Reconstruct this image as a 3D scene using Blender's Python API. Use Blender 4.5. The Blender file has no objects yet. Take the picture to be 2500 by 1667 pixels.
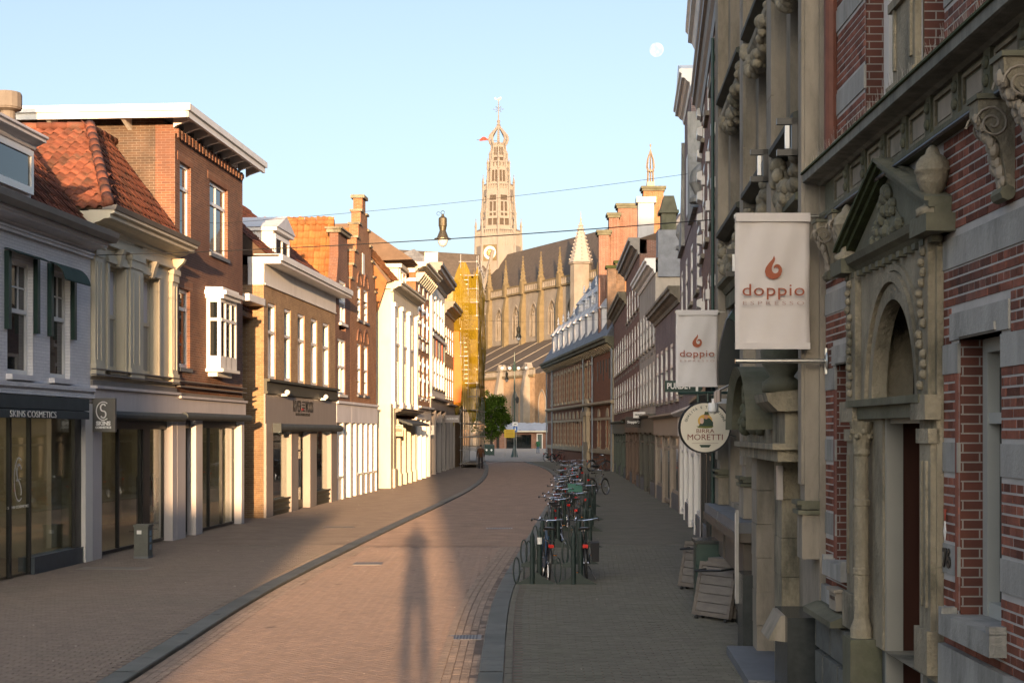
import bpy, math, random
from mathutils import Vector, Matrix
random.seed(7)
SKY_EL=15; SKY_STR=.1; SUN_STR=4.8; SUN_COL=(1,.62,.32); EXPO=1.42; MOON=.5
RD=math.radians
sc=bpy.context.scene; COL=sc.collection
# ---------------------------------------------------------------- camera
FX=3472.;CX=1250.;HY=1053.;EYE=2.7
cam=bpy.data.cameras.new('camera'); camo=bpy.data.objects.new('camera',cam); COL.objects.link(camo)
camo.location=(0,0,EYE); camo.rotation_euler=(RD(90),0,0)
cam.lens=50; cam.sensor_width=36; cam.shift_y=0.0878; cam.clip_start=.05; cam.clip_end=20000
sc.camera=camo
# ---------------------------------------------------------------- light
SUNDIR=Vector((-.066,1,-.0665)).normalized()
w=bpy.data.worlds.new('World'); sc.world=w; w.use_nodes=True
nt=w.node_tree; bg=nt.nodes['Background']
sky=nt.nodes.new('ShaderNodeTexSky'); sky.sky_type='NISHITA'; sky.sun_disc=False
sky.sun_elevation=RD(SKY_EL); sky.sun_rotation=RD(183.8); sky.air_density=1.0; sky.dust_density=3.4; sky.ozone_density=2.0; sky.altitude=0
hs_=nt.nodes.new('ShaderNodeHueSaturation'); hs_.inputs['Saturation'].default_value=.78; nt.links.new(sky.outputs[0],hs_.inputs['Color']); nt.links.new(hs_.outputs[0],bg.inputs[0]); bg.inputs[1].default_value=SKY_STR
sl=bpy.data.lights.new('sun','SUN'); so=bpy.data.objects.new('sun',sl); COL.objects.link(so)
so.rotation_euler=SUNDIR.to_track_quat('-Z','Y').to_euler(); sl.energy=SUN_STR; sl.angle=RD(.5); sl.color=SUN_COL
sc.view_settings.view_transform='Standard'; sc.view_settings.look='None'; sc.view_settings.gamma=1; sc.view_settings.exposure=EXPO
sc.view_settings.use_curve_mapping=False
sc.cycles.max_bounces=6; sc.cycles.diffuse_bounces=3; sc.cycles.glossy_bounces=3; sc.cycles.transmission_bounces=4; sc.cycles.transparent_max_bounces=12
sc.cycles.caustics_reflective=False; sc.cycles.caustics_refractive=False
# ---------------------------------------------------------------- mesh builder
class MB:
    def __init__(s,sy=1): s.v=[];s.f=[];s.mi=[];s.sy=sy;s.T=None;s.m=0
    def add(s,vs,fs):
        n=len(s.v)
        for p in vs:
            p=Vector(p)
            if s.T is not None: p=s.T@p
            s.v.append((p.x,p.y*s.sy,p.z))
        for f in fs:
            s.f.append(tuple(n+i for i in (reversed(f) if s.sy<0 else f))); s.mi.append(s.m)
        return s
    def box(s,x0,x1,y0,y1,z0,z1):
        if x0>x1:x0,x1=x1,x0
        if y0>y1:y0,y1=y1,y0
        if z0>z1:z0,z1=z1,z0
        return s.add([(x0,y0,z0),(x1,y0,z0),(x1,y1,z0),(x0,y1,z0),(x0,y0,z1),(x1,y0,z1),(x1,y1,z1),(x0,y1,z1)],
          [(0,3,2,1),(4,5,6,7),(0,1,5,4),(1,2,6,5),(2,3,7,6),(3,0,4,7)])
    def hexa(s,p): # bottom 4 ccw, top 4
        return s.add(p,[(0,3,2,1),(4,5,6,7),(0,1,5,4),(1,2,6,5),(2,3,7,6),(3,0,4,7)])
    def prism(s,poly,a,b,ax='x'):
        n=len(poly)
        mk={'x':lambda p,t:(t,p[0],p[1]),'y':lambda p,t:(p[0],t,p[1]),'z':lambda p,t:(p[0],p[1],t)}[ax]
        vs=[mk(p,a) for p in poly]+[mk(p,b) for p in poly]
        fs=[tuple(range(n))[::-1],tuple(range(n,2*n))]+[(i,(i+1)%n,n+(i+1)%n,n+i) for i in range(n)]
        return s.add(vs,fs)
    def tube(s,p0,p1,r0,r1=None,n=8,cap=True):
        r1=r0 if r1 is None else r1
        p0=Vector(p0);p1=Vector(p1);d=(p1-p0)
        if d.length<1e-6: return s
        d.normalize(); u=d.orthogonal().normalized(); w_=d.cross(u)
        vs=[];fs=[]
        for p,r in((p0,r0),(p1,r1)):
            for i in range(n):
                a=2*math.pi*i/n; vs.append(p+u*(math.cos(a)*r)+w_*(math.sin(a)*r))
        fs=[(i,(i+1)%n,n+(i+1)%n,n+i) for i in range(n)]
        if cap: fs+=[tuple(range(n))[::-1],tuple(range(n,2*n))]
        return s.add(vs,fs)
    def path(s,pts,r,n=6,closed=False):
        pts=[Vector(p) for p in pts]; m=len(pts); vs=[];fs=[]; u=None
        for i,p in enumerate(pts):
            a=pts[(i-1)%m] if (closed or i>0) else p; b=pts[(i+1)%m] if (closed or i<m-1) else p
            d=(b-a).normalized()
            if u is None: u=d.orthogonal().normalized()
            u=(u-d*u.dot(d)); u=u.normalized() if u.length>1e-5 else d.orthogonal().normalized()
            w_=d.cross(u); rr=r[i] if isinstance(r,(list,tuple)) else r
            for k in range(n):
                t=2*math.pi*k/n; vs.append(p+u*math.cos(t)*rr+w_*math.sin(t)*rr)
        for i in range(m if closed else m-1):
            j=(i+1)%m
            for k in range(n): fs.append((i*n+k,i*n+(k+1)%n,j*n+(k+1)%n,j*n+k))
        if not closed: fs+=[tuple(range(n))[::-1],tuple(range((m-1)*n,m*n))]
        return s.add(vs,fs)
    def lathe(s,prof,c=(0,0,0),n=16):
        vs=[];fs=[];m=len(prof)
        for r,z in prof:
            for i in range(n):
                a=2*math.pi*(i+.5)/n; vs.append((c[0]+r*math.cos(a),c[1]+r*math.sin(a),c[2]+z))
        for j in range(m-1):
            for i in range(n): fs.append((j*n+i,j*n+(i+1)%n,(j+1)*n+(i+1)%n,(j+1)*n+i))
        fs+=[tuple(range(n))[::-1],tuple(range((m-1)*n,m*n))]
        return s.add(vs,fs)
    def ball(s,c,r,n=8,m=6,sc=(1,1,1)):
        pr=[(max(.001,math.sin(math.pi*j/m)),-math.cos(math.pi*j/m)) for j in range(m+1)]
        vs=[];fs=[]
        for a,z in pr:
            for i in range(n):
                t=2*math.pi*i/n; vs.append((c[0]+r*sc[0]*a*math.cos(t),c[1]+r*sc[1]*a*math.sin(t),c[2]+r*sc[2]*z))
        for j in range(m):
            for i in range(n): fs.append((j*n+i,j*n+(i+1)%n,(j+1)*n+(i+1)%n,(j+1)*n+i))
        return s.add(vs,fs)
    def mesh(s,name,mats,smooth=False):
        me=bpy.data.meshes.new(name); me.from_pydata(s.v,[],s.f)
        for m in (mats if isinstance(mats,(list,tuple)) else [mats]): me.materials.append(m)
        if any(s.mi): me.polygons.foreach_set('material_index',s.mi)
        if smooth: me.polygons.foreach_set('use_smooth',[True]*len(s.f)); 
        me.update(); return me
def obj(name,mb,mat,parent=None,smooth=False,label=None,cat=None,group=None,kind=None,loc=None,rot=None):
    me=mb.mesh(name,mat,smooth) if isinstance(mb,MB) else mb
    o=bpy.data.objects.new(name,me); COL.objects.link(o)
    if parent is not None: o.parent=parent
    if loc is not None: o.location=loc
    if rot is not None: o.rotation_euler=rot
    return tag(o,label,cat,group,kind)
def tag(o,label=None,cat=None,group=None,kind=None):
    if label:o['label']=label
    if cat:o['category']=cat
    if group:o['group']=group
    if kind:o['kind']=kind
    return o
def thing(name,label,cat,loc=(0,0,0),rz=0,group=None):
    o=bpy.data.objects.new(name,None); COL.objects.link(o); o.location=loc; o.rotation_euler=(0,0,rz); o.empty_display_size=.2
    return tag(o,label,cat,group)
def copy_tree(o,parent=None):
    c=o.copy(); COL.objects.link(c); c.parent=parent
    for ch in [x for x in o.children]: copy_tree(ch,c)
    return c
# ---------------------------------------------------------------- materials
def _new(name):
    m=bpy.data.materials.new(name); m.use_nodes=True; n=m.node_tree.nodes; l=m.node_tree.links
    return m,n,l,n['Principled BSDF']
def _rgb(c): return (c[0],c[1],c[2],1)
def _mul(c,k): return tuple(min(1,max(0,x*k)) for x in c)
def _rand(n,l):
    oi=n.new('ShaderNodeObjectInfo'); ge=n.new('ShaderNodeNewGeometry'); a=n.new('ShaderNodeMath'); a.operation='ADD'
    l.new(oi.outputs['Random'],a.inputs[0]); l.new(ge.outputs['Random Per Island'],a.inputs[1])
    f=n.new('ShaderNodeMath'); f.operation='FRACT'; l.new(a.outputs[0],f.inputs[0]); return f.outputs[0]
def mat(name,col,rough=.75,var=.18,scale=2.5,bump=.0,streak=0,metal=0,spec=.4,rnd=0,dr=0,dirt=None,dscale=.8,damt=.5,bscale=None):
    m,n,l,p=_new(name)
    tc=n.new('ShaderNodeTexCoord'); mp=n.new('ShaderNodeMapping'); l.new(n.new('ShaderNodeNewGeometry').outputs['Position'] if rnd else tc.outputs['Object'],mp.inputs[0])
    if streak: mp.inputs['Scale'].default_value=(1,1,streak)
    nz=n.new('ShaderNodeTexNoise'); nz.inputs['Scale'].default_value=scale; nz.inputs['Detail'].default_value=6; nz.inputs['Roughness'].default_value=.65
    l.new(mp.outputs[0],nz.inputs['Vector'])
    cr=n.new('ShaderNodeValToRGB'); cr.color_ramp.elements[0].position=.3; cr.color_ramp.elements[1].position=.72
    cr.color_ramp.elements[0].color=_rgb(_mul(col,1-var)); cr.color_ramp.elements[1].color=_rgb(_mul(col,1+var))
    l.new(nz.outputs[0],cr.inputs[0]); out=cr.outputs[0]
    if dirt:
        n2=n.new('ShaderNodeTexNoise'); n2.inputs['Scale'].default_value=dscale; n2.inputs['Detail'].default_value=7; n2.inputs['Roughness'].default_value=.7
        l.new(mp.outputs[0],n2.inputs['Vector'])
        r2=n.new('ShaderNodeMapRange'); r2.inputs[1].default_value=.48; r2.inputs[2].default_value=.7; r2.inputs[4].default_value=damt; l.new(n2.outputs[0],r2.inputs[0])
        mx=n.new('ShaderNodeMix'); mx.data_type='RGBA'; l.new(r2.outputs[0],mx.inputs[0]); l.new(out,mx.inputs[6]); mx.inputs[7].default_value=_rgb(dirt); out=mx.outputs[2]
    if rnd:
        hs=n.new('ShaderNodeHueSaturation'); mr=n.new('ShaderNodeMapRange'); mr.inputs[3].default_value=1-rnd; mr.inputs[4].default_value=1+rnd
        l.new(_rand(n,l),mr.inputs[0]); l.new(mr.outputs[0],hs.inputs['Value']); l.new(out,hs.inputs['Color']); out=hs.outputs[0]
    l.new(out,p.inputs['Base Color'])
    p.inputs['Diffuse Roughness'].default_value=dr; p.inputs['Roughness'].default_value=rough; p.inputs['Metallic'].default_value=metal; p.inputs['Specular IOR Level'].default_value=spec
    if bump:
        b=n.new('ShaderNodeBump'); b.inputs['Strength'].default_value=bump; b.inputs['Distance'].default_value=.02
        n3=n.new('ShaderNodeTexNoise'); n3.inputs['Scale'].default_value=bscale or scale*8; n3.inputs['Detail'].default_value=5; l.new(mp.outputs[0] if rnd else tc.outputs['Object'],n3.inputs['Vector'])
        l.new(n3.outputs[0],b.inputs['Height']); l.new(b.outputs[0],p.inputs['Normal'])
    return m
def brick(name,c1,c2,mort,bw=.22,bh=.0625,ms=.01,rough=.85,bump=.5,uv='wall',offset=.5,stain=None,var=.25,dr=0,nb=0):
    m,n,l,p=_new(name)
    tc=n.new('ShaderNodeTexCoord'); sx=n.new('ShaderNodeSeparateXYZ'); l.new(tc.outputs['Object'],sx.inputs[0])
    cb=n.new('ShaderNodeCombineXYZ')
    if uv=='wall':
        a=n.new('ShaderNodeMath'); l.new(sx.outputs[0],a.inputs[0]); l.new(sx.outputs[1],a.inputs[1]); l.new(a.outputs[0],cb.inputs[0]); l.new(sx.outputs[2],cb.inputs[1])
    else: l.new(sx.outputs[0],cb.inputs[0]); l.new(sx.outputs[1],cb.inputs[1])
    b=n.new('ShaderNodeTexBrick'); l.new(cb.outputs[0],b.inputs['Vector']); b.offset=offset
    b.inputs['Scale'].default_value=1; b.inputs['Brick Width'].default_value=bw; b.inputs['Row Height'].default_value=bh; b.inputs['Mortar Size'].default_value=ms*.5; b.inputs['Mortar Smooth'].default_value=.2
    b.inputs['Color1'].default_value=_rgb(c1); b.inputs['Color2'].default_value=_rgb(c2); b.inputs['Mortar'].default_value=_rgb(mort); b.inputs['Bias'].default_value=0
    nz=n.new('ShaderNodeTexNoise'); nz.inputs['Scale'].default_value=1.3; nz.inputs['Detail'].default_value=8; nz.inputs['Roughness'].default_value=.7; l.new(tc.outputs['Object'],nz.inputs['Vector'])
    mr=n.new('ShaderNodeMapRange'); mr.inputs[1].default_value=.3; mr.inputs[2].default_value=.7; mr.inputs[3].default_value=1-var; mr.inputs[4].default_value=1+var; l.new(nz.outputs[0],mr.inputs[0])
    hs=n.new('ShaderNodeHueSaturation'); l.new(mr.outputs[0],hs.inputs['Value']); l.new(b.outputs['Color'],hs.inputs['Color']); out=hs.outputs[0]
    if stain:
        n2=n.new('ShaderNodeTexNoise'); n2.inputs['Scale'].default_value=.35; n2.inputs['Detail'].default_value=6; l.new(tc.outputs['Object'],n2.inputs['Vector'])
        r2=n.new('ShaderNodeMapRange'); r2.inputs[1].default_value=.45; r2.inputs[2].default_value=.65; r2.inputs[4].default_value=.6; l.new(n2.outputs[0],r2.inputs[0])
        mx=n.new('ShaderNodeMix'); mx.data_type='RGBA'; l.new(r2.outputs[0],mx.inputs[0]); l.new(out,mx.inputs[6]); mx.inputs[7].default_value=_rgb(stain); out=mx.outputs[2]
    l.new(out,p.inputs['Base Color']); p.inputs['Roughness'].default_value=rough; p.inputs['Specular IOR Level'].default_value=.25
    bp=n.new('ShaderNodeBump'); bp.inputs['Strength'].default_value=bump; bp.inputs['Distance'].default_value=.012; bp.invert=True
    l.new(b.outputs['Fac'],bp.inputs['Height']); p.inputs['Diffuse Roughness'].default_value=dr; last=bp
    if nb:
        n5=n.new('ShaderNodeTexNoise'); n5.inputs['Scale'].default_value=60; n5.inputs['Detail'].default_value=4; l.new(tc.outputs['Object'],n5.inputs['Vector']); last=n.new('ShaderNodeBump'); last.inputs['Strength'].default_value=nb; last.inputs['Distance'].default_value=.02; l.new(n5.outputs[0],last.inputs['Height']); l.new(bp.outputs[0],last.inputs['Normal'])
    l.new(last.outputs[0],p.inputs['Normal'])
    return m
def glassy(name,col=(.012,.016,.018),rough=.02,spec=.7):
    m,n,l,p=_new(name); p.inputs['Base Color'].default_value=_rgb(col); p.inputs['Roughness'].default_value=rough; p.inputs['Specular IOR Level'].default_value=spec
    tc=n.new('ShaderNodeTexCoord'); nz=n.new('ShaderNodeTexNoise'); nz.inputs['Scale'].default_value=1.2; l.new(tc.outputs['Object'],nz.inputs['Vector'])
    b=n.new('ShaderNodeBump'); b.inputs['Strength'].default_value=.04; b.inputs['Distance'].default_value=.02; l.new(nz.outputs[0],b.inputs['Height']); l.new(b.outputs[0],p.inputs['Normal'])
    return m
def clearglass(name,tint=(.8,.84,.82),ior=1.5):
    m,n,l,p=_new(name); n.remove(p); o=n['Material Output']
    t=n.new('ShaderNodeBsdfTransparent'); t.inputs[0].default_value=_rgb(tint); g=n.new('ShaderNodeBsdfGlossy'); g.inputs['Roughness'].default_value=.015; g.inputs['Color'].default_value=(.95,.95,.95,1)
    f=n.new('ShaderNodeFresnel'); ge=n.new('ShaderNodeNewGeometry'); mi=n.new('ShaderNodeMix'); mi.inputs[2].default_value=ior; mi.inputs[3].default_value=1/ior; l.new(ge.outputs['Backfacing'],mi.inputs[0]); l.new(mi.outputs[0],f.inputs[0]); mx=n.new('ShaderNodeMixShader')
    l.new(f.outputs[0],mx.inputs[0]); l.new(t.outputs[0],mx.inputs[1]); l.new(g.outputs[0],mx.inputs[2]); l.new(mx.outputs[0],o.inputs['Surface'])
    return m
def emis(name,col,st):
    m,n,l,p=_new(name); p.inputs['Emission Color'].default_value=_rgb(col); p.inputs['Emission Strength'].default_value=st; p.inputs['Base Color'].default_value=_rgb(col); return m
W_LILAC=mat('paint_lilac',(.74,.73,.75),.5,.07,streak=.25,scale=3,dirt=(.42,.40,.40),damt=.35)
W_CREAM=mat('paint_cream',(.62,.56,.43),.55,.08,streak=.25,scale=3,dirt=(.36,.32,.24),damt=.4)
W_WHITE=mat('paint_white',(.78,.76,.72),.45,.05,streak=.3,scale=3,dirt=(.5,.47,.42),damt=.35)
W_DULL=mat('weathered_white_paint',(.42,.42,.43),.6,.12,streak=.4,dirt=(.25,.24,.22),damt=.5)
W_GLOSS=mat('paint_white_gloss',(.80,.79,.76),.3,.04,scale=4)
GREYFAS=mat('paint_grey',(.56,.53,.53),.5,.07,streak=.3,scale=2,dirt=(.3,.29,.28),damt=.3)
GREYBR=mat('paint_greybrown',(.30,.27,.25),.45,.08,streak=.3,scale=2)
OLIVE=mat('paint_olive_dark',(.07,.07,.055),.5,.1)
BLACK=mat('paint_black',(.02,.021,.022),.4,.15)
GREENB=mat('bottle_green',(.018,.045,.038),.4,.15)
DGREY=mat('dark_grey_fabric',(.055,.065,.068),.8,.15)
IRON=mat('wrought_iron',(.03,.03,.03),.5,.2,metal=.3)
STEEL=mat('brushed_steel',(.55,.54,.5),.3,.1,metal=.9)
CHROME=mat('chrome',(.75,.76,.78),.15,.05,metal=1)
LEAD=mat('lead_sheet',(.34,.36,.4),.45,.2,scale=1.5,bump=.15,metal=.2,streak=.5)
ZINC=mat('zinc_white',(.58,.58,.6),.5,.12,scale=2)
SLATE=brick('slate',(.09,.1,.125),(.13,.145,.17),(.05,.055,.07),bw=.3,bh=.2,ms=.012,bump=.3,rough=.6)
GUTTER=mat('gutter_brown_grey',(.2,.18,.16),.55,.15)
GLASS=glassy('window_glass'); GLASSD=glassy('dark_window_glass',(.006,.008,.008)); SHOPG=clearglass('shop_glass',(.88,.92,.90),1.45)
BLIND=mat('roller_blind',(.62,.60,.62),.7,.04); CURT=mat('net_curtain',(.4,.38,.33),.8,.15,scale=6,streak=.05)
DARKIN=mat('dark_interior',(.03,.028,.025),.9,.2)
STONE=mat('sandstone_old',(.245,.215,.155),.9,.35,scale=3,bump=.8,streak=.45,dirt=(.05,.052,.036),dscale=2.6,damt=.9,bscale=30)
STONEG=mat('sandstone_mossy',(.125,.122,.085),.9,.3,scale=2,bump=.4,dirt=(.055,.065,.03),dscale=1.1,damt=.75,bscale=24)
STONEW=mat('limestone_band',(.31,.305,.285),.88,.22,scale=3,bump=.35,streak=.3,dirt=(.10,.105,.09),dscale=2,damt=.8,bscale=40)
STONEP=mat('plaster_stone_pink',(.28,.245,.195),.88,.25,scale=2,bump=.35,streak=.35,dirt=(.075,.07,.045),dscale=1.3,damt=.8)
BLUEST=mat('bluestone',(.14,.15,.165),.6,.15,scale=3,bump=.1)
GRANB=mat('polished_dark_granite',(.035,.04,.04),.25,.25,scale=9)
BROWNP=mat('brown_panel',(.10,.085,.07),.6,.15,scale=3)
MOSS=mat('moss',(.03,.042,.012),.95,.4,scale=9,bump=.6)
REDBR=mat('red_brick_unit',(.185,.07,.047),.85,.3,scale=9,bump=.3,rnd=.42,spec=.2,dirt=(.06,.048,.045),dscale=1.6,damt=.7,bscale=60)
MORT=mat('mortar_white',(.42,.40,.38),.9,.15,scale=5,bump=.1)
B_RED=brick('brick_red',(.22,.10,.068),(.16,.078,.056),(.34,.3,.26))
B_BROWN=brick('brick_brown',(.24,.105,.06),(.16,.075,.05),(.3,.25,.2),stain=(.12,.06,.045))
B_OCHRE=brick('brick_ochre',(.36,.225,.115),(.27,.155,.08),(.42,.35,.25))
B_OR=brick('brick_orange',(.33,.145,.065),(.25,.105,.05),(.36,.28,.2))
B_DARK=brick('brick_sooty',(.15,.09,.058),(.10,.065,.045),(.25,.21,.17),ms=.012,var=.4,stain=(.05,.042,.036))
B_PURP=brick('brick_purple',(.23,.165,.155),(.18,.135,.13),(.3,.27,.27))
B_WHITE=brick('brick_painted_white',(.80,.79,.80),(.74,.73,.75),(.6,.6,.62),bump=.8,var=.08)
B_CHURCH=brick('brick_church',(.36,.23,.13),(.29,.18,.105),(.42,.34,.24),bw=.3,bh=.1,ms=.02,bump=.2)
TILE=mat('clay_pantile',(.165,.055,.032),.85,.35,scale=3,bump=.2,rnd=.3,dirt=(.05,.042,.03),dscale=1.6,damt=.85,bscale=30)
TILEO=mat('orange_pantile',(.3,.115,.035),.8,.25,scale=2.2,rnd=.25,dirt=(.13,.1,.03),dscale=.9,damt=.55)
TILEB=mat('brown_pantile',(.115,.075,.05),.8,.2,scale=2,rnd=.2)
TIMB=mat('weathered_timber',(.15,.13,.11),.8,.25,scale=2,streak=8,bump=.3)
WOODD=mat('dark_door_wood',(.06,.024,.016),.35,.25,scale=2,streak=.12)
# ---------------------------------------------------------------- facades
class Fac:
    "a street front: origin P0 at its near base corner, local x along the front, o outwards"
    def __init__(s,P0,P1,side):
        s.P0=P0; d=(P1[0]-P0[0],P1[1]-P0[1]); s.L=math.hypot(*d); s.d=(d[0]/s.L,d[1]/s.L); s.side=side
        s.n=(s.d[1],-s.d[0]) if side<0 else (-s.d[1],s.d[0]); s.rz=math.atan2(s.d[1],s.d[0])
    def at(s,x,y,o=0):
        dx=(x-CX)/FX; ax=s.P0[0]+o*s.n[0]; ay=s.P0[1]+o*s.n[1]
        k=(ay*dx-ax)/(s.d[0]-dx*s.d[1]); t=ay+k*s.d[1]
        return k,EYE+(HY-y)/FX*t
    def s(s,x,o=0): return s.at(x,HY,o)[0]
    def h(s,x,y,o=0): return s.at(x,y,o)[1]
    def mb(s): return MB(s.side)
    def thing(s,name,label,cat,group=None): return thing(name,label,cat,(s.P0[0],s.P0[1],0),s.rz,group)
    def world(s,k,o,z): return (s.P0[0]+k*s.d[0]+o*s.n[0],s.P0[1]+k*s.d[1]+o*s.n[1],z)
    def p(s,name,mb,mt,par,**kw): return obj(name,mb,mt,par,**kw)
def wall(mb,x0,x1,z0,z1,ops=(),o=0,depth=.2,side=0,top=0):
    xs=sorted(set([x0,x1]+[min(max(v,x0),x1) for a in ops for v in a[:2]])); zs=sorted(set([z0,z1]+[min(max(v,z0),z1) for a in ops for v in a[2:4]]))
    for i in range(len(xs)-1):
        for j in range(len(zs)-1):
            cx=(xs[i]+xs[i+1])/2; cz=(zs[j]+zs[j+1])/2
            if any(a[0]<cx<a[1] and a[2]<cz<a[3] for a in ops): continue
            mb.add([(xs[i],o,zs[j]),(xs[i+1],o,zs[j]),(xs[i+1],o,zs[j+1]),(xs[i],o,zs[j+1])],[(0,3,2,1)])
    for a,b,c,d in [q[:4] for q in ops]:
        q=o-depth
        mb.add([(a,o,c),(a,q,c),(a,q,d),(a,o,d)],[(0,1,2,3)]); mb.add([(b,o,c),(b,q,c),(b,q,d),(b,o,d)],[(3,2,1,0)])
        mb.add([(a,o,c),(b,o,c),(b,q,c),(a,q,c)],[(0,1,2,3)]); mb.add([(a,o,d),(b,o,d),(b,q,d),(a,q,d)],[(3,2,1,0)])
    if side:
        for x in (x0,x1): mb.add([(x,o,z0),(x,o-side,z0),(x,o-side,z1),(x,o,z1)],[(0,1,2,3)])
    if top: mb.add([(x0,o,z1),(x1,o,z1),(x1,o-top,z1),(x0,o-top,z1)],[(0,1,2,3)])
    return mb
def window(F,par,a,b,c,d,o=-.14,fw=.07,split=.5,up=(1,1),lo=(1,1),frame=None,glass=None,upglass=None,bar=.028,th=.06,sill=None,sillm=None,name='window'):
    frame=frame or W_GLOSS; glass=glass or GLASS; upglass=upglass or glass
    m=F.mb(); y0,y1=o-th,o
    m.box(a,a+fw,y0,y1,c,d); m.box(b-fw,b,y0,y1,c,d); m.box(a+fw,b-fw,y0,y1,c,c+fw*1.2); m.box(a+fw,b-fw,y0,y1,d-fw,d)
    zs=c+(d-c)*split; parts=[]
    if 0<split<1:
        m.box(a+fw,b-fw,y0,y1+.015,zs-fw*.5,zs+fw*.5)
        parts=[(zs+fw*.5,d-fw,up,upglass),(c+fw*1.2,zs-fw*.5,lo,glass)]
    else: parts=[(c+fw*1.2,d-fw,lo,glass)]
    panes=[]
    for z0,z1,(nc,nr),gm in parts:
        x0,x1=a+fw,b-fw
        for i in range(1,nc): x=x0+(x1-x0)*i/nc; m.box(x-bar/2,x+bar/2,y0+.01,y1-.008,z0,z1)
        for j in range(1,nr): z=z0+(z1-z0)*j/nr; m.box(x0,x1,y0+.012,y1-.01,z-bar/2,z+bar/2)
        for i in range(nc):
            for j in range(nr):
                panes.append((x0+(x1-x0)*i/nc,x0+(x1-x0)*(i+1)/nc,z0+(z1-z0)*j/nr,z0+(z1-z0)*(j+1)/nr,gm))
    wo=obj(name,m,frame,par)
    for x0,x1,z0,z1,gm in panes:
        q=F.mb(); t=random.uniform(-.002,.002); q.box(x0+bar*.4,x1-bar*.4,y0+.018+t,y0+.026+t,z0+.004,z1-.004); obj('pane',q,gm,wo)
    if sill:
        q=F.mb(); q.box(a-.06,b+.06,-.1,sill,c-.1,c-.003); obj('sill',q,sillm or BLUEST,wo)
    return wo
def text(name,s,size,mt,par,T,ext=.004,align='CENTER',xs=1,sp=1,bold=0,fit=None,**kw):
    cu=bpy.data.curves.new(name,'FONT'); cu.body=s; cu.size=size; cu.extrude=ext; cu.align_x=align; cu.align_y='CENTER'; cu.space_character=sp; cu.offset=bold; cu.resolution_u=3
    t=bpy.data.objects.new(name,cu); me=bpy.data.meshes.new_from_object(t); bpy.data.objects.remove(t); bpy.data.curves.remove(cu)
    if fit:
        xv=[v.co.x for v in me.vertices]; xs=fit/(max(xv)-min(xv))
    me.materials.clear(); me.materials.append(mt); me.transform(T@Matrix.Diagonal((xs,1,1,1))); me.name=name
    return obj(name,me,mt,par,**kw)
def basis(o,x,z):
    "matrix placing text: origin o, reading direction x, up z"
    x=Vector(x).normalized(); z=Vector(z).normalized(); n=x.cross(z)
    m=Matrix((( x.x,z.x,n.x,o[0]),(x.y,z.y,n.y,o[1]),(x.z,z.z,n.z,o[2]),(0,0,0,1))); return m
def catmull(pts,n=8):
    out=[];P=[Vector(p) for p in pts]; P=[P[0]*2-P[1]]+P+[P[-1]*2-P[-2]]
    for i in range(1,len(P)-2):
        for k in range(n):
            t=k/n; a,b,c,d=P[i-1],P[i],P[i+1],P[i+2]
            out.append(.5*((2*b)+(c-a)*t+(2*a-5*b+4*c-d)*t*t+(3*b-a-3*c+d)*t**3))
    out.append(P[-2]); return out
def interp(pts,y):
    for a,b in zip(pts,pts[1:]):
        if a[1]<=y<=b[1]: t=(y-a[1])/(b[1]-a[1]); return a[0]+(b[0]-a[0])*t
    return pts[0][0] if y<pts[0][1] else pts[-1][0]
CORN=[(0,0),(.06,0),(.10,.08),(.10,.14),(.22,.2),(.30,.28),(.42,.30),(.42,.42),(.50,.46),(.50,.56),(0,.56)]
def cornice(mb,x0,x1,z,h,o,base=0,prof=CORN):
    "moulded cornice: profile scaled to height h and projection o"
    mb.prism([(base+p[0]/.5*o,z+p[1]/.56*h) for p in prof],x0,x1,'x'); return mb

# ---------------------------------------------------------------- ground
PV_R=mat('paver_grey_brown',(.098,.096,.083),.85,.2,scale=9,bump=.55,bscale=60,dr=1,rnd=.12,dirt=(.06,.07,.042),dscale=.9,damt=.35)
PV_ROAD=mat('paver_red_brown',(.205,.15,.122),.75,.16,scale=9,bump=.55,bscale=60,dr=1,rnd=.06,dirt=(.15,.115,.098),dscale=.4,damt=.5)
PV_L=mat('paver_brown',(.145,.118,.10),.8,.18,scale=9,bump=.55,bscale=60,dr=1,rnd=.1,dirt=(.115,.105,.085),dscale=.5,damt=.5)
PV_G=mat('paver_gutter',(.185,.145,.12),.8,.2,scale=9,bump=.55,bscale=60,dr=1,rnd=.14)
KERB=mat('kerb_stone',(.15,.152,.135),.75,.2,scale=4,bump=.2,rnd=.1,dirt=(.06,.07,.05),dscale=1,damt=.5)
JOINT=mat('sand_joint',(.14,.108,.09),.95,.3,scale=6)
G_R=brick('pavement_bricks_far',(.10,.095,.082),(.09,.087,.076),(.068,.065,.055),bw=.2,bh=.1,ms=.008,uv='g',bump=.25,stain=(.076,.08,.06),dr=1,nb=.55)
G_ROAD=brick('road_bricks_far',(.205,.15,.122),(.188,.137,.112),(.145,.108,.09),bw=.2,bh=.1,ms=.008,uv='g',bump=.25,dr=1,nb=.55)
G_L=brick('left_pavement_bricks_far',(.145,.118,.10),(.132,.108,.092),(.105,.087,.075),bw=.2,bh=.1,ms=.008,uv='g',bump=.25,dr=1,nb=.55)
G_SQ=brick('square_setts',(.22,.2,.185),(.2,.185,.17),(.15,.14,.13),bw=.2,bh=.1,ms=.01,uv='g',bump=.2,dr=1,nb=.55)
LK=[(p.x,p.y) for p in catmull([(-4.3,-10),(-4.25,5),(-4.2,15.3),(-4.17,23.1),(-3.89,30.1),(-3.24,41.85),(-2.51,54.5),(-1.86,68),(-1.56,82),(-1.66,100),(-1.95,115),(-2.5,128)],10)]
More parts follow.
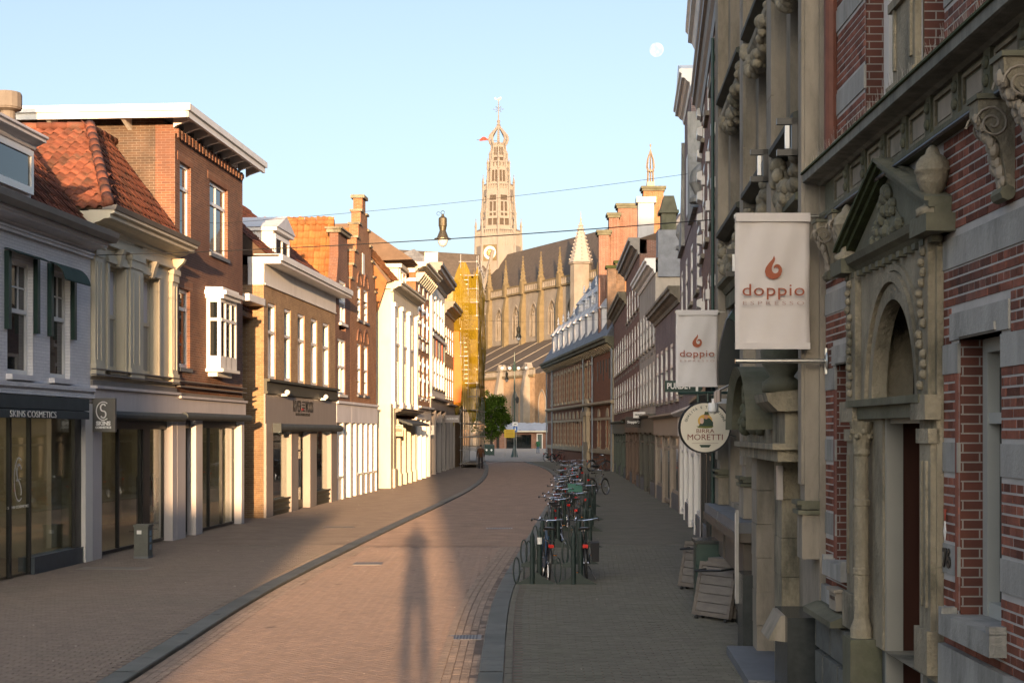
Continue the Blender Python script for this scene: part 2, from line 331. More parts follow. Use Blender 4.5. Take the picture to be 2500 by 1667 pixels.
RK=[(p.x,p.y) for p in catmull([(-.42,-10),(-.40,5),(-.378,15.3),(-.29,23.5),(.19,32.8),(.84,44.6),(1.55,58),(2.15,72),(2.55,88),(2.42,103),(1.9,115),(1.05,128)],10)]
RZ=-.045
def strip(name,A,B,z,mt,**kw):
    m=MB(); ys=sorted(set([p[1] for p in A]))
    for a,b in zip(ys,ys[1:]):
        m.add([(A(a) if callable(A) else interp(A,a),a,z),(B(a) if callable(B) else interp(B,a),a,z),(B(b) if callable(B) else interp(B,b),b,z),(A(b) if callable(A) else interp(A,b),b,z)],[(0,1,2,3)])
    return m
m=MB(); m.add([(-6000,-3000,-.16),(6000,-3000,-.16),(6000,9000,-.16),(-6000,9000,-.16)],[(0,1,2,3)])
obj('ground',m,G_SQ,kind='structure')
NEARZ=34.
def sheet(name,fa,fb,y0,y1,z_near,z_far,mn,mf):
    m=MB(); n=60; ys=[y0+(NEARZ-y0)*i/12 for i in range(13)]+[NEARZ+(y1-NEARZ)*i/n for i in range(1,n+1)]
    for a,b in zip(ys,ys[1:]):
        z=z_near if b<=NEARZ+.01 else z_far; m.m=0 if b<=NEARZ+.01 else 1
        m.add([(fa(a),a,z),(fb(a),a,z),(fb(b),b,z),(fa(b),b,z)],[(0,1,2,3)])
    return obj(name,m,[mn,mf],kind='structure')
KW=.28
road=sheet('road',lambda y:interp(LK,y)-.05,lambda y:interp(RK,y)+.05,-10,128,RZ-.006,RZ,JOINT,G_ROAD)
pavR=sheet('pavement_right',lambda y:interp(RK,y)+KW,lambda y:14,-60,128,-.007,0,JOINT,G_R)
pavL=sheet('pavement_left',lambda y:-22,lambda y:interp(LK,y)-KW,-60,128,-.007,0,JOINT,G_L)
m=MB(); m.add([(-60,128,-.001),(60,128,-.001),(60,226,-.001),(-60,226,-.001)],[(0,1,2,3)]); obj('square',m,G_SQ,kind='structure')
def kerb(name,K,sgn):
    k=thing(name,'x','x'); del k['label']; del k['category']; k['kind']='structure'
    y=12.; i=0
    def pt(y,off,z): return (interp(K,y)+sgn*off,y,z)
    def stone(m,y0,y1,j):
        h=.004+random.uniform(-.003,.003); b=.012
        P=lambda y,o,z:pt(y,o,z)
        v=[P(y0,0,RZ-.05),P(y1,0,RZ-.05),P(y1,KW,RZ-.05),P(y0,KW,RZ-.05),P(y0,0,h-b),P(y1,0,h-b),P(y1,KW,h-.004),P(y0,KW,h-.004),P(y0+.004,b,h),P(y1-.004,b,h),P(y1-.004,KW-.005,h),P(y0+.004,KW-.005,h)]
        m.add(v,[(0,1,5,4),(2,3,7,6),(4,5,9,8),(6,7,11,10),(8,9,10,11),(1,2,6,5,),(3,0,4,7)])
    while y<44:
        L=1.0 if y<60 else 2; m=MB(); stone(m,y,y+L-.008,i); obj('kerb_stone',m,KERB,k); y+=L; i+=1
    m=MB(); y2=-10
    while y2<12: stone(m,y2,min(12,y2+1)-.008,0); y2+=1
    while y<128: stone(m,y,y+1-.008,0); y+=1
    obj('kerb_run',m,KERB,k)
    return k
kerb('kerb_left',LK,-1); kerb('kerb_right',RK,1)
def paver_mesh(L,Wd,mt):
    m=MB(); b=.004; a=L/2-.002; c=Wd/2-.002
    m.add([(-a,-c,-.02),(a,-c,-.02),(a,c,-.02),(-a,c,-.02),(-a+b,-c+b,0),(a-b,-c+b,0),(a-b,c-b,0),(-a+b,c-b,0)],[(4,5,6,7),(0,1,5,4),(1,2,6,5),(2,3,7,6),(3,0,4,7)])
    return m.mesh('paver',mt),m
def lay(parent,spots,L,Wd,mt,budget):
    "spots: (x,y,z,rot) -> nearest become objects, the rest one joined mesh"
    me,src=paver_mesh(L,Wd,mt); spots.sort(key=lambda s:s[1]); V=[];Fc=[]
    vis=[s for s in spots if s[1]>15.2]; hid=[s for s in spots if s[1]<=15.2]
    for i,(x,y,z,r) in enumerate(vis+hid):
        tx,ty=random.gauss(0,.003),random.gauss(0,.003); z+=random.gauss(0,.0007)
        if i<budget:
            o=bpy.data.objects.new('paver',me); COL.objects.link(o); o.parent=parent; o.location=(x,y,z); o.rotation_euler=(tx,ty,r)
        else:
            n=len(V); c,s_=math.cos(r),math.sin(r)
            for v in src.v: V.append((x+c*v[0]-s_*v[1],y+s_*v[0]+c*v[1],z+v[2]+v[0]*tx*.5+v[1]*ty*.5))
            for f in src.f: Fc.append(tuple(n+k for k in f))
    me2=bpy.data.meshes.new('paver_field'); me2.from_pydata(V,[],Fc); me2.materials.append(mt); obj('paver_field',me2,mt,parent,kind='stuff')
sp=[]; y=12.; r=0
while y<NEARZ-.05:
    x0=interp(RK,y)+KW+.11; x=x0+(.1 if r%2 else 0)
    sp.append((interp(RK,y)+KW+.055,y,0,math.pi/2)) if r%2==0 else None
    wig=.012*math.sin(y*1.7)
    xmax=2.9+max(0,(y-13.3))*.062
    while x<xmax+.3: sp.append((x+.1+wig*math.sin(x*3+y),y+.006*math.sin(x*5),0,random.gauss(0,.01))); x+=.2
    y+=.1; r+=1
lay(pavR,sp,.2,.1,PV_R,300)
sp=[]; y=13.; r=0
while y<NEARZ-.05:
    x=interp(LK,y)-KW-.1-(.1 if r%2 else 0); xm=-3.6-.29*y
    while x>max(xm,-10): sp.append((x,y,0,random.gauss(0,.012))); x-=.2
    y+=.1; r+=1
lay(pavL,sp,.2,.1,PV_L,300)
# road: gutters of bricks laid lengthwise, herringbone between
sp=[]
y=13.
while y<NEARZ-.1:
    for k in range(5): sp.append((interp(RK,y)-.055-.1*k,y+(.1 if k%2 else 0),RZ-.006+.002*k,math.pi/2-.02))
    for k in range(3): sp.append((interp(LK,y)+.055+.1*k,y+(.1 if k%2 else 0),RZ-.004+.002*k,math.pi/2))
    y+=.2
lay(road,sp,.2,.1,PV_G,150)
sp=[]; s2=math.sqrt(.5); a=.1
for i in range(-160,330):
    for j in range(-160,330):
        k=(i-j)%4
        if k==0: u,v,rr=(i+1)*a,(j+.5)*a,0      # horizontal brick at cells i,i+1
        elif k==3: u,v,rr=(i+.5)*a,(j+1)*a,1   # vertical brick at cells j,j+1
        else: continue
        x=(u-v)*s2-2.3; y=(u+v)*s2+10
        if 13<y<NEARZ-.1 and interp(LK,y)+.28<x<interp(RK,y)-.47: sp.append((x,y,RZ-.004,math.pi/4+(math.pi/2 if rr else 0)))
lay(road,sp,.2,.1,PV_ROAD,150)
# white stone line closing the roadway at the square
m=MB(); P=[(p.x,p.y) for p in catmull([(-2.1,118),(-1.2,126),(.6,129),(3.2,131)],6)]
for a,b in zip(P,P[1:]): m.add([(a[0],a[1],.006),(b[0],b[1],.006),(b[0],b[1]+.9,.006),(a[0],a[1]+.9,.006)],[(0,1,2,3)])
obj('edge_line',m,mat('pale_stone_line',(.5,.47,.43),.8),kind='structure')
def cover(name,x,y,w_,d,z,label,cat,mt,slots=0,rz=0):
    t=thing(name,label,cat,(x,y,z),rz); m=MB(); m.box(-w_/2,w_/2,-d/2,d/2,-.02,.002); obj('rim',m,mt,t)
    m=MB()
    if slots:
        for i in range(slots): q=-w_/2+.04+(w_-.08)*(i+.5)/slots; m.box(q-.012,q+.012,-d/2+.03,d/2-.03,.0025,.005)
    else:
        m.box(-w_/2+.03,w_/2-.03,-d/2+.03,d/2-.03,.0025,.0045)
    obj('grate' if slots else 'lid',m,IRON if slots else mt,t)
CAST=mat('cast_iron_worn',(.12,.115,.11),.45,.2,metal=.4); CONC=mat('pale_concrete',(.2,.18,.155),.8,.1)
cover('storm_drain',-.62,19.0,.42,.42,RZ-.001,'square iron drain grate in the right gutter near the camera','drain',CAST,8)
cover('storm_drain',-.36,40.4,.75,.5,RZ-.001,'wide slotted drain grate in the road beside the bicycles','drain',CAST,14)
cover('manhole_cover',-3.0,29.6,.6,.6,RZ-.001,'round edged manhole lid beside the left kerb','manhole cover',CAST)
cover('manhole_cover',-4.9,40.2,.9,.6,-.001,'pale slab lid set in the left pavement before the grey shop','manhole cover',CONC)
cover('doormat_slab',-7.85,28.1,1.4,.55,-.001,'pale stone slab before the cosmetics shop window','slab',CONC,0,-.07)

rl=random.Random(5); m=MB()
for k in range(110):
    y=rl.uniform(15.5,60); x=rl.uniform(-7,3); q=rl.uniform(.012,.035); a=rl.uniform(0,3); z=.006 if (x<interp(LK,y)-KW or x>interp(RK,y)+KW) else RZ+.008
    m.add([(x+q*math.cos(a),y+q*math.sin(a),z),(x-q*.6*math.sin(a),y+q*.6*math.cos(a),z+.006),(x-q*math.cos(a),y-q*math.sin(a),z),(x+q*.6*math.sin(a),y-q*.6*math.cos(a),z+.004)],[(0,1,2,3)])
o=obj('litter',m,mat('litter_pale',(.42,.38,.32),.8,.4,scale=3),kind='stuff'); tag(o,'small pale leaves and scraps strewn over road and pavements','litter')

# ---------------------------------------------------------------- roof tiles
def tile_src(w_=.25,l_=.34):
    m=MB(); n=6; prof=[]
    for i in range(n+1):
        t=i/n; prof.append((t*w_,.035*math.sin(t*2*math.pi*.95+.4)))
    vs=[];fs=[]
    for y,dz in((0,.035),(l_,.0)):
        for x,z in prof: vs.append((x,y,z+dz))
    k=n+1
    for x,z in prof: vs.append((x,0,z+.012))
    for i in range(n): fs.append((i,i+1,k+i+1,k+i)); fs.append((2*k+i,2*k+i+1,i+1,i))
    m.add(vs,fs); return m
def tiles(roof,O,U,Vv,nu,nv,mt,keep=lambda u,v:True,budget=0,w_=.24,l_=.30,name='roof_tile'):
    "O lower corner, U unit along eave, Vv unit up the slope; tile (i,j)"
    O=Vector(O);U=Vector(U).normalized();Vv=Vector(Vv).normalized();N=U.cross(Vv).normalized()
    if N.z<0: N=-N; flip=True
    src=tile_src(w_,l_*1.12); me=src.mesh(name,mt,True); V=[];Fc=[];cnt=0
    R=Matrix((( U.x,Vv.x,N.x,0),(U.y,Vv.y,N.y,0),(U.z,Vv.z,N.z,0),(0,0,0,1)))
    lst=[(i,j) for j in range(nv) for i in range(nu) if keep((i+.5)*w_,(j+.5)*l_)]
    for i,j in lst:
        p=O+U*(i*w_+random.gauss(0,.006))+Vv*(j*l_+random.gauss(0,.01))+N*(.03+random.gauss(0,.004))
        T=Matrix.Translation(p)@R@Matrix.Rotation(random.gauss(0,.02),4,'Z')
        if cnt<budget:
            o=bpy.data.objects.new(name,me); COL.objects.link(o); o.parent=roof; o.matrix_local=T; cnt+=1
        else:
            n=len(V)
            for v in src.v: V.append(tuple(T@Vector(v)))
            for f in src.f: Fc.append(tuple(n+k for k in f))
    if V:
        m2=bpy.data.meshes.new('tile_field'); m2.from_pydata(V,[],Fc); m2.polygons.foreach_set('use_smooth',[True]*len(Fc)); m2.materials.append(mt); obj('tile_field',m2,mt,roof,kind='stuff')
def ridge(roof,p0,p1,mt,r=.11,n=None,name='ridge_tile'):
    p0=Vector(p0);p1=Vector(p1);L=(p1-p0).length;n=n or max(1,int(L/.36)); 
    for i in range(n):
        m=MB(); a=p0.lerp(p1,i/n); b=p0.lerp(p1,(i+1.12)/n); m.tube(a,b,r*.92,r*1.08,10); obj(name,m,mt,roof,smooth=True)
# ---------------------------------------------------------------- left row
def lx(z): return -8.83+.0734*(z-29.76)
# 1 white painted house with the cosmetics shop
F=Fac((lx(20),20),(lx(29.78),29.78),-1); E=F.L
h1=F.thing('shop_house','white painted brick house with dark awning and cosmetics shop at the left edge','house')
zc=F.h(221,547,.5)-.06; 
wins=[(F.s(18),F.s(80),F.h(50,938),F.h(50,640)),(F.s(122),F.s(171),F.h(146,924),F.h(146,664))]
wb=F.h(221,632); shoptop=F.h(110,972)
ops=[(a,b,wins[1][2],wins[1][3]) for a,b,c,d in wins]
extra=[(F.s(-190),F.s(-120),wins[1][2],wins[1][3])]
m=F.mb(); wall(m,0,E,shoptop,wb,ops+extra,side=.3); obj('wall',m,B_WHITE,h1)
for a,b,c,d in ops+extra:
    wo=window(F,h1,a,b,c,d,o=-.1,split=.56,up=(3,2),lo=(1,1),fw=.08,sill=.12,sillm=W_LILAC)
    for x in (a-.14,b+.02): q=F.mb(); q.box(x,x+.12,0.005,.09,c+(d-c)*.38,d+.1); obj('awning_guide',q,GREENB,wo)
    q=F.mb(); n=10; pts=[(.02+.36*math.sin(i/n*1.4),d+.14-.42*(1-math.cos(i/n*1.4))) for i in range(n+1)]
    if a<F.s(100): pts=[(.02+.26*t/n,d+.16-.10*(t/n)**1.5) for t in range(n+1)]
    pts+= [(p[0]-.012,p[1]-.014) for p in pts[::-1]]
    q.prism(pts,a-.15,b+.15,'x'); obj('hood',q,mat('green_canvas',(.03,.06,.055),.85,.2),wo)
m=F.mb(); m.box(0,E,0,.07,wb,wb+.06); m.box(0,E,0,.1,wb+.06,wb+.1); m.box(0,E,0,.03,wb+.1,zc-.3)
cornice(m,-.1,E+.05,zc-.34,.2,.42); obj('frieze',m,W_LILAC,h1)
m=F.mb(); m.prism([(.3,zc-.145),(.52,zc-.145),(.58,zc-.05),(.6,zc+.06),(.54,zc+.06),(.52,zc),(.3,zc)],-.1,E+.1,'x'); obj('gutter',m,GUTTER,h1)
m=F.mb()
for i,(o,z) in enumerate([(.05,.0),(.1,.07),(.06,.14),(.12,.21)]): m.box(0,E,0,o,shoptop-.02+z,shoptop+.055+z)
obj('string_course',m,B_WHITE,h1)
m=F.mb(); m.box(0,E-.75,.02,.26,F.h(110,1000),F.h(110,970)); obj('awning_box',m,DGREY,h1)
za=F.h(110,1000); zb=F.h(110,1022)
m=F.mb(); m.prism([(.1,za+.02),(.30,za-.03),(.30,zb),(.285,zb),(.285,za-.05),(.1,za)],0,E-.85,'x'); aw=obj('awning',m,DGREY,h1)
text('lettering','SKINS COSMETICS',.17,W_GLOSS,aw,basis((F.s(83,.30),-.304,(za+zb)/2-.02),(1,0,0),(0,0,1)),xs=1.45,sp=1.05)
# shopfront: glass, pillar, plinth, room behind
sp0=E; x1=F.s(186); x2=F.s(202)
m=F.mb(); m.box(F.s(202),E-.02,-.05,.06,0,shoptop-.06); 
for k in range(1,7): m.box(F.s(202)-.002,E-.018,.058,.064,k*.42,k*.42+.012)
obj('pilaster',m,W_WHITE,h1)
m=F.mb(); m.box(x1,x2,-.1,-.03,0,shoptop-.06); m.box(0,x1,-.14,-.06,zb+.16,shoptop-.06); obj('shop_frame',m,BLACK,h1)
m=F.mb(); m.box(F.s(82),x2,-.3,.02,0,F.h(150,1345)); obj('plinth',m,mat('slate_blue_plinth',(.06,.075,.09),.4,.2,scale=5),h1)
zg=zb+.16
pn=[(0,3.1),(3.12,F.s(82)-.9),(F.s(82)-.88,F.s(82)-.02)]
for a,b in pn:
    q=F.mb(); q.box(b-.02,b+.04,-.13,-.05,.02,zg); obj('mullion',q,BLACK,h1)
    q=F.mb(); q.box(a,b,-.1,-.088,.03,zg); obj('shop_window',q,SHOPG,h1)
q=F.mb(); q.box(F.s(82),x1-.01,-.1,-.088,F.h(150,1345),zg); sw=obj('shop_window',q,SHOPG,h1)
T=basis((F.s(46,-.08),.078,F.h(46,1167,-.08)),(1,0,0),(0,0,1))
cs=MB(); n=24
cs.path([( .21*math.cos(math.radians(60+240*i/n)),0.0,.40*math.sin(math.radians(60+240*i/n))) for i in range(n+1)],.014,5)
cs.path([(.10*math.cos(math.radians(20+200*i/12)),0,.13+.15*math.sin(math.radians(20+200*i/12))) for i in range(13)]+[(.10*math.cos(math.radians(180-220*i/12)),0,-.15+.15*math.sin(math.radians(130-200*i/12))) for i in range(13)],.02,5)
for v in range(len(cs.v)):
    a=cs.v[v]; cs.v[v]=(a[0]+F.s(46,-.08),a[1]*.2+.075,a[2]+F.h(46,1170,-.08))
obj('logo',cs,W_GLOSS,h1)
text('lettering','SKINS COSMETICS',.07,W_GLOSS,h1,basis((F.s(46,-.08),.078,F.h(46,1237,-.08)),(1,0,0),(0,0,1)),xs=1.7)
# room
RM=mat('shop_room_wall',(.26,.225,.155),.8,.3,scale=1.2); RF=mat('shop_floor_wood',(.16,.11,.07),.5,.2)
m=F.mb(); m.box(0,E-.15,-3.6,-3.5,.0,zg+.3); m.box(0,.1,-3.5,-.2,0,zg+.3); m.box(E-.25,E-.15,-3.5,-.3,0,zg+.3); obj('room_wall',m,RM,h1)
m=F.mb(); m.box(0.1,E-.25,-3.5,-.15,.01,.05); obj('room_floor',m,RF,h1)
m=F.mb(); m.box(0.1,E-.25,-3.5,-.15,zg+.3,zg+.4); obj('room_ceiling',m,W_WHITE,h1)
m=F.mb(); m.box(F.s(150,-.5),x1-.05,-.6,-.5,F.h(150,1345),zg); obj('window_screen',m,mat('beige_screen',(.42,.36,.28),.7,.06),h1)
for k,(a,zz,d) in enumerate(((5.2,.9,2.6),(6.6,1.25,2.9),(7.6,.75,2.2))):
    s_=thing('display_shelf',['low dark display counter behind the cosmetics shop glass','tall dark shelf unit at the back of the cosmetics shop','small dark counter near the cosmetics shop door'][k],'shelf',F.world(a,-d,.05),F.rz)
    q=MB(-1); q.box(0,1.1,-.4,0,0,zz); obj('cabinet',q,DARKIN,s_)
    for b in range(6):
        q=MB(-1); q.lathe([(.04,0),(.045,.08),(.02,.1),(.02,.16)],(.12+.16*b,.2,zz+.001),8); 
        obj('bottle',q,mat('amber_jar%d%d'%(k,b),random.choice([(.5,.2,.05),(.6,.5,.3),(.1,.12,.1),(.55,.12,.04)]),.3),s_)
m=F.mb(); m.box(0,E-.01,-7,-3.65,0,shoptop); m.box(0,E-.01,-7,-.35,shoptop-.05,zc-.1); obj('body',m,B_WHITE,h1)
# roof and dormer
rf=F.mb(); rf.prism([(.2,zc-.08),(-2.7,zc+3.5),(-5.8,zc-.08)],-1,E+.02,'x'); r1=obj('roof',rf,TILEB,h1)
sl=Vector((0,2.9,3.58)).normalized()
nu=int((E-F.s(60))/.24)+8
tiles(r1,(E-nu*.24,-.2,zc-.08),(1,0,0),(0,sl.y,sl.z),nu,15,TILE,budget=110)
d0,d1=F.s(-40,.1),F.s(88,.1); zd0=F.h(88,478,.1); zd1=F.h(88,364,.1)
m=F.mb(); m.box(d0,d1,-2.4,-.0,zd0-.3,zd1); dm=obj('dormer',m,W_LILAC,h1)
window(F,h1,d0+.1,d1-.05,zd0,zd1-.06,o=.08,split=0,fw=.11,name='dormer_window')
m=F.mb(); cornice(m,d0-.1,d1+.12,zd1,.24,.3,.0); m.box(d0-.1,d1+.12,-2.5,.02,zd1+.2,zd1+.26); obj('dormer_cornice',m,W_LILAC,h1)
# projecting square sign of the shop
sg=thing('projecting_sign','grey square hanging sign with white letters on the cosmetics shop corner','sign',F.world(E+.03,.1,0),0)
Z=29.9
def W(x,y,Z): return ((x-CX)/FX*Z,Z,EYE+(HY-y)/FX*Z)
a=W(229,972,Z); b=W(286,1054,Z); ox,oy=sg.location.x,sg.location.y
m=MB(); m.box(a[0]-ox,b[0]-ox,-.06,.06,b[2],a[2]); obj('panel',m,mat('sign_grey',(.11,.105,.095),.5,.08),sg)
m=MB(); m.box(a[0]-ox-.12,a[0]-ox,-.02,.02,a[2]-.15,a[2]-.1); m.box(a[0]-ox-.12,a[0]-ox,-.02,.02,b[2]+.1,b[2]+.15); obj('bracket',m,IRON,sg)
cx=(a[0]+b[0])/2-ox
m=MB(); 
m.path([(cx+.145*math.cos(math.radians(55+250*i/20)),-.065,a[2]-.27+.19*math.sin(math.radians(55+250*i/20))) for i in range(21)],.012,5)
m.path([(cx+.055*math.cos(math.radians(30+210*i/10)),-.065,a[2]-.2+.075*math.sin(math.radians(30+210*i/10))) for i in range(11)]+[(cx+.055*math.cos(math.radians(60-210*i/10)),-.065,a[2]-.34+.075*math.sin(math.radians(60-210*i/10))) for i in range(11)],.016,5)
obj('logo',m,W_GLOSS,sg)
text('lettering','SKINS',.115,W_GLOSS,sg,basis((cx,-.064,a[2]-.53),(1,0,0),(0,0,1)),bold=.006)
text('lettering','COSMETICS',.062,W_GLOSS,sg,basis((cx,-.064,a[2]-.615),(1,0,0),(0,0,1)),bold=.004)
# 2 cream stucco house with hipped tile roof
F=Fac((lx(29.78),29.78),(lx(35.5),35.5),-1); E=F.L; F2=F
h2=F.thing('shop_house','cream stucco house with pilasters under a red hipped tile roof','house')
zc=F.h(330,560); zt=F.h(290,690); wbz=F.h(290,905); zbot=F.h(330,950)
wx=[(F.s(264),F.s(303)),(F.s(346),F.s(384))]
fr=F.h(330,655)
m=F.mb(); wall(m,0,E,zbot,zc,[(a,b,wbz,F.h(290,652)) for a,b in wx],side=.3,depth=.25); obj('wall',m,W_CREAM,h2)
for a,b in wx: window(F,h2,a,b,wbz,F.h(290,652),o=-.18,split=.52,fw=.08,frame=W_CREAM,glass=CURT,upglass=BLIND,sill=.08,sillm=W_CREAM)
def classic_pil(m,x0,x1,z0,z1,o=.09):
    m.box(x0,x1,0,o,z0+.25,z1-.3); m.box(x0-.03,x1+.03,0,o+.03,z0,z0+.25); m.box(x0-.02,x1+.02,0,o+.03,z1-.3,z1-.24); m.box(x0-.05,x1+.05,0,o+.06,z1-.12,z1); m.box(x0-.01,x1+.01,0,o+.03,z1-.24,z1-.12)
    w_=(x1-x0); m.box(x0+w_*.22,x0+w_*.3,o,o+.015,z0+.35,z1-.4); m.box(x1-w_*.3,x1-w_*.22,o,o+.015,z0+.35,z1-.4)
for a,b in ((.05,.5),(E-.5,E-.05),(wx[0][1]+.18,wx[1][0]-.18)):
    m=F.mb(); classic_pil(m,a,b,zbot+.2,F.h(290,652)+.35); obj('pilaster',m,W_CREAM,h2)
for a,b in wx:
    m=F.mb(); t=F.h(290,652); m.box(a-.14,b+.14,.0,.08,t+.02,t+.1); m.box(a-.1,b+.1,.0,.05,t+.1,t+.2); c=(a+b)/2
    m.prism([(.0,t-.02),(.1,t-.02),(.16,t+.2),(.22,t+.36),(.0,t+.36)],c-.09,c+.09,'x'); m.box(a-.14,a-.02,0,.05,wbz-.05,t); m.box(b+.02,b+.14,0,.05,wbz-.05,t); obj('window_surround',m,W_CREAM,h2)
m=F.mb(); z=F.h(290,652)+.36; m.box(-.02,E+.02,0,.12,z,z+.06); m.box(0,E,0,.06,z+.06,z+.14); m.box(0,E,0,.04,z+.14,zc-.4)
for k in range(2): a=.5+k*(E/2-.2); m.box(a,a+E/2-.8,.04,.055,z+.22,z+.26); m.box(a,a+E/2-.8,.04,.055,zc-.58,zc-.54)
obj('frieze',m,W_CREAM,h2)
for x in (.18,E-.32):
    m=F.mb(); m.prism([(.0,zc-.75),(.1,zc-.75),(.14,zc-.6),(.3,zc-.45),(.34,zc-.36),(0,zc-.36)],x,x+.16,'x'); obj('console',m,W_CREAM,h2)
m=F.mb(); cornice(m,-.1,E+.1,zc-.36,.36,.55); obj('cornice',m,W_CREAM,h2)
m=F.mb(); m.prism([(.3,zc),(.58,zc),(.62,zc+.1),(.56,zc+.1),(.3,zc+.04)],-.12,E+.12,'x'); obj('gutter',m,GUTTER,h2)
m=F.mb(); m.box(0,E,0,.05,zbot,zbot+.12); m.box(0,E,.02,.14,zbot+.22,zbot+.25); m.box(0,E,.02,.14,zbot+.34,zbot+.36); obj('cable_tray',m,GUTTER,h2)
# grey shopfront shared by houses 2 and 3
F3=Fac((lx(35.5),35.5),(lx(41.9),41.9),-1)
def shop23(F,h,E,posts,frames,zf0,zf1):
    m=F.mb(); m.box(0,E,-.1,.1,zf0,zf1); m.box(0,E,.1,.16,zf1-.06,zf1); obj('fascia',m,GREYFAS,h)
    m=F.mb(); m.tube((.05,.22,zf0-.06),(E-.05,.22,zf0-.06),.1,n=10); obj('awning_roll',m,DGREY,h)
    m=F.mb(); m.box(0,E,-.3,-.1,zf0-.35,zf0); obj('header',m,BLACK,h)
    for a,b in posts: 
        m=F.mb(); m.box(a,b,-.3,.05,0,zf0-.002); obj('post',m,GREYFAS,h)
    for a,b in frames:
        m=F.mb(); m.box(a,b,-.22,-.16,.02,.09); 
        for x in (a,b-.045): m.box(x,x+.045,-.22,-.16,.02,zf0-.35)
        fo=obj('shop_frame',m,BLACK,h)
        n=max(1,round((b-a)/1.25))
        for i in range(1,n): q=F.mb(); x_=a+(b-a)*i/n; q.box(x_-.03,x_+.03,-.23,-.15,.09,zf0-.35); obj('mullion',q,BLACK,fo)
        for i in range(n):
            q=F.mb(); q.box(a+(b-a)*i/n+.012,a+(b-a)*(i+1)/n-.012,-.2,-.19,.09,zf0-.35); obj('pane',q,SHOPG,fo)
zf1=F.h(330,950); zf0=F.h(330,1010)
p2=[(.0,F.s(243)),(F.s(414),F.s(447)-.03)]
shop23(F,h2,E,[(.02,F.s(243)),(E-.35,E-.02)],[(F.s(246),F.s(362)),(F.s(378),E-.38)],zf0,zf1)
m=F.mb(); m.box(F.s(362),F.s(378),-.26,-.12,0,zf0-.3); obj('door_post',m,BLACK,h2)
m=F.mb(); m.box(0,E,-3.7,-3.6,0,zf0); m.box(0,.1,-3.6,-.3,0,zf0); obj('room_wall',m,RM,h2)
m=F.mb(); m.box(0.1,E,-3.6,-.25,.01,.04); obj('room_floor',m,RF,h2)
m=F.mb(); m.box(0.1,E,-3.6,-.3,zf0,zf0+.1); obj('room_ceiling',m,W_WHITE,h2)
m=F.mb(); m.box(0,E-.005,-9,-.3,zbot,zc-.1); m.box(0,E-.005,-9,-3.72,0,zbot); obj('body',m,W_CREAM,h2)
# roof geometry (street slope + camera-facing hip)
ez=F.h(257,489); ax=F.at(216,302)[0]
rise=2.55; run=1.75
A=(.1,.35,zc+.05); B=(E,.35,zc+.05); P=(3.9,-1.55,zc+.05+2.5); Q=(E,-1.55,zc+.05+2.5); C=(.1,-9,zc+.05); D=(3.9,-9,zc+.05+2.5)
m=F.mb(); m.add([A,B,Q,P,C,D,(E,-9,zc)],[(0,1,2,3),(4,0,3,5),(3,2,6,5)]); r2=obj('roof',m,TILEB,h2)
v=Vector((0,1.9,2.5)); hipk=3.8/v.length
tiles(r2,(.1,-.35,zc+.05),(1,0,0),v,22,11,TILE,keep=lambda u,vv:u>vv*hipk-.1,budget=150)
v2=Vector((3.8,0,2.5)); k2=1.9/v2.length
tiles(r2,(.1,9,zc+.05),(0,-1,0),v2,40,15,TILE,keep=lambda u,vv:u<9.35-vv*k2+.1 and u>2,budget=150)
ridge(r2,(.05,-.38,zc+.12),(3.95,1.5,zc+2.65),TILE,.115,12); ridge(r2,(3.9,1.6,zc+2.63),(3.9,9,zc+2.63),TILE,.1)
ridge(r2,(3.9,1.55,zc+2.63),(E,1.55,zc+2.63),TILE,.1)
m=MB(); m.T=Matrix.Translation((3.1,1.0,zc+.9))@Matrix.Rotation(math.atan2(2.5,1.9),4,'X'); m.box(0,.7,-.5,.6,.05,.13); obj('skylight',m,mat('lead_grey',(.16,.14,.125),.5),h2)
m=F.mb(); m.lathe([(.2,0),(.17,.05),(.17,.35),(.3,.4),(.3,.42),(.32,.44),(.32,.75),(.3,.8),(.28,.8)],(3.7,-3.4,zc+2.6),14); obj('chimney_cowl',m,mat('concrete_cowl',(.17,.15,.13),.9,.2),h2,smooth=False)
# 3 tall brown brick house with deep eaves
F=F3; E=F.L
h3=F.thing('shop_house','tall brown brick house with wide white eaves and a bay window','house')
ze=F.h(592,452)-.1; zb3=F.h(435,965)
wt=[(F.s(439),F.s(466),F.h(452,585),F.h(452,404)),(F.s(512),F.s(556),F.h(534,625),F.h(534,452))]
wl=[(F.s(437),F.s(464),F.h(450,898),F.h(450,706))]
top=wt[1][3]; 
wt=[(a,b,wt[1][2],wt[1][3]) for a,b,c,d in wt]
ops=wt+wl
m=F.mb(); wall(m,0,E,zb3,ze+.4,ops,depth=.16,side=.3); obj('wall',m,B_BROWN,h3)
window(F,h3,*wt[0],o=-.08,split=.68,fw=.09,sill=.06); window(F,h3,*wt[1],o=-.08,split=.7,up=(2,1),lo=(2,1),fw=.09,bar=.08,sill=.06)
window(F,h3,*wl[0],o=-.08,split=.75,fw=.09,sill=.06)
for a,b,c,d in ops:
    m=F.mb(); m.box(a-.2,b+.2,.0,.012,d,d+.22); obj('lintel',m,brick('soldier_brick%.2f'%a,(.26,.11,.06),(.2,.085,.05),(.3,.24,.19),bw=.0625,bh=.22),h3)
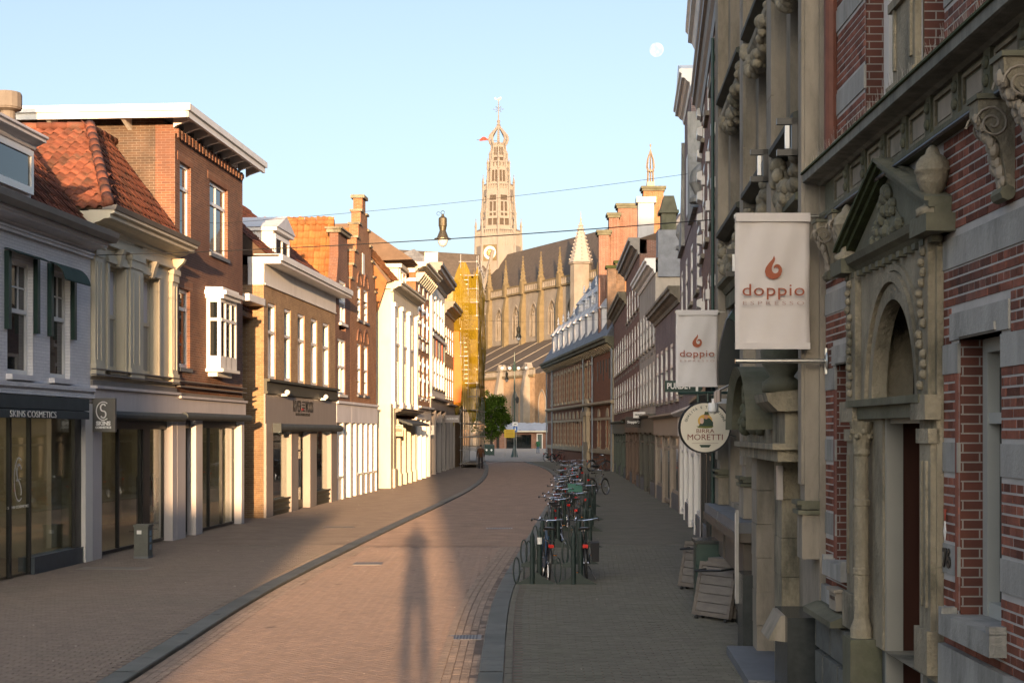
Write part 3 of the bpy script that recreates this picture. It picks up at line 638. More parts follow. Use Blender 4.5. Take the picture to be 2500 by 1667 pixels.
# bay window
a,b=F.s(504),F.s(579,.38); c,d=F.h(540,905),F.h(540,715)
c=F.h(505,900); d=F.h(505,728)
m=F.mb(); fr=.09
o1=.38; i=.03
for (x0,y0,x1,y1) in ((a,0,a+i,o1),(a+i,o1,b-i,o1),(b-i,o1,b,0)):
    v=Vector((x1-x0,y1-y0,0)); L=v.length; m.T=Matrix.Translation((x0,y0,0))@Matrix.Rotation(math.atan2(v.y,v.x),4,'Z')
    m.box(0,fr,-.06,0,c,d); m.box(L-fr,L,-.06,0,c,d); m.box(fr,L-fr,-.06,0,c,c+.35); m.box(fr,L-fr,-.06,0,d-.1,d); m.box(fr,L-fr,-.06,.01,c+(d-c)*.68,c+(d-c)*.68+.08)
    if L>.8:
        for q_ in (1,2): m.box(L*q_/3-.04,L*q_/3+.04,-.06,0,c,d)
m.T=None; bw=obj('bay_window',m,W_GLOSS,h3)
for (x0,y0,x1,y1) in ((a,0,a+i,o1),(a+i,o1,b-i,o1),(b-i,o1,b,0)):
    q=F.mb(); v=Vector((x1-x0,y1-y0,0)); L=v.length; q.T=Matrix.Translation((x0,y0,0))@Matrix.Rotation(math.atan2(v.y,v.x),4,'Z'); q.box(.02,L-.02,-.04,-.03,c+.3,d-.05); obj('pane',q,GLASS,bw)
m=F.mb(); pl=[(a,0),(a+i,o1),(b-i,o1),(b,0)]
m.prism([(a-.08,0),(a+i-.04,o1+.08),(b-i+.04,o1+.08),(b+.08,0)],c-.08,c,'z'); m.prism([(a+.15,0),(a+i+.1,o1-.12),(b-i-.1,o1-.12),(b-.15,0)],c-.2,c-.08,'z')
obj('bay_sill',m,W_GLOSS,bw); m=F.mb()
m.prism([(a-.1,0),(a+i-.05,o1+.1),(b-i+.05,o1+.1),(b+.1,0)],d,d+.1,'z'); m.prism([(a-.18,0),(a+i-.1,o1+.18),(b-i+.1,o1+.18),(b+.18,0)],d+.1,d+.2,'z'); m.prism([(a-.1,0),(a+i,o1+.06),(b-i,o1+.06),(b+.1,0)],d+.2,d+.3,'z')
obj('bay_cornice',m,W_GLOSS,bw)
# eaves
ez=F.h(461,318,.9)
zt=ze+.4
m=F.mb(); m.box(-.6,E+.5,-6.5,.5,zt+.28,zt+.34); m.box(-.65,E+.55,.46,.54,zt+.14,zt+.42); m.box(-.65,-.57,-7,.54,zt+.14,zt+.42); m.box(-.7,E+.6,.5,.6,zt+.3,zt+.46); m.box(-.72,-.62,-7,.6,zt+.3,zt+.46); obj('eaves',m,W_WHITE,h3)
m=F.mb(); m.box(-.6,E+.5,-7,.5,zt+.345,zt+.42); obj('roof',m,LEAD,h3)
for k in range(9):
    x=-.1+k*(E+.5)/8
    m=F.mb(); m.prism([(.0,zt-.0),(.1,zt+.06),(.45,zt+.18),(.45,zt+.278),(.0,zt+.278)],x-.05,x+.05,'x'); obj('bracket',m,W_WHITE,h3)
for k in range(3):
    y=-1.2-k*1.9; m=F.mb(); m.prism([(0,zt+.278),(-.6,zt+.278),(-.6,zt+.16),(0,zt-.02)],y,y+.1,'y'); obj('bracket',m,W_WHITE,h3)
m=F.mb(); m.box(0,E,0,.05,zt-.12,zt); 
for k in range(int(E/.3)): m.box(k*.3,k*.3+.15,.05,.09,zt-.22,zt-.0)
obj('dentils',m,B_BROWN,h3)
m=F.mb(); m.box(0.001,E-.001,-9,-.3,zb3,zt+.27); m.box(0.001,E-.001,-9,-3.72,0,zb3); obj('body',m,B_DARK,h3)
m=F.mb(); m.box(-.012,.3,-.5,-.001,zb3+3,zt+.1); obj('quoin',m,B_BROWN,h3)
zf1=F.h(435,966); zf0=F.h(435,1010)
shop23(F,h3,E,[(.02,F.s(447)+.05),(F.s(474),F.s(490)),(E-.3,E)],[(F.s(447)+.1,F.s(472)),(F.s(492),E-.33)],zf0,zf1)
m=F.mb(); m.box(0,E,-3.7,-3.6,0,zf0); m.box(E-.1,E,-3.6,-.3,0,zf0); obj('room_wall',m,RM,h3)
m=F.mb(); m.box(0,E-.1,-3.6,-.25,.01,.04); obj('room_floor',m,RF,h3)
m=F.mb(); m.box(0,E-.1,-3.6,-.3,zf0,zf0+.1); obj('room_ceiling',m,W_WHITE,h3)
m=F.mb(); m.box(0,E,0,.05,zf1+.01,zf1+.08); m.box(0,E,.04,.14,zf1+.22,zf1+.25); m.box(0,E,.04,.14,zf1+.36,zf1+.38); obj('cable_tray',m,GUTTER,h3)
# ceiling spots in the two shops (lit lamps in the photograph)
SPOT=emis('spot_lamp',(1,.85,.6),6)
def shoplight(par,p,w_,col=(1,.8,.55)):
    l_=bpy.data.lights.new('shop_light','POINT'); l_.energy=w_; l_.color=col; l_.shadow_soft_size=.1; o=bpy.data.objects.new('shop_light',l_); COL.objects.link(o); o.parent=par; o.location=p
for k,(x,Fq,zz) in enumerate(((2.2,F2,zf0-.02),(4.6,F2,zf0-.02),(2.4,F3,zf0-.02),(4.2,F3,zf0-.02))):
    t=thing('ceiling_spot','%s lit ceiling spot in the glass shop between the cosmetics and grey shops'%['first','second','third','fourth'][k],'lamp',Fq.world(x,-1.4,zz-.08),0)
    q=MB(); q.lathe([(.06,.02),(.07,.1)],(0,0,0),10); obj('housing',q,BLACK,t); q=MB(); q.lathe([(.001,.012),(.055,.012),(.055,.018)],(0,0,0),10); obj('bulb',q,SPOT,t); shoplight(t,(0,0,-.06),9)
# utility cabinet
t=thing('utility_cabinet','grey green utility cabinet with stickers against the cream shop post','cabinet',(-7.88,30.4,0),-.05)
m=MB(); m.box(-.16,.16,-.17,.17,0,.05); obj('base',m,BLUEST,t)
CAB=mat('cabinet_grey_green',(.12,.125,.11),.6,.2,scale=6,dirt=(.06,.065,.06),damt=.5)
m=MB(); m.box(-.15,.15,-.16,.16,.05,.68); obj('body',m,CAB,t); m=MB(); m.box(-.17,.17,-.18,.18,.68,.72); obj('lid',m,CAB,t)
m=MB(); m.box(-.09,.01,-.168,-.161,.52,.6); obj('sticker',m,W_GLOSS,t)
for zz in (.18,.34,.48): 
    m=MB(); m.box(.151,.156,-.05,.07,zz,zz+.11); obj('sticker',m,mat('sticker%d'%(zz*100),random.choice([(.5,.5,.5),(.5,.2,.1),(.2,.3,.4)]),.6),t)

for k,x in enumerate((3.4,5.6,7.8)):
    t=thing('ceiling_spot','%s lit ceiling spot inside the cosmetics shop'%['left','middle','right'][k],'lamp',Fac((lx(20),20),(lx(29.78),29.78),-1).world(x,-1.6,2.55),0)
    q=MB(); q.lathe([(.06,.02),(.07,.1)],(0,0,0),10); obj('housing',q,BLACK,t); q=MB(); q.lathe([(.001,.012),(.055,.012),(.055,.018)],(0,0,0),10); obj('bulb',q,SPOT,t); shoplight(t,(0,0,-.06),9)

def rack(F,x,o,label,cols):
    t=thing('clothes_rack',label,'clothes rack',F.world(x,o,.05),F.rz)
    m=MB(); m.tube((0,0,1.45),(1.1,0,1.45),.015,n=6)
    for q in (0,1.1): m.tube((q,0,0),(q,0,1.45),.015,n=6); m.tube((q,-.2,.02),(q,.2,.02),.015,n=6)
    obj('rail',m,BLACK,t)
    for i in range(9):
        m=MB(); c=.08+i*.118; w_=random.uniform(.17,.23); L=random.uniform(.65,1.0)
        m.hexa([(c-.03,-w_,1.38-L),(c+.03,-w_,1.38-L),(c+.03,w_,1.38-L),(c-.03,w_,1.38-L),(c-.015,-w_*.75,1.34),(c+.015,-w_*.75,1.34),(c+.015,w_*.75,1.34),(c-.015,w_*.75,1.34)])
        obj('garment',m,cols[i%len(cols)],t)
GC=[mat('garment%d'%i,c,.85,.15) for i,c in enumerate([(.05,.05,.06),(.28,.25,.2),(.16,.05,.03),(.07,.09,.08),(.35,.33,.3)])]
rack(F2,2.6,-1.5,'rack of dark and cream clothes in the glass shop below the cream house',GC); rack(F2,4.3,-2.4,'second clothes rack deeper in the shop below the cream house',GC[::-1]); rack(F3,1.8,-1.6,'rack of clothes in the shop below the brown brick house',GC[1:]+GC[:1]); rack(F3,4.0,-2.2,'clothes rack at the back of the shop below the brown brick house',GC[2:]+GC[:2])

# ---------------------------------------------------------------- left row, further on
def pwin(F,x0,x1,yt,yb,xr=None):
    xr=xr or x0; return (F.s(x0),F.s(x1),F.h(xr,yb),F.h(xr,yt))
# 4 ochre brick house with the grey clothes shop
F=Fac((-7.75,44.4),(-6.9,55.5),-1); E=F.L; F4=F
h4=F.thing('shop_house','ochre brick house with five tall windows above a grey clothes shop','house')
zt=F.h(644,644); zfr=F.h(644,695); zsh=F.h(644,924)
wx=[(654,674),(694,711),(727,744.5),(759,775),(788,804)]
wz0,wz1=zsh+.02,F.h(654,738)
ops=[(F.s(a),F.s(b)-.05,wz0,wz1) for a,b in wx]
m=F.mb(); wall(m,0,E,zsh-.05,zfr,ops,depth=.22,side=.0); m.add([(0,0,0),(0,-8,0),(0,-8,zfr),(0,0,zfr)],[(0,1,2,3)]); obj('wall',m,B_OCHRE,h4)
for i,q in enumerate(ops): window(F,h4,*q,o=-.03,th=.19,split=.62,fw=.09,glass=GLASS if i==1 else BLIND,upglass=GLASS)
m=F.mb(); m.box(-.02,E,0,.03,zfr,zt); m.box(-.02,.0,-.5,0.03,zfr,zt); m.box(0,E,0.03,.06,zfr,zfr+.05); obj('frieze',m,W_WHITE,h4)
m=F.mb(); m.box(-.05,E+.5,-.5,.55,zt,zt+.22); m.box(-.08,E+.5,.5,.62,zt+.1,zt+.27); obj('cornice',m,W_WHITE,h4)
m=F.mb(); m.box(-.1,E+.5,-.3,.6,zt+.272,zt+.3); obj('gutter',m,ZINC,h4)
m=F.mb(); m.box(.2,E-.2,-7.9,-.35,zsh,zt); m.box(.2,E-.2,-7.9,-2.9,0,zsh); obj('body',m,B_DARK,h4)
zg1=F.h(644,961); zg0=F.h(644,1034)
m=F.mb(); m.box(0,E,0,.1,zg1,zsh); m.box(-.03,E,.1,.2,zsh-.08,zsh); m.box(0,E,.1,.13,zg1+.02,zg1+.08); obj('shop_cornice',m,OLIVE,h4)
m=F.mb(); m.box(0,E,.0,.05,zg0,zg1); fa=obj('fascia',m,GREYBR,h4)
SR=F.s(742,.06); SC=F.s(760,.06)
for wd,(a,b),mt in (('RIVER',(715.5,736),BLACK),('WOODS',(746,765),BLACK)):
    x0,x1=F.s(a,.06),F.s(b,.06); text('lettering',wd,.56,mt,fa,basis(((x0+x1)/2,-.058,F.h(740,994,.06)),(1,0,0),(0,0,1)),fit=(x1-x0),bold=.003)
m=F.mb(); x0,x1=F.s(737.5,.06),F.s(745,.06); zz=F.h(741,1004,.06)
for k in range(4): m.box(x0,x1,.052,.06,zz+.1*k,zz+.1*k+.045)
obj('flag_emblem',m,BLACK,fa); m=F.mb(); m.box(x0,x1-.2,.052,.059,zz-.0,zz+.1); obj('flag_emblem',m,mat('emblem_red',(.4,.03,.03),.5),fa)
text('lettering','NORTH-EASTERN SUPPLIERS',.13,BLACK,fa,basis((F.s(740,.06),-.058,F.h(740,1012,.06)),(1,0,0),(0,0,1)),fit=F.s(757,.06)-F.s(722,.06))
m=F.mb(); m.tube((.9,.22,zg0-.12),(E-.1,.22,zg0-.12),.13,n=10); m.box(.85,.95,.0,.35,zg0-.28,zg0+.02); obj('awning_roll',m,DGREY,h4)
for k,x in enumerate((F.s(694,.2),F.s(789,.2))):
    m=F.mb(); m.ball((x,.3,zsh-.38),.09,8,6); m.box(x-.03,x+.03,.1,.3,zsh-.5,zsh-.42); obj('lamp',m,W_GLOSS,h4)
pil=[(.0,F.s(661)),(F.s(706),F.s(723)),(F.s(752),F.s(768)),(F.s(804),E-.02)]
for a,b in pil:
    m=F.mb(); m.box(a,b,-.3,.08,0,zg0); obj('pilaster',m,GREYBR,h4)
for a,b,d in ((pil[0][1],pil[1][0],0),(pil[2][1],pil[3][0],0),(pil[1][1],pil[2][0],1)):
    m=F.mb(); m.box(a,b,-.3,-.1,zg0-.25,zg0); 
    if not d: m.box(a,b,-.3,.0,0,.5); m.box(a,b,.0,.04,.12,.18); m.box(a,b,.0,.04,.3,.36); m.box(a,b,.0,.06,.46,.52)
    obj('bulkhead' if not d else 'door_header',m,OLIVE,h4)
    if d:
        pass
        m=F.mb(); mid=(a+b)/2
        for u,v in ((a,mid),(mid,b)):
            m.box(u,u+.08,-.26,-.2,0,zg0-.25); m.box(v-.08,v,-.26,-.2,0,zg0-.25); m.box(u+.08,v-.08,-.26,-.2,0,.3); m.box(u+.08,v-.08,-.26,-.2,zg0-.95,zg0-.88); m.box(u+.08,v-.08,-.26,-.2,zg0-.33,zg0-.25)
        do=obj('door',m,OLIVE,h4)
        for u,v in ((a,mid),(mid,b)):
            q=F.mb(); q.box(u+.07,v-.07,-.235,-.225,.3,zg0-.3); obj('pane',q,SHOPG,do)
        for s_ in (-.1,.1):
            q=F.mb(); q.tube((mid+s_,-.1,.75),(mid+s_,-.1,1.75),.025,n=8); obj('handle',q,STEEL,do)
    else:
        q=F.mb(); q.box(a,b,-.1,-.09,.5,zg0-.25); obj('shop_window',q,SHOPG,h4)
m=F.mb(); m.box(.1,E-.1,-2.9,-2.85,0,zg0+.2); m.box(.1,.15,-2.85,-.3,0,zg0); obj('room_wall',m,mat('red_room',(.28,.1,.06),.8,.1),h4)
m=F.mb(); m.box(.15,E-.1,-2.85,-.3,.0,.06); obj('room_floor',m,RF,h4); m=F.mb(); m.box(.15,E-.1,-2.85,-.3,zg0-.1,zg0); obj('room_ceiling',m,W_WHITE,h4)
for k,x in enumerate((2.0,7.8)):
    t=thing('ceiling_spot','%s lit ceiling spot in the grey clothes shop'%['left','right'][k],'lamp',F.world(x,-1.3,zg0-.2),0)
    q=MB(); q.lathe([(.06,.02),(.07,.1)],(0,0,0),10); obj('housing',q,BLACK,t); q=MB(); q.lathe([(.001,.012),(.055,.012),(.055,.018)],(0,0,0),10); obj('bulb',q,SPOT,t); shoplight(t,(0,0,-.06),14)
m=F.mb(); m.box(F.s(684),F.s(704),-.9,-.85,.5,zg0-.25); obj('window_screen',m,W_CREAM,h4)
# roof + dormer
m=F.mb(); ro=zt+.28; m.prism([(.1,ro),(-3.6,ro+3.3),(-7.5,ro)],0,E,'x'); r4=obj('roof',m,TILEB,h4)
tiles(r4,(0,-.05,ro),(1,0,0),(0,3.7,3.3),int(E/.24),16,TILE,budget=0)
tiles(r4,(0,7.5,ro),(0,-1,0),(0.2,0,1),1,1,TILE)
da,db=F.s(676,-.2),F.s(742,-.2); da,db=2.6,4.9; z0=ro-.1; z1=F.h(731,590,-.3)
m=F.mb(); m.box(da,db,-3.4,-.35,z0,z1-.12); m.box(da-.1,db+.1,-3.6,-.2,z1-.12,z1); dm=obj('dormer',m,W_WHITE,h4)
m=F.mb(); m.prism([(da-.14,z1),(db+.14,z1),((da+db)/2,z1+.5)],-3.6,-.15,'y'); obj('dormer_roof',m,ZINC,h4)
window(F,h4,da+.12,db-.12,z0+.3,z1-.2,o=-.3,split=0,lo=(2,1),bar=.1,fw=.14,name='dormer_window')
m=F.mb(); m.box(-1.9,-.0,-2.5,.05,F.h(600,732),F.h(600,714)); obj('side_gutter',m,W_WHITE,h4)
# narrow dark passage wall between houses 3 and 4
al=thing('passage_wall','dark narrow plastered wall in the gap beside the brown brick house','wall',(lx(42.2),42.2,0),0)
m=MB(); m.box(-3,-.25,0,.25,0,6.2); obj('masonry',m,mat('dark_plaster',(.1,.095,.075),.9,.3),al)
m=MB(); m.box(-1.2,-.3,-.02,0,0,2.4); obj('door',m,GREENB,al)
m=MB(); m.prism([(-3,6.2),(-.2,6.2),(-.2,6.35),(-3,9.2)],0,2.2,'y'); ar=obj('roof',m,TILEB,al); tiles(ar,(-.2,-.1,6.35),(0,1,0),(-2.8,0,2.85),9,14,TILE,budget=0)
# 5+6 dark brick neck gable and stepped gable
F=Fac((-6.9,55.5),(-6.2,65),-1); E=F.L
xs5=F.s(855)
h5=F.thing('gable_house','dark brown brick house with a narrow neck gable beside the stepped gable','house')
zf=F.h(822,978); 
w5=[pwin(F,828,844,682,787),pwin(F,824,843,825,962)]
x5=(w5[0][0]+w5[0][1])/2
def gable(m,prof,ops,o=0,th=.35):
    "polygon gable wall (list of (x,z) counter-clockwise) plus rectangular part handled by caller"
    m.prism(prof,o-th,o,'y')
ze=F.h(830,805)
m=F.mb(); wall(m,.01,xs5-.01,zf,ze,[w5[1]],depth=.2,side=.3); obj('wall',m,B_BROWN,h5)
gt=F.h(832,572); g1=F.h(832,690)
c=xs5/2
m=F.mb(); hw=.95
q=w5[0]
prof=[(.01,ze),(q[0],ze),(q[0],q[3]),(q[1],q[3]),(q[1],ze),(xs5-.01,ze),(c+1.6,g1-.4),(c+1.25,g1+.15),(c+hw,g1+1.0),(c+hw,gt),(c-hw,gt),(c-hw,g1+1.0),(c-1.25,g1+.15),(c-1.6,g1-.4)]
gable(m,prof,None); obj('gable',m,B_BROWN,h5)
m=F.mb(); m.box(c-hw-.12,c+hw+.12,-.45,.12,gt,gt+.14); m.box(c-hw-.2,c+hw+.2,-.5,.18,gt+.14,gt+.2); obj('coping',m,STONE,h5)
window(F,h5,*q,o=-.03,th=.17,split=.5,lo=(2,1),fw=.09,sill=.1,sillm=W_WHITE); window(F,h5,*w5[1],o=-.03,th=.17,split=.5,up=(2,1),lo=(2,1),fw=.09,sill=.1,sillm=W_WHITE)
m=F.mb(); m.prism([(.1,ze),(c,F.h(830,538)),(xs5+.1,ze)],-9,-.36,'y'); r5=obj('roof',m,TILEB,h5)
zr=F.h(830,538); v=Vector((c-.1,0,zr-ze)); tiles(r5,(.1,9,ze),(0,-1,0),v,36,int(v.length/.3)+1,TILEO,budget=0); ridge(r5,(c,9,zr),(c,.4,zr),TILEO,.13)
m=F.mb(); m.box(.02,xs5-.02,-9,-.36,zf,ze); m.box(.02,xs5,-9,-1.2,0,zf); obj('body',m,B_DARK,h5)
h6=F.thing('gable_house','orange brick stepped gable house with stone capped steps','house')
a6=xs5; wd=E-xs5
ze6=F.h(858,720); ztop=F.h(888,487); n=7; cc=a6+wd/2
w6=[pwin(F,872,881,697,779,872),pwin(F,888,898,703,790,888),pwin(F,872,881,836,962,868),pwin(F,888,898,840,968,886)]
w6=[(a,b,w6[0][2],w6[0][3]) if i<2 else (a,b,w6[2][2],w6[2][3]) for i,(a,b,c_,d) in enumerate(w6)]
m=F.mb(); wall(m,a6+.01,E,zf,ze6,w6[2:]+[(a,b,c_,min(d,ze6)) for a,b,c_,d in w6[:2]],depth=.2,side=.3)
obj('wall',m,B_OR,h6)
stp=(ztop-ze6)/n; hw0=wd/2-.02; hw1=.38
for k in range(n):
    hw=hw0+(hw1-hw0)*(k/(n-1)); z0=ze6+stp*k
    m=F.mb(); holes=[(a,b,max(c_,z0),min(d,z0+stp)) for a,b,c_,d in w6[:2] if d>z0 and c_<z0+stp]
    wall(m,cc-hw,cc+hw,z0,z0+stp,holes,depth=.2); wall(m,cc-hw,cc+hw,z0,z0+stp,holes,o=-.4,depth=0)
    for x in (cc-hw,cc+hw): m.add([(x,0,z0),(x,-.4,z0),(x,-.4,z0+stp),(x,0,z0+stp)],[(0,1,2,3)])
    obj('gable_step',m,B_OR,h6)
    nh=hw0+(hw1-hw0)*((k+1)/(n-1)) if k<n-1 else 0
    for sg_ in ((-1,1) if k<n-1 else (0,)):
        q=F.mb()
        if sg_: q.box(cc+sg_*(hw+.06),cc+sg_*(nh-.01),-.46,.08,z0+stp,z0+stp+.09)
        else: q.box(cc-hw1-.12,cc+hw1+.12,-.5,.1,z0+stp,z0+stp+.14)
        obj('coping',q,STONE,h6)
for q in w6: window(F,h6,*q,o=-.03,th=.17,split=.5,lo=(1,2),fw=.08,sill=.08,sillm=BLUEST)
q=pwin(F,884,889,618,669); m=F.mb(); m.box(q[0],q[1],.0,.02,q[2],q[3]); obj('loft_shutter',m,W_WHITE,h6)
for q in w6:
    m=F.mb(); n_=10; cx=(q[0]+q[1])/2; r=(q[1]-q[0])/2+.12; pts=[(cx+r*math.cos(math.pi*i/n_),q[3]+.1+r*math.sin(math.pi*i/n_)) for i in range(n_+1)]; pts+=[(cx+(r-.14)*math.cos(math.pi*i/n_),q[3]+.1+(r-.14)*math.sin(math.pi*i/n_)) for i in range(n_,-1,-1)]
    m.prism(pts,0,.05,'y'); obj('relieving_arch',m,B_BROWN,h6)
m=F.mb(); m.prism([(a6+.2,ze6),(cc,ze6+3.2),(E-.2,ze6)],-9,-.41,'y'); r6=obj('roof',m,TILEO,h6)
m=F.mb(); m.box(a6+.02,E-.02,-9,-.4,zf,ze6); m.box(a6,E-.02,-9,-1.2,0,zf); obj('body',m,B_DARK,h6)
def whiteshop(F,h,x0,x1,zf,zf0,doors):
    m=F.mb(); m.box(x0,x1,-.1,.06,zf0,zf); m.box(x0,x1,.06,.14,zf-.1,zf); obj('fascia',m,W_LILAC,h)
    n=max(2,round((x1-x0)/1.35)); 
    for i in range(n+1):
        x=x0+(x1-x0)*i/n; w_=.17
        m=F.mb(); m.box(max(x0,x-w_),min(x1,x+w_),-.3,.04,0,zf0); obj('post',m,W_WHITE,h)
    for i in range(n):
        a,b=x0+(x1-x0)*i/n+.17,x0+(x1-x0)*(i+1)/n-.17
        lo=.05 if i in doors else .85
        if i not in doors: m=F.mb(); m.box(a,b,-.3,-.02,0,.85); m.box(a,b,-.3,.05,.85,.92); obj('bulkhead',m,W_WHITE,h)
        window(F,h,a,b,lo+.07,zf0,o=-.2,split=.75,fw=.08,frame=W_WHITE,glass=CURT,upglass=GLASS,name='door' if i in doors else 'shop_window')
zf0=F.h(822,1031)
whiteshop(F,h5,.02,xs5,zf,zf0,(1,)); whiteshop(F,h6,xs5+.02,E,zf,zf0,(0,))
# 7 white classical corner front with tile roof
F=Fac((-5.8,68.4),(-5.25,77.5),-1); E=F.L
h7=F.thing('shop_house','cream white classical house with dormer and steep orange tile roof','house')
zt=F.h(957,701); zs=F.h(957,996)
wx=[(962,972),(982,991),(1000,1008)]
wx=[(.95+i*2.75,2.35+i*2.75) for i in range(3)]
up=(F.h(960,835),F.h(960,768)); lo=(F.h(960,985),F.h(960,878))
ops=[(a,b,up[0],up[1]) for a,b in wx]+[(a,b,lo[0],lo[1]) for a,b in wx]
m=F.mb(); wall(m,0,E,zs,zt,ops,depth=.3); m.add([(0,0,0),(0,-9,0),(0,-9,zt-2.2),(0,-1.2,zt-2.2),(0,-1.2,zt),(0,0,zt)],[(0,1,2,3,4,5)]); obj('wall',m,W_CREAM,h7)
for q in ops: window(F,h7,*q,o=-.05,th=.2,split=.65,fw=.1,glass=GLASS,sill=.08,sillm=W_WHITE)
for a,b in ((0,.6),(wx[0][1]+.3,wx[1][0]-.3),(wx[1][1]+.3,wx[2][0]-.3),(E-.55,E)):
    m=F.mb(); m.box(a,b,0,.16,zs,zt-.75); m.box(a-.06,b+.06,0,.22,zt-.95,zt-.75); m.box(a-.04,b+.04,0,.2,zs,zs+.3); obj('pilaster',m,W_WHITE,h7)
m=F.mb(); m.box(-.02,E,0,.1,zt-.75,zt-.25); cornice(m,-.25,E+.2,zt-.25,.5,.6); m.box(-.25,0,-1.5,0,zt-.1,zt+.25); obj('entablature',m,W_CREAM,h7)
m=F.mb(); m.box(-.9,0,-1.2,.1,0,zs+.2); obj('corner_pier',m,W_CREAM,h7)
m=F.mb(); m.box(.1,E-.1,-9,-.4,zs,zt-.1); m.box(.1,E-.1,-9,-2.2,0,zs); obj('body',m,B_OCHRE,h7)
m=F.mb(); zr=12.3; m.prism([(.1,zt+.2),(-2.0,zr),(-8.5,zr-.4),(-8.5,zt-2)],-.7,E,'x'); r7=obj('roof',m,TILEB,h7)
v=Vector((0,2.1,zr-zt-.2)); tiles(r7,(-.7,-.1,zt+.2),(1,0,0),v,42,int(v.length/.3),TILEO,budget=0)
m=F.mb(); m.prism([(-.9,zt-2.2),(-8.5,zt-2.2),(-8.5,zr-.4),(-2,zr),(-.1,zt+.2)],-.75,-.68,'x'); obj('roof_side',m,TILEO,h7)
v=Vector((.0,-4.5,0)); 
tiles(r7,(-.8,9.2,zt-2.4),(0,-1,0),(.25,0,1),34,int((zr-zt+2.4)/.3),TILEO,keep=lambda u,vv:(u<8.3) and (9.2-u)>.9+max(0,vv-1.6)*.75 and vv<zr-zt+2.2,budget=0)
m=F.mb(); a,b=5.2,7.8; z0=F.h(985,718,-.3); z1=F.h(985,660,-.3)
m.box(a,b,-3.5,-.4,zt,z1); m.box(a-.15,b+.15,-3.6,-.2,z1,z1+.2); obj('dormer',m,W_CREAM,h7); window(F,h7,a+.1,b-.1,zt+.3,z1-.05,o=-.32,split=.5,up=(2,1),lo=(2,1),fw=.12,bar=.08,name='dormer_window')
# shop level of 7
zh=F.h(960,1015)
m=F.mb(); cornice(m,.4,E,zs-.3,.3,.5); obj('shop_cornice',m,GUTTER,h7)
m=F.mb(); m.prism([(.2,zs-.5),(.9,zs-.75),(.9,zs-.85),(.2,zs-.62)],.9,E-1.2,'x'); obj('awning',m,DGREY,h7)
for i in range(5):
    a=.7+i*(E-.9)/4.2; m=F.mb(); m.box(a,a+.45,-.3,.06,0.6,zs-.5); m.box(a-.05,a+.5,-.3,.12,0,.6); obj('post',m,W_CREAM if i else W_WHITE,h7)
for i in range(4):
    a=1.15+i*(E-.9)/4.2; window(F,h7,a,a+1.65,.65,zs-.6,o=-.2,split=0,fw=.07,glass=CURT,name='shop_window')
m=F.mb(); m.box(-.05,.7,-.6,.12,.9,zs-.02); m.box(-.15,.8,-.7,.2,0,.9); obj('corner_pillar',m,W_CREAM,h7)
m=F.mb(); m.box(-.2,-.05,-1.1,-.75,.5,zs-.8); obj('orange_panel',m,mat('orange_panel',(.5,.13,.02),.6),h7)
def banner_sign(name,label,F,s_,o0,o1,z0,z1,mt,txt=None,tm=None,size=.2,th=.1,rim=None):
    "flat sign standing out from a front, facing the camera"
    t=thing(name,label,'sign',F.world(s_,0,0),0)
    A=F.world(s_,o0,0);B=F.world(s_,o1,0); x0,x1=sorted((A[0]-t.location.x,B[0]-t.location.x)); 
    m=MB(); m.box(x0,x1,-th/2,th/2,z0,z1); pn=obj('panel',m,mt,t)
    m=MB(); zz=(z0+z1)/2; xa=min(0,x0) if x0>0 or x1<0 else x0; m.box(min(0,x0),max(0,x1),-.02,.02,z1-.12,z1-.06) ; obj('bracket',m,IRON,t)
    if rim:
        m=MB()
        for q in ((x0,x0+.04,z0,z1),(x1-.04,x1,z0,z1),(x0+.04,x1-.04,z0,z0+.04),(x0+.04,x1-.04,z1-.04,z1)): m.box(q[0],q[1],-th/2-.012,-th/2,q[2],q[3])
        obj('rim',m,rim,t)
    if txt:
        ls=txt.split('\n')
        for i,l_ in enumerate(ls): text('lettering',l_,size,tm or W_GLOSS,pn,basis(((x0+x1)/2,-th/2-.006,z0+(z1-z0)*(1-(i+.5)/len(ls))),(1,0,0),(0,0,1)),bold=.004,fit=(x1-x0)*.82 if len(l_)>2 else None)
    return t
def spx(F,s_,x0,x1,yt,yb):
    "outward range and heights of a camera-facing sign at distance s_ along the front"
    Z=F.P0[1]+s_*F.d[1]; bx=F.P0[0]+s_*F.d[0]
    f=lambda x:((x-CX)/FX*Z-bx)/F.n[0]
    o=sorted((f(x0),f(x1))); return o[0],o[1],EYE+(HY-yb)/FX*Z,EYE+(HY-yt)/FX*Z
BRZ=mat('bronze_sign',(.22,.19,.16),.5,.1)
banner_sign('projecting_sign','grey brown sign with a crown and pale letters on the cream corner pier',F,-.8,*spx(F,-.8,915,953,1035,1053),BRZ,'STATE OF ART',W_CREAM,.12)
banner_sign('projecting_sign','square dark olive sign with pale rim and two lines of letters',F,.9,*spx(F,.9,957,984,1037,1064),mat('sign_olive',(.14,.115,.07),.5),'FLYING\nTIGER',W_CREAM,.16,rim=W_CREAM)
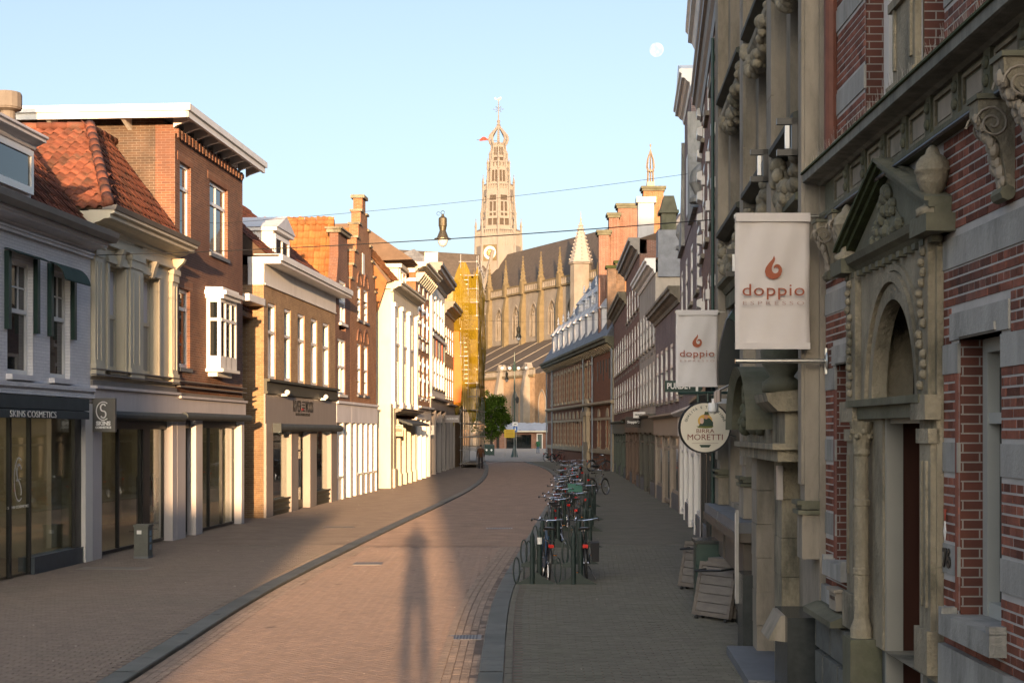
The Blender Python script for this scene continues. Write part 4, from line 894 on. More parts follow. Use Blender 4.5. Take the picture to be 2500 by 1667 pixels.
# 8 banded brick house
F=Fac((-5.25,77.5),(-4.93,85.2),-1); E=F.L
h8=F.thing('gable_house','orange brick house with white stone bands and bracketed cornice','house')
zt=F.h(1019,668); zs=F.h(1019,990)
wx=[(.9,2.2),(3.2,4.5),(5.6,6.9)]; rows=[(zs+.5,zs+2.9),(zs+3.9,zs+6.0)]
ops=[(a,b,c_,d) for a,b in wx for c_,d in rows]
m=F.mb(); wall(m,0,E,zs,zt,ops,depth=.22); m.add([(0,0,zs),(0,-9,zs),(0,-9,zt),(0,0,zt)],[(0,1,2,3)]); obj('wall',m,B_OR,h8)
for q in ops: window(F,h8,*q,o=-.03,th=.17,split=.6,fw=.1,sill=.06,sillm=W_WHITE)
for zz in [zs+.3,zs+1.4,zs+2.3,zs+3.3,zs+4.6,zs+5.4,zt-.5]:
    m=F.mb()
    edges=[0]+[v for a,b in wx for v in (a,b)]+[E]
    for a,b in zip(edges[::2],edges[1::2]): m.box(a-.005,b+.005,-.03,.02,zz,zz+.18)
    m.box(-.02,.0,-9,.02,zz,zz+.18); obj('stone_band',m,W_WHITE,h8)
for a,b in wx:
    m=F.mb(); m.prism([((a+b)/2-.55,rows[0][1]+.25),((a+b)/2+.55,rows[0][1]+.25),((a+b)/2+.35,rows[0][1]+.75),((a+b)/2-.35,rows[0][1]+.75)],0,.06,'y'); obj('plaque',m,W_WHITE,h8)
    m=F.mb(); m.prism([((a+b)/2-.4,rows[1][1]+.3),((a+b)/2+.4,rows[1][1]+.3),((a+b)/2,rows[1][1]+1.0)],0,.06,'y'); obj('plaque',m,W_WHITE,h8)
m=F.mb(); cornice(m,-.5,E+.3,zt,.5,.75); m.box(-.6,0,-9,.1,zt+.2,zt+.5); obj('cornice',m,W_CREAM,h8)
for k in range(9): m=F.mb(); x=.2+k*.9; m.prism([(0,zt-.5),(.15,zt-.5),(.5,zt-.05),(.5,zt),(0,zt)],x,x+.22,'x'); obj('bracket',m,W_CREAM,h8)
m=F.mb(); m.box(.02,E-.02,-9,-.35,0,zt); obj('body',m,B_OR,h8)
m=F.mb(); m.prism([(.2,zt+.3),(-2.6,13.6),(-9.2,13.4),(-9.2,zt)],-3.2,-.3,'x'); obj('roof',m,TILEB,h8)
def plainshop(F,h,E,zs,fas,gl=CURT):
    m=F.mb(); m.box(0,E,-.05,.08,zs-.75,zs-.05); m.box(0,E,.08,.3,zs-.12,zs-.02); obj('fascia',m,fas,h)
    n=3
    for i in range(n+1): 
        m=F.mb(); x=i*(E-.3)/n; m.box(x,x+.3,-.3,.06,0,zs-.75); obj('post',m,fas,h)
    for i in range(n): x=i*(E-.3)/n; window(F,h,x+.3,x+(E-.3)/n,.1,zs-.75,o=-.18,split=.78,fw=.08,frame=fas,glass=gl,name='shop_window')
plainshop(F,h8,E,zs,W_WHITE)
# 9 tall white house
F=Fac((-4.93,85.2),(-4.6,97.6),-1); E=F.L; F9=F
h9=F.thing('tall_house','tall white plastered house with heavy dark cornice and orange shutters','house')
zt=F.h(1052,645); zs=F.h(1052,968)
wx=[(1.0+i*2.3,2.5+i*2.3) for i in range(5)]; rows=[(zs+.9,zs+2.7),(zs+4.0,zs+6.0),(zs+6.9,zs+8.4)]
rows=[(zs+.6,zs+2.6),(zs+4.2,zs+6.6)]
ops=[(a,b,c_,d) for a,b in wx for c_,d in rows]
m=F.mb(); wall(m,0,E,zs,zt,ops,depth=.3); m.add([(0,0,0),(0,-9,0),(0,-9,zt),(0,0,zt)],[(0,1,2,3)]); obj('wall',m,W_WHITE,h9)
SHUT=mat('shutter_orange',(.42,.09,.03),.6,.1); SHG=mat('shutter_teal',(.12,.17,.13),.6,.1)
for i,q in enumerate(ops):
    window(F,h9,*q,o=-.04,th=.22,split=.5,fw=.1,sill=.1,sillm=STONE)
for i,(a,b) in enumerate(wx):
    for j in range(4):
        m=F.mb(); m.box(b+.02+j*.17,b+.17+j*.17,.0,.05,rows[0][1]-.2,rows[0][1]+1.1); obj('shutter',m,SHUT if (i+j)%2 else SHG,h9)
    m=F.mb(); m.box(a-.15,b+.75,0,.16,rows[0][1]+1.12,rows[0][1]+1.3); obj('hood_mould',m,W_WHITE,h9)
m=F.mb(); cornice(m,-.3,E+.2,zt-1.0,1.0,.8); obj('cornice',m,GUTTER,h9)
m=F.mb(); m.box(-.05,.6,0,.14,zs,zt-1.0); obj('corner_pilaster',m,W_WHITE,h9)
m=F.mb(); m.prism([(-.25,zt-1),(.25,zt-1),(.22,zt+.3),(.1,zt+.6),(-.1,zt+.6),(-.22,zt+.3)],-.3,.5,'y'); obj('gable_fin',m,W_CREAM,h9)
m=F.mb(); m.box(.02,E-.02,-9,-.35,0,zt-.1); obj('body',m,W_WHITE,h9)
plainshop(F,h9,E,zs,GREYBR)
# 10 brown house next to the scaffold
F=Fac((-4.6,97.6),(-4.3,106),-1); E=F.L
h10=F.thing('gable_house','brown house with carved stone brackets just before the scaffold','house')
zt=F.h(1092,742); zs=F.h(1092,985)
wx=[(.6+i*1.9,1.7+i*1.9) for i in range(4)]; rows=[(zs+.4,zs+2.6),(zs+3.6,zs+5.4)]
ops=[(a,b,c_,d) for a,b in wx for c_,d in rows]
m=F.mb(); wall(m,0,E,zs,zt,ops,depth=.22); m.add([(0,0,zs),(0,-9,zs),(0,-9,zt),(0,0,zt)],[(0,1,2,3)]); obj('wall',m,B_OCHRE,h10)
for q in ops: window(F,h10,*q,o=-.03,th=.17,split=.6,fw=.09,sill=.06,sillm=W_WHITE)
m=F.mb(); cornice(m,-.2,E+.2,zt-.8,.8,.7); obj('cornice',m,GUTTER,h10)
m=F.mb(); m.box(.02,E-.02,-9,-.35,0,zt-.05); m.prism([(.1,zt),(-4.5,zt+2.0),(-9,zt)],0,E,'x'); obj('body',m,B_OCHRE,h10)
plainshop(F,h10,E,zs,GREYBR)
PINK=mat('sign_greyrose',(.36,.30,.27),.5,.05)
banner_sign('projecting_sign','white square sign with a small black box picture on the left row',F9,.4,*spx(F9,.4,1037,1060,1038,1061),W_WHITE,None,rim=W_GLOSS)
o=bpy.data.objects['projecting_sign.003'] if 'projecting_sign.003' in bpy.data.objects else None
if o:
    b=spx(F9,.4,1043,1054,1042,1050); t0=F9.world(.4,0,0); A=F9.world(.4,b[0],0)[0]-t0[0]; B=F9.world(.4,b[1],0)[0]-t0[0]
    m=MB(); m.box(min(A,B),max(A,B),-.07,-.055,b[2],b[3]); obj('picture',m,BLACK,o)
banner_sign('projecting_sign','wide pale grey sign in front of the brown shop front',F9,6,*spx(F9,6,1048,1080,1013,1031),PINK,'II',W_GLOSS,.3)
banner_sign('projecting_sign','wide rosy grey sign beside the yellow scaffold net',F9,11.8,*spx(F9,11.8,1087,1122,1013,1031),PINK,'REEBOK',W_GLOSS,.18)
# 11 scaffolded corner house with yellow netting
F=Fac((-4.3,106),(-4.0,116),-1); E=F.L
h11=F.thing('corner_house','corner house hidden behind the yellow netted scaffold','house')
zt=14.0; m=F.mb(); ops=[(1+i*2.3,2.2+i*2.3,c_,c_+2.2) for i in range(4) for c_ in (4.2,7.6,11)]
wall(m,0,E,0,zt,ops,depth=.25); m.add([(0,0,0),(0,-9,0),(0,-9,zt),(0,0,zt)],[(0,1,2,3)]); m.add([(E,0,0),(E,-9,0),(E,-9,zt),(E,0,zt)],[(0,1,2,3)]); obj('wall',m,B_OCHRE,h11)
for q in ops: window(F,h11,*q,o=-.03,th=.17,split=.6,fw=.1,glass=GLASSD)
m=F.mb(); m.box(.02,E-.02,-9,-.35,0,zt); m.prism([(.2,zt),(-3,zt+2.3),(-9,zt)],0,E,'x'); obj('roof',m,SLATE,h11)
GALV=mat('galvanised_tube',(.34,.33,.31),.4,.2,metal=.6); PLANK=mat('scaffold_plank',(.25,.2,.14),.8,.2)
sf=F.thing('scaffold','tall tube scaffold in front of the corner house','scaffold')
lev=[0.3+2.0*i for i in range(8)]; o0,o1=.5,1.7; xs=[-.3+i*(E+.9)/5 for i in range(6)]
for x in xs:
    for o in (o0,o1): m=F.mb(); m.tube((x,o,0),(x,o,zt+1.0+random.uniform(0,1.2)),.035,n=6); obj('standard',m,GALV,sf)
for z in lev:
    for o in (o0,o1):
        for dz in (0,1.0):
            m=F.mb(); m.tube((xs[0]-.2,o,z+dz),(xs[-1]+.2,o,z+dz),.03,n=6); obj('ledger',m,GALV,sf)
    for x in (xs[0],xs[-1]):
        m=F.mb(); m.tube((x,o0-.15,z),(x,o1+.15,z),.03,n=6); m.tube((x,o0-.15,z+1),(x,o1+.15,z+1),.03,n=6); obj('transom',m,GALV,sf)
    m=F.mb(); m.box(xs[0],xs[-1],o0+.05,o1-.05,z-.06,z-.01); obj('deck',m,PLANK,sf)
for i in range(7):
    m=F.mb(); m.tube((xs[0]-.05,o0+.25,lev[i]),(xs[0]-.05,o0+.25,lev[i+1]),.02,n=5); m.tube((xs[0]-.05,o0+.55,lev[i]),(xs[0]-.05,o0+.55,lev[i+1]),.02,n=5)
    for k in range(6): m.tube((xs[0]-.05,o0+.25,lev[i]+k*.33),(xs[0]-.05,o0+.55,lev[i]+k*.33),.014,n=4)
    obj('ladder',m,GALV,sf)
def netmat(name,col,tr):
    m,n,l,p=_new(name); n.remove(p); o=n['Material Output']; t=n.new('ShaderNodeBsdfTransparent'); d=n.new('ShaderNodeBsdfDiffuse'); d.inputs[0].default_value=_rgb(col); tl=n.new('ShaderNodeBsdfTranslucent'); tl.inputs[0].default_value=_rgb(col)
    a=n.new('ShaderNodeMixShader'); a.inputs[0].default_value=.4; l.new(d.outputs[0],a.inputs[1]); l.new(tl.outputs[0],a.inputs[2])
    tc=n.new('ShaderNodeTexCoord'); nz=n.new('ShaderNodeTexNoise'); nz.inputs['Scale'].default_value=.5; l.new(tc.outputs['Object'],nz.inputs[0]); mr=n.new('ShaderNodeMapRange'); mr.inputs[1].default_value=.3; mr.inputs[2].default_value=.7; mr.inputs[3].default_value=tr-.15; mr.inputs[4].default_value=tr+.15; l.new(nz.outputs[0],mr.inputs[0])
    b=n.new('ShaderNodeMixShader'); l.new(mr.outputs[0],b.inputs[0]); l.new(a.outputs[0],b.inputs[1]); l.new(t.outputs[0],b.inputs[2]); l.new(b.outputs[0],o.inputs[0]); return m
NETY=netmat('yellow_net',(.36,.25,.02),.32)
def cloth(mk,nu,nv,amp):
    vs=[];fs=[]
    for j in range(nv+1):
        for i in range(nu+1): vs.append(mk(i/nu,j/nv))
    for j in range(nv):
        for i in range(nu): k=j*(nu+1)+i; fs.append((k,k+1,k+nu+2,k+nu+1))
    return vs,fs
def nety(u,v,hb): return None
m=F.mb(); zb=lambda u:3.2+1.2*math.sin(u*5)
m.add(*cloth(lambda u,v:(xs[0]-.1-.18*math.sin(v*9+u*4),-.05+u*(o1+.15),(3.0+1.6*abs(math.sin(u*4)))+v*(zt-.2-3.0)),8,24,0))
ny=obj('front_net',m,NETY,sf)
m=F.mb(); m.add(*cloth(lambda u,v:(xs[0]+u*(xs[-1]-xs[0]),o1+.08+.1*math.sin(v*11+u*9),(4.0+1.5*abs(math.sin(u*7)))+v*(zt-.6-4.0)),14,24,0)); obj('side_net',m,NETY,sf)
m=F.mb(); m.add(*cloth(lambda u,v:(xs[0]-.25-.08*math.sin(v*7),-.1+u*.6+.1*math.sin(v*5),4.6+v*5.5),4,16,0)); obj('orange_tarp',m,mat('orange_tarp',(.62,.14,.015),.6,.1),sf)

# ---------------------------------------------------------------- right row: house 76
def arch_pts(c,z,r,n=14,k=1.0): return [(c+r*math.cos(math.pi*i/n),z+k*r*math.sin(math.pi*i/n)) for i in range(n+1)]
F=Fac((2.909,7.5),(2.95,13.35),1); E=F.L; FA=F
a76=F.thing('corner_house','red brick house with pale stone bands and pedimented doorway at the right edge','house')
S0=-3.2
bands=[(3.78,3.98),(3.08,3.28),(2.43,2.63),(1.75,1.95)]
winR=(.96,1.78,1.50,3.30); winL=(4.86,5.42,1.53,3.30); winN=(-1.4,-.5,1.50,3.30)
portal=(2.12,4.66,1.0,4.9); ARC=(3.22,2.95,.70)
ops=[winR,winL,winN]
door=(2.56,3.55,.55,2.86)
# backing wall carries the mortar; bricks stand proud of it
m=F.mb(); wall(m,S0,E,1.28,9.0,ops+[(door[0]-.03,door[1]+.03,1.28,door[3]),(ARC[0]-.62,ARC[0]+.62,2.95,3.7)]+[(3.3,4.32,5.2,8.6),(2.1,2.62,5.2,8.6)],o=.0025,depth=0); obj('wall',m,MORT,a76)
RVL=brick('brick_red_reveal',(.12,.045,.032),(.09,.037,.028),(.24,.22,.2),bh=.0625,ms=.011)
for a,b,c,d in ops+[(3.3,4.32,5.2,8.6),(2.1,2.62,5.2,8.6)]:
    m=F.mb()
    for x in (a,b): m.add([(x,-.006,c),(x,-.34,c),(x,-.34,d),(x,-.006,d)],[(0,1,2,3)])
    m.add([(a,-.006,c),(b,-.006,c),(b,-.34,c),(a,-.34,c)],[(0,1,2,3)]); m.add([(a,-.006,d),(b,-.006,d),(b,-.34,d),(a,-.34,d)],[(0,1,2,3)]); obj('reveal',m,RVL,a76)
m=F.mb(); m.box(S0,E,-6,-.6,0,9.0); obj('body',m,DARKIN,a76)
# brick units
pitch=.0625; units=[]
def excl(z0,z1):
    ex=[]
    for a,b,c,d in ops:
        if z1>c-.01 and z0<d: ex.append((a,b))
    for a,b in ((winR[0]-.16,winR[1]+.16),(winL[0]-.12,winL[1]+.12),(winN[0]-.16,winN[1]+.16)):
        if z1>3.27 and z0<3.49: ex.append((a,b))
    for c,d in bands:
        if z1>c+.005 and z0<d-.005: return None
    if z0<4.9: ex.append((portal[0],portal[1]))
    if 4.66<z1 and z0<5.12: return None
    if z0>=5.12:
        ex+= [(2.1,4.32)]
        for c,d in ((5.55,5.75),(6.3,6.5),(7.1,7.3)):
            if z1>c+.005 and z0<d-.005: return None
    return ex
z=1.28; r=0
while z<8.8:
    ex=excl(z,z+.0525)
    if ex is not None:
        L=.22 if r%2==0 else .11
        x=S0+(.055 if r%2 else (.11 if r%4==2 else 0))
        while x<E-.01:
            a,b=x,min(E-.004,x+L-.010); x+=L
            segs=[(a,b)]
            for p,q in ex:
                n=[]
                for u,v in segs:
                    if q<=u or p>=v: n.append((u,v)); continue
                    if u<p: n.append((u,p-.006))
                    if v>q: n.append((q+.006,v))
                segs=n
            for u,v in segs:
                if v-u>.025: units.append((u,v,z))
    z+=pitch; r+=1
def brick_unit(m,u,v,z):
    t=random.uniform(-.001,.002); e=.003
    m.add([(u,-.006,z),(v,-.006,z),(v,-.006,z+.0525),(u,-.006,z+.0525),(u+e,.006+t,z+e),(v-e,.006+t,z+e),(v-e,.006+t,z+.0525-e),(u+e,.006+t,z+.0525-e)],[(4,5,6,7),(0,1,5,4),(1,2,6,5),(2,3,7,6),(3,0,4,7)])
vis=sorted([u for u in units if u[0]>.65 and u[2]<6.0],key=lambda u:u[0]); first=set(id(u) for u in vis[:300])
cache={}
rest=F.mb()
for un in units:
    u,v,z=un
    if id(un) in first:
        key=round(v-u,3)
        if key not in cache:
            q=MB(); brick_unit(q,0,v-u,0); cache[key]=q.mesh('brick',REDBR)
        o=bpy.data.objects.new('brick',cache[key]); COL.objects.link(o); o.parent=a76; o.location=(u,random.uniform(0,.0015),z)
    else: brick_unit(rest,u,v,z)
obj('brick_field',rest,REDBR,a76,kind='stuff')
# stone bands and window stones, block by block
def blocks(z0,z1,ex,o=.012,L=.62):
    x=S0
    while x<E-.01:
        b=min(E,x+L*random.uniform(.85,1.15)); segs=[(x,b)]; x=b
        for p,q in ex:
            n=[]
            for u,v in segs:
                if q<=u or p>=v: n.append((u,v)); continue
                if u<p:n.append((u,p))
                if v>q:n.append((q,v))
            segs=n
        for u,v in segs:
            if v-u>.03:
                m=F.mb(); m.box(u+.002,v-.002,-.05,o+random.uniform(0,.003),z0+.002,z1-.002); obj('stone_block',m,STONEW,a76)
pex=(portal[0],portal[1])
blocks(3.78,3.98,[pex])
for c,d in bands[1:]: blocks(c,d,[pex]+[(a,b) for a,b,_,_ in ops])
for c,d in ((5.55,5.75),(6.3,6.5),(7.1,7.3)): blocks(c,d,[(2.1,4.32)])
for (a,b,c,d),e in ((winR,.16),(winL,.12),(winN,.16)):
    m=F.mb(); m.box(a-e,b+e,-.2,.02,3.30,3.475); m.box(a+.05,b-.05,.02,.035,3.31,3.36); obj('lintel',m,STONEW,a76)
    m=F.mb(); m.box(a-.1,b+.1,-.3,.11,c-.13,c+.008); m.box(a-.1,a-.03,0,.11,c,c+.05); m.box(b+.03,b+.1,0,.11,c,c+.05); obj('window_sill',m,STONEW,a76)
    fm=mat('window_paint_greygreen',(.40,.41,.38),.4,.06); m=F.mb()
    m.box(a,a+.09,-.3,-.15,c,d); m.box(b-.09,b,-.3,-.15,c,d); m.box(a+.09,b-.09,-.3,-.15,d-.09,d); m.box(a+.09,b-.09,-.3,-.16,c,c+.1); m.box(a+.09,b-.09,-.28,-.16,2.75,2.82); wo=obj('window',m,fm,a76)
    q=F.mb(); q.box(a+.08,b-.08,-.24,-.23,c+.1,d-.08); obj('pane',q,GLASSD,wo)
# red rolls on window edges
for x in (winR[1]+.035,winL[1]+.03):
    m=F.mb(); m.tube((x,-.01,1.55),(x,-.01,3.08),.03,n=8); obj('corner_roll',m,mat('red_roll',(.15,.055,.038),.7,.2,scale=8),a76)
# plinth
m=F.mb(); m.box(S0,portal[0]-.02,-.1,.05,.95,1.278); m.box(portal[1]+.02,E,-.1,.05,1.12,1.278); obj('plinth_course',m,STONEW,a76)
m=F.mb(); m.prism([(0,1.02),(.22,1.02),(.22,1.07),(.1,1.119),(0,1.119)],portal[1]+.0,E-.02,'x'); obj('plinth_ledge',m,STONEG,a76)
m=F.mb(); m.prism([(0,.84),(.26,.84),(.26,.89),(.1,.945),(0,.945)],S0,portal[0]-.1,'x'); obj('plinth_ledge',m,STONEG,a76)
ROCK=mat('rusticated_stone',(.12,.125,.115),.9,.3,scale=4,bump=.9,bscale=14)
for a0,a1,zt in ((portal[1]-.1,E,1.02),(S0,portal[0]-.1,.84)):
    z=0; r=0
    while z<zt-.02:
        h=min(.34,zt-z); x=a0-(.3 if r%2 else 0)
        while x<a1-.01:
            u=max(a0,x); v=min(a1,x+.62); x+=.62
            if v-u<.05: continue
            m=F.mb(); e=.025; m.add([(u+.004,0,z+.004),(v-.004,0,z+.004),(v-.004,0,z+h-.004),(u+.004,0,z+h-.004),(u+e,.11,z+e),(v-e,.11,z+e),(v-e,.11,z+h-e),(u+e,.11,z+h-e)],[(4,5,6,7),(0,1,5,4),(1,2,6,5),(2,3,7,6),(3,0,4,7)]); obj('rusticated_block',m,ROCK,a76)
        z+=.34; r+=1
for a_,b_ in ((S0,door[0]-.03),(door[1]+.03,E)): m=F.mb(); m.box(a_,b_,-.5,-.003,0,1.278); obj('plinth_core',m,ROCK,a76)
# ---- portal
po=.05
m=F.mb(); wall(m,portal[0],portal[1],1.0,4.02,[(door[0]-.02,door[1]+.02,1.0,2.86),(ARC[0]-.72,ARC[0]+.72,2.95,3.72)],o=po,depth=.34,side=.3); po1=obj('portal',m,STONE,a76)
m=F.mb(); pts=[(ARC[0]+.72,2.95)]+[(ARC[0]+.72,3.75)]+[(ARC[0]-.72,3.75),(ARC[0]-.72,2.95)]
arcp=arch_pts(ARC[0],2.95,.62,18,1.22); 
poly=[(ARC[0]+.72,2.95),(ARC[0]+.72,3.79),(ARC[0]-.72,3.79),(ARC[0]-.72,2.95)]+[(x,z) for x,z in arcp[::-1]]
m.prism(poly,-.05,po-.004,'y'); obj('arch_spandrel',m,STONE,po1)
for rr,oo,dd in ((.62,.07,.10),(.73,.10,.06),(.80,.075,.04)):
    m=F.mb(); A=arch_pts(ARC[0],2.95,rr,22,1.2); B=arch_pts(ARC[0],2.95,rr+dd,22,1.2)
    for i in range(22): m.hexa([(A[i][0],0,A[i][1]),(B[i][0],0,B[i][1]),(B[i][0],oo,B[i][1]),(A[i][0],oo,A[i][1]),(A[i+1][0],0,A[i+1][1]),(B[i+1][0],0,B[i+1][1]),(B[i+1][0],oo,B[i+1][1]),(A[i+1][0],oo,A[i+1][1])])
    obj('archivolt',m,STONE,po1)
m=F.mb(); m.box(ARC[0]-.62,ARC[0]+.62,-.33,-.32,2.95,3.75); fan=obj('fanlight',m,GLASSD,po1)
m=F.mb()
for k in range(5): x=ARC[0]-.5+k*.25; m.box(x-.015,x+.015,-.32,-.27,2.95,3.72)
obj('fanlight_bars',m,GREENB,fan)
m=F.mb(); m.box(ARC[0]-.12,ARC[0]-.10,-.319,-.312,3.0,3.6); m.box(ARC[0]+.28,ARC[0]+.295,-.319,-.312,3.0,3.3); obj('warm_reflection',m,mat('painted_warm_glint',(.6,.33,.08),.25,.1,metal=.8),fan)  # orange strips on the fanlight glass paint in a warm reflection
# transom + entablature steps
m=F.mb(); m.box(door[0]-.3,door[1]+.75,-.2,.10,2.80,2.95); m.box(door[0]-.34,door[1]+.85,-.1,.15,2.9,2.955); obj('transom',m,STONEG,po1)
for x0,x1,o in ((2.14,2.40,.075),(4.25,4.62,.075)):
    m=F.mb(); m.box(x0,x1,po-.02,po+o*.5,1.35,2.62); m.box(x0-.02,x1+.02,po-.02,po+.06,2.62,2.72); m.box(x0-.05,x1+.05,po-.02,po+.09,2.78,2.95); m.box(x0-.03,x1+.03,po-.02,po+.07,1.05,1.35)
    m.box(x0+.06,x0+.09,po+.03,po+.055,1.5,2.5); m.box(x1-.09,x1-.06,po+.03,po+.055,1.5,2.5); obj('pilaster',m,STONE,po1)
    m=F.mb(); m.box(x0+.02,x1-.02,po-.01,po+.05,2.95,4.02)
    for k in range(14): m.ball(((x0+x1)/2+random.uniform(-.06,.06),po+.06,3.02+k*.07),.035,6,5)
    obj('carved_strip',m,STONE,po1)
for x in (3.92,):
    m=F.mb(); c=(x,po+.08,0); m.lathe([(.09,1.05),(.09,1.12),(.075,1.16),(.062,1.2),(.062,1.55),(.07,1.56),(.07,1.6),(.062,1.61),(.06,2.1),(.068,2.11),(.068,2.15),(.058,2.16),(.056,2.5),(.07,2.52),(.062,2.56),(.085,2.72),(.1,2.78)],c,14)
    obj('column',m,STONE,po1,smooth=False)
    m=F.mb(); m.box(x-.14,x+.14,0,po+.2,.6,1.05); obj('column_base',m,STONEG,po1)
    m=F.mb(); 
    for k in range(10): t=k*.628; m.ball((x+.08*math.cos(t),po+.08+.08*math.sin(t),2.66+.04*(k%2)),.026,6,5)
    obj('capital',m,STONE,po1)
# pediment
pz=4.02; pl,pr_=4.70,1.93; ap=(pl+pr_)/2
m=F.mb(); m.prism([(0,pz),(.06,pz),(.10,pz+.04),(.15,pz+.07),(.17,pz+.12),(0,pz+.12)],pr_,pl,'x'); obj('pediment_base',m,STONEG,po1)
for k in range(13):
    x=pr_+.15+k*(pl-pr_-.3)/12; m=F.mb(); m.box(x-.045,x+.045,.04,.11,pz-.045,pz-.002); obj('dentil',m,STONEG,po1)
az=4.78
for a,b in ((pl,ap),(pr_,ap)):
    m=F.mb(); sgn=1 if a>b else -1
    for i_,(d0,d1,o) in enumerate(((-.0,.05,.12),(.05,.09,.16),(.09,.12,.19))):
        m.hexa([(a,0,pz+.12+d0),(b,0,az-.12+d0),(b,o,az-.12+d0),(a,o,pz+.12+d0),(a,0,pz+.12+d1),(b,0,az-.12+d1),(b,o,az-.12+d1),(a,o,pz+.12+d1)])
    obj('raking_cornice',m,MOSS if a>b else STONEG,po1)
m=F.mb(); m.prism([(pl-.1,pz+.12),(pr_+.1,pz+.12),(ap,az-.12)],-.02,.06,'y'); obj('tympanum',m,STONEG,po1)
m=F.mb()
for k in range(34):
    t=(k/34)**1.2; x=ap+random.uniform(-.5,.5)*(1-t); m.ball((x,.065+random.uniform(0,.02),pz+.16+t*.36),random.uniform(.035,.06),6,5)
m.prism([(ap-.5,pz+.13),(ap+.5,pz+.13),(ap,pz+.5)],.05,.07,'y'); obj('tympanum_carving',m,STONEG,po1)
for x in (pr_+.12,pl-.15):
    m=F.mb(); m.lathe([(.11,.0),(.11,.05),(.06,.08),(.045,.14),(.08,.18),(.105,.25),(.112,.29),(.12,.30),(.12,.315),(.112,.325),(.11,.36),(.08,.40),(.05,.42),(.04,.45),(.015,.48)],(x,.1,pz+.12),14); obj('urn',m,STONE,po1,smooth=True)
    m=F.mb(); m.box(x-.2,x+.2,-.02,.2,pz+.0,pz+.119); obj('urn_base',m,STONEG,po1)
# door
m=F.mb(); d0,d1,dz0,dz1=door; FRM=mat('door_frame_grey',(.30,.29,.25),.5,.06)
m.box(d1-.02,d1+.03,-.10,.03,dz0,dz1); m.box(d0-.03,d0+.02,-.10,.03,dz0,dz1); m.box(d0+.02,d1-.02,-.10,.0,dz1-.1,dz1); fr=obj('door_frame',m,FRM,a76)
m=F.mb(); m.box(d0,d1,-.3,-.24,dz0,dz1-.1); m.box(d1,d1+.03,-.34,-.10,dz0,dz1); m.box(d0-.03,d0,-.34,-.1,dz0,dz1); m.box(d0,d1,-.34,-.1,dz1-.02,dz1)
for q in ((d0+.08,d1-.08,dz0+.1,dz0+.75),(d0+.08,d1-.08,dz0+.85,dz1-.2)):
    m.box(q[0],q[1],-.24,-.215,q[2],q[2]+.05); m.box(q[0],q[1],-.24,-.215,q[3]-.05,q[3]); m.box(q[0],q[0]+.05,-.24,-.215,q[2],q[3]); m.box(q[1]-.05,q[1],-.24,-.215,q[2],q[3])
dr=obj('door',m,WOODD,a76)
m=F.mb(); m.box(d0+.3,d0+.55,-.238,-.23,1.55,1.95); obj('paper_notice',m,mat('paper',(.55,.56,.6),.7,.05),dr)
m=F.mb(); m.box(d0+.3,d0+.55,-.238,-.229,1.45,1.549); obj('paper_footer',m,mat('paper_ochre',(.4,.28,.12),.7),dr)
m=F.mb(); m.ball((d0+.2,-.19,1.35),.035,8,6); obj('door_knob',m,STEEL,dr)
for k in range(3):
    m=F.mb(); m.box(door[0]-.5+.1*k,door[1]+.65-.1*k,-.3,.55-.17*k,.18*k,.18*(k+1)-.002); obj('step',m,BLUEST,a76)
# house number, sticker, letter box, camera
text('house_number','76',.17,BLACK,a76,basis((2.0,.022,1.85),(-1,0,0),(0,0,1)),bold=.006)
m=F.mb(); m.prism([(2.08,2.18),(2.03,2.18),(2.055,2.10)],.012,.018,'y'); stk=obj('shield_sticker',m,mat('sticker_red',(.4,.08,.05),.5),a76); m=F.mb(); m.prism([(2.055,2.10),(2.08,2.03),(2.055,1.97),(2.03,2.03)],.012,.018,'y'); obj('sticker_lower',m,W_GLOSS,stk)
m=F.mb(); m.box(4.86,5.12,.05,.13,1.14,1.30); m.box(4.84,5.14,.05,.15,1.30,1.33); lb=obj('letter_box',m,STONEP,a76); m=F.mb(); m.box(4.9,5.08,.13,.135,1.23,1.26); obj('slot',m,BLACK,lb)
# main cornice, frieze, consoles
cz=4.66
m=F.mb(); m.prism([(0,cz),(.07,cz),(.09,cz+.03),(.09,cz+.06),(0,cz+.06)],S0,E-.1,'x'); obj('architrave',m,STONEG,a76)
m=F.mb(); m.box(S0,E-.1,-.02,.03,cz+.06,5.01); obj('frieze',m,STONEG,a76)
x=E-.55
while x>-1.5:
    m=F.mb(); w_=.42
    for q in ((x,x-w_,4.745,4.77),(x,x-w_,4.945,4.97),(x,x-.025,4.77,4.945),(x-w_+.025,x-w_,4.77,4.945)): m.box(min(q[0],q[1]),max(q[0],q[1]),.03,.05,q[2],q[3])
    obj('frieze_panel',m,STONE,a76)
    m=F.mb(); m.box(x-w_+.06,x-.06,.03,.036,4.79,4.925); obj('panel_field',m,STONEP,a76)
    m=F.mb(); m.box(x-w_-.16,x-w_-.04,.03,.06,4.73,5.0); m.ball((x-w_-.1,.065,4.92),.04,8,6,(1,.6,1)); m.ball((x-w_-.1,.065,4.81),.04,8,6,(1,.6,1)); obj('frieze_boss',m,STONEG,a76)
    x-=.62
m=F.mb(); m.prism([(0,5.0),(.06,5.0),(.09,5.02),(.2,5.028),(.22,5.035),(.22,5.11),(.19,5.12),(0,5.14)],S0,E+.02,'x'); obj('main_cornice',m,mat('cornice_stained',(.17,.17,.145),.85,.35,scale=9,streak=.08,bump=.3,dirt=(.05,.055,.04),dscale=1.2,damt=.6),a76)
m=F.mb(); m.prism([(.02,5.13),(.21,5.105),(.24,5.11),(.23,5.135),(.16,5.15),(.02,5.158)],S0,E+.03,'x'); obj('moss_edge',m,MOSS,a76)
m=F.mb()
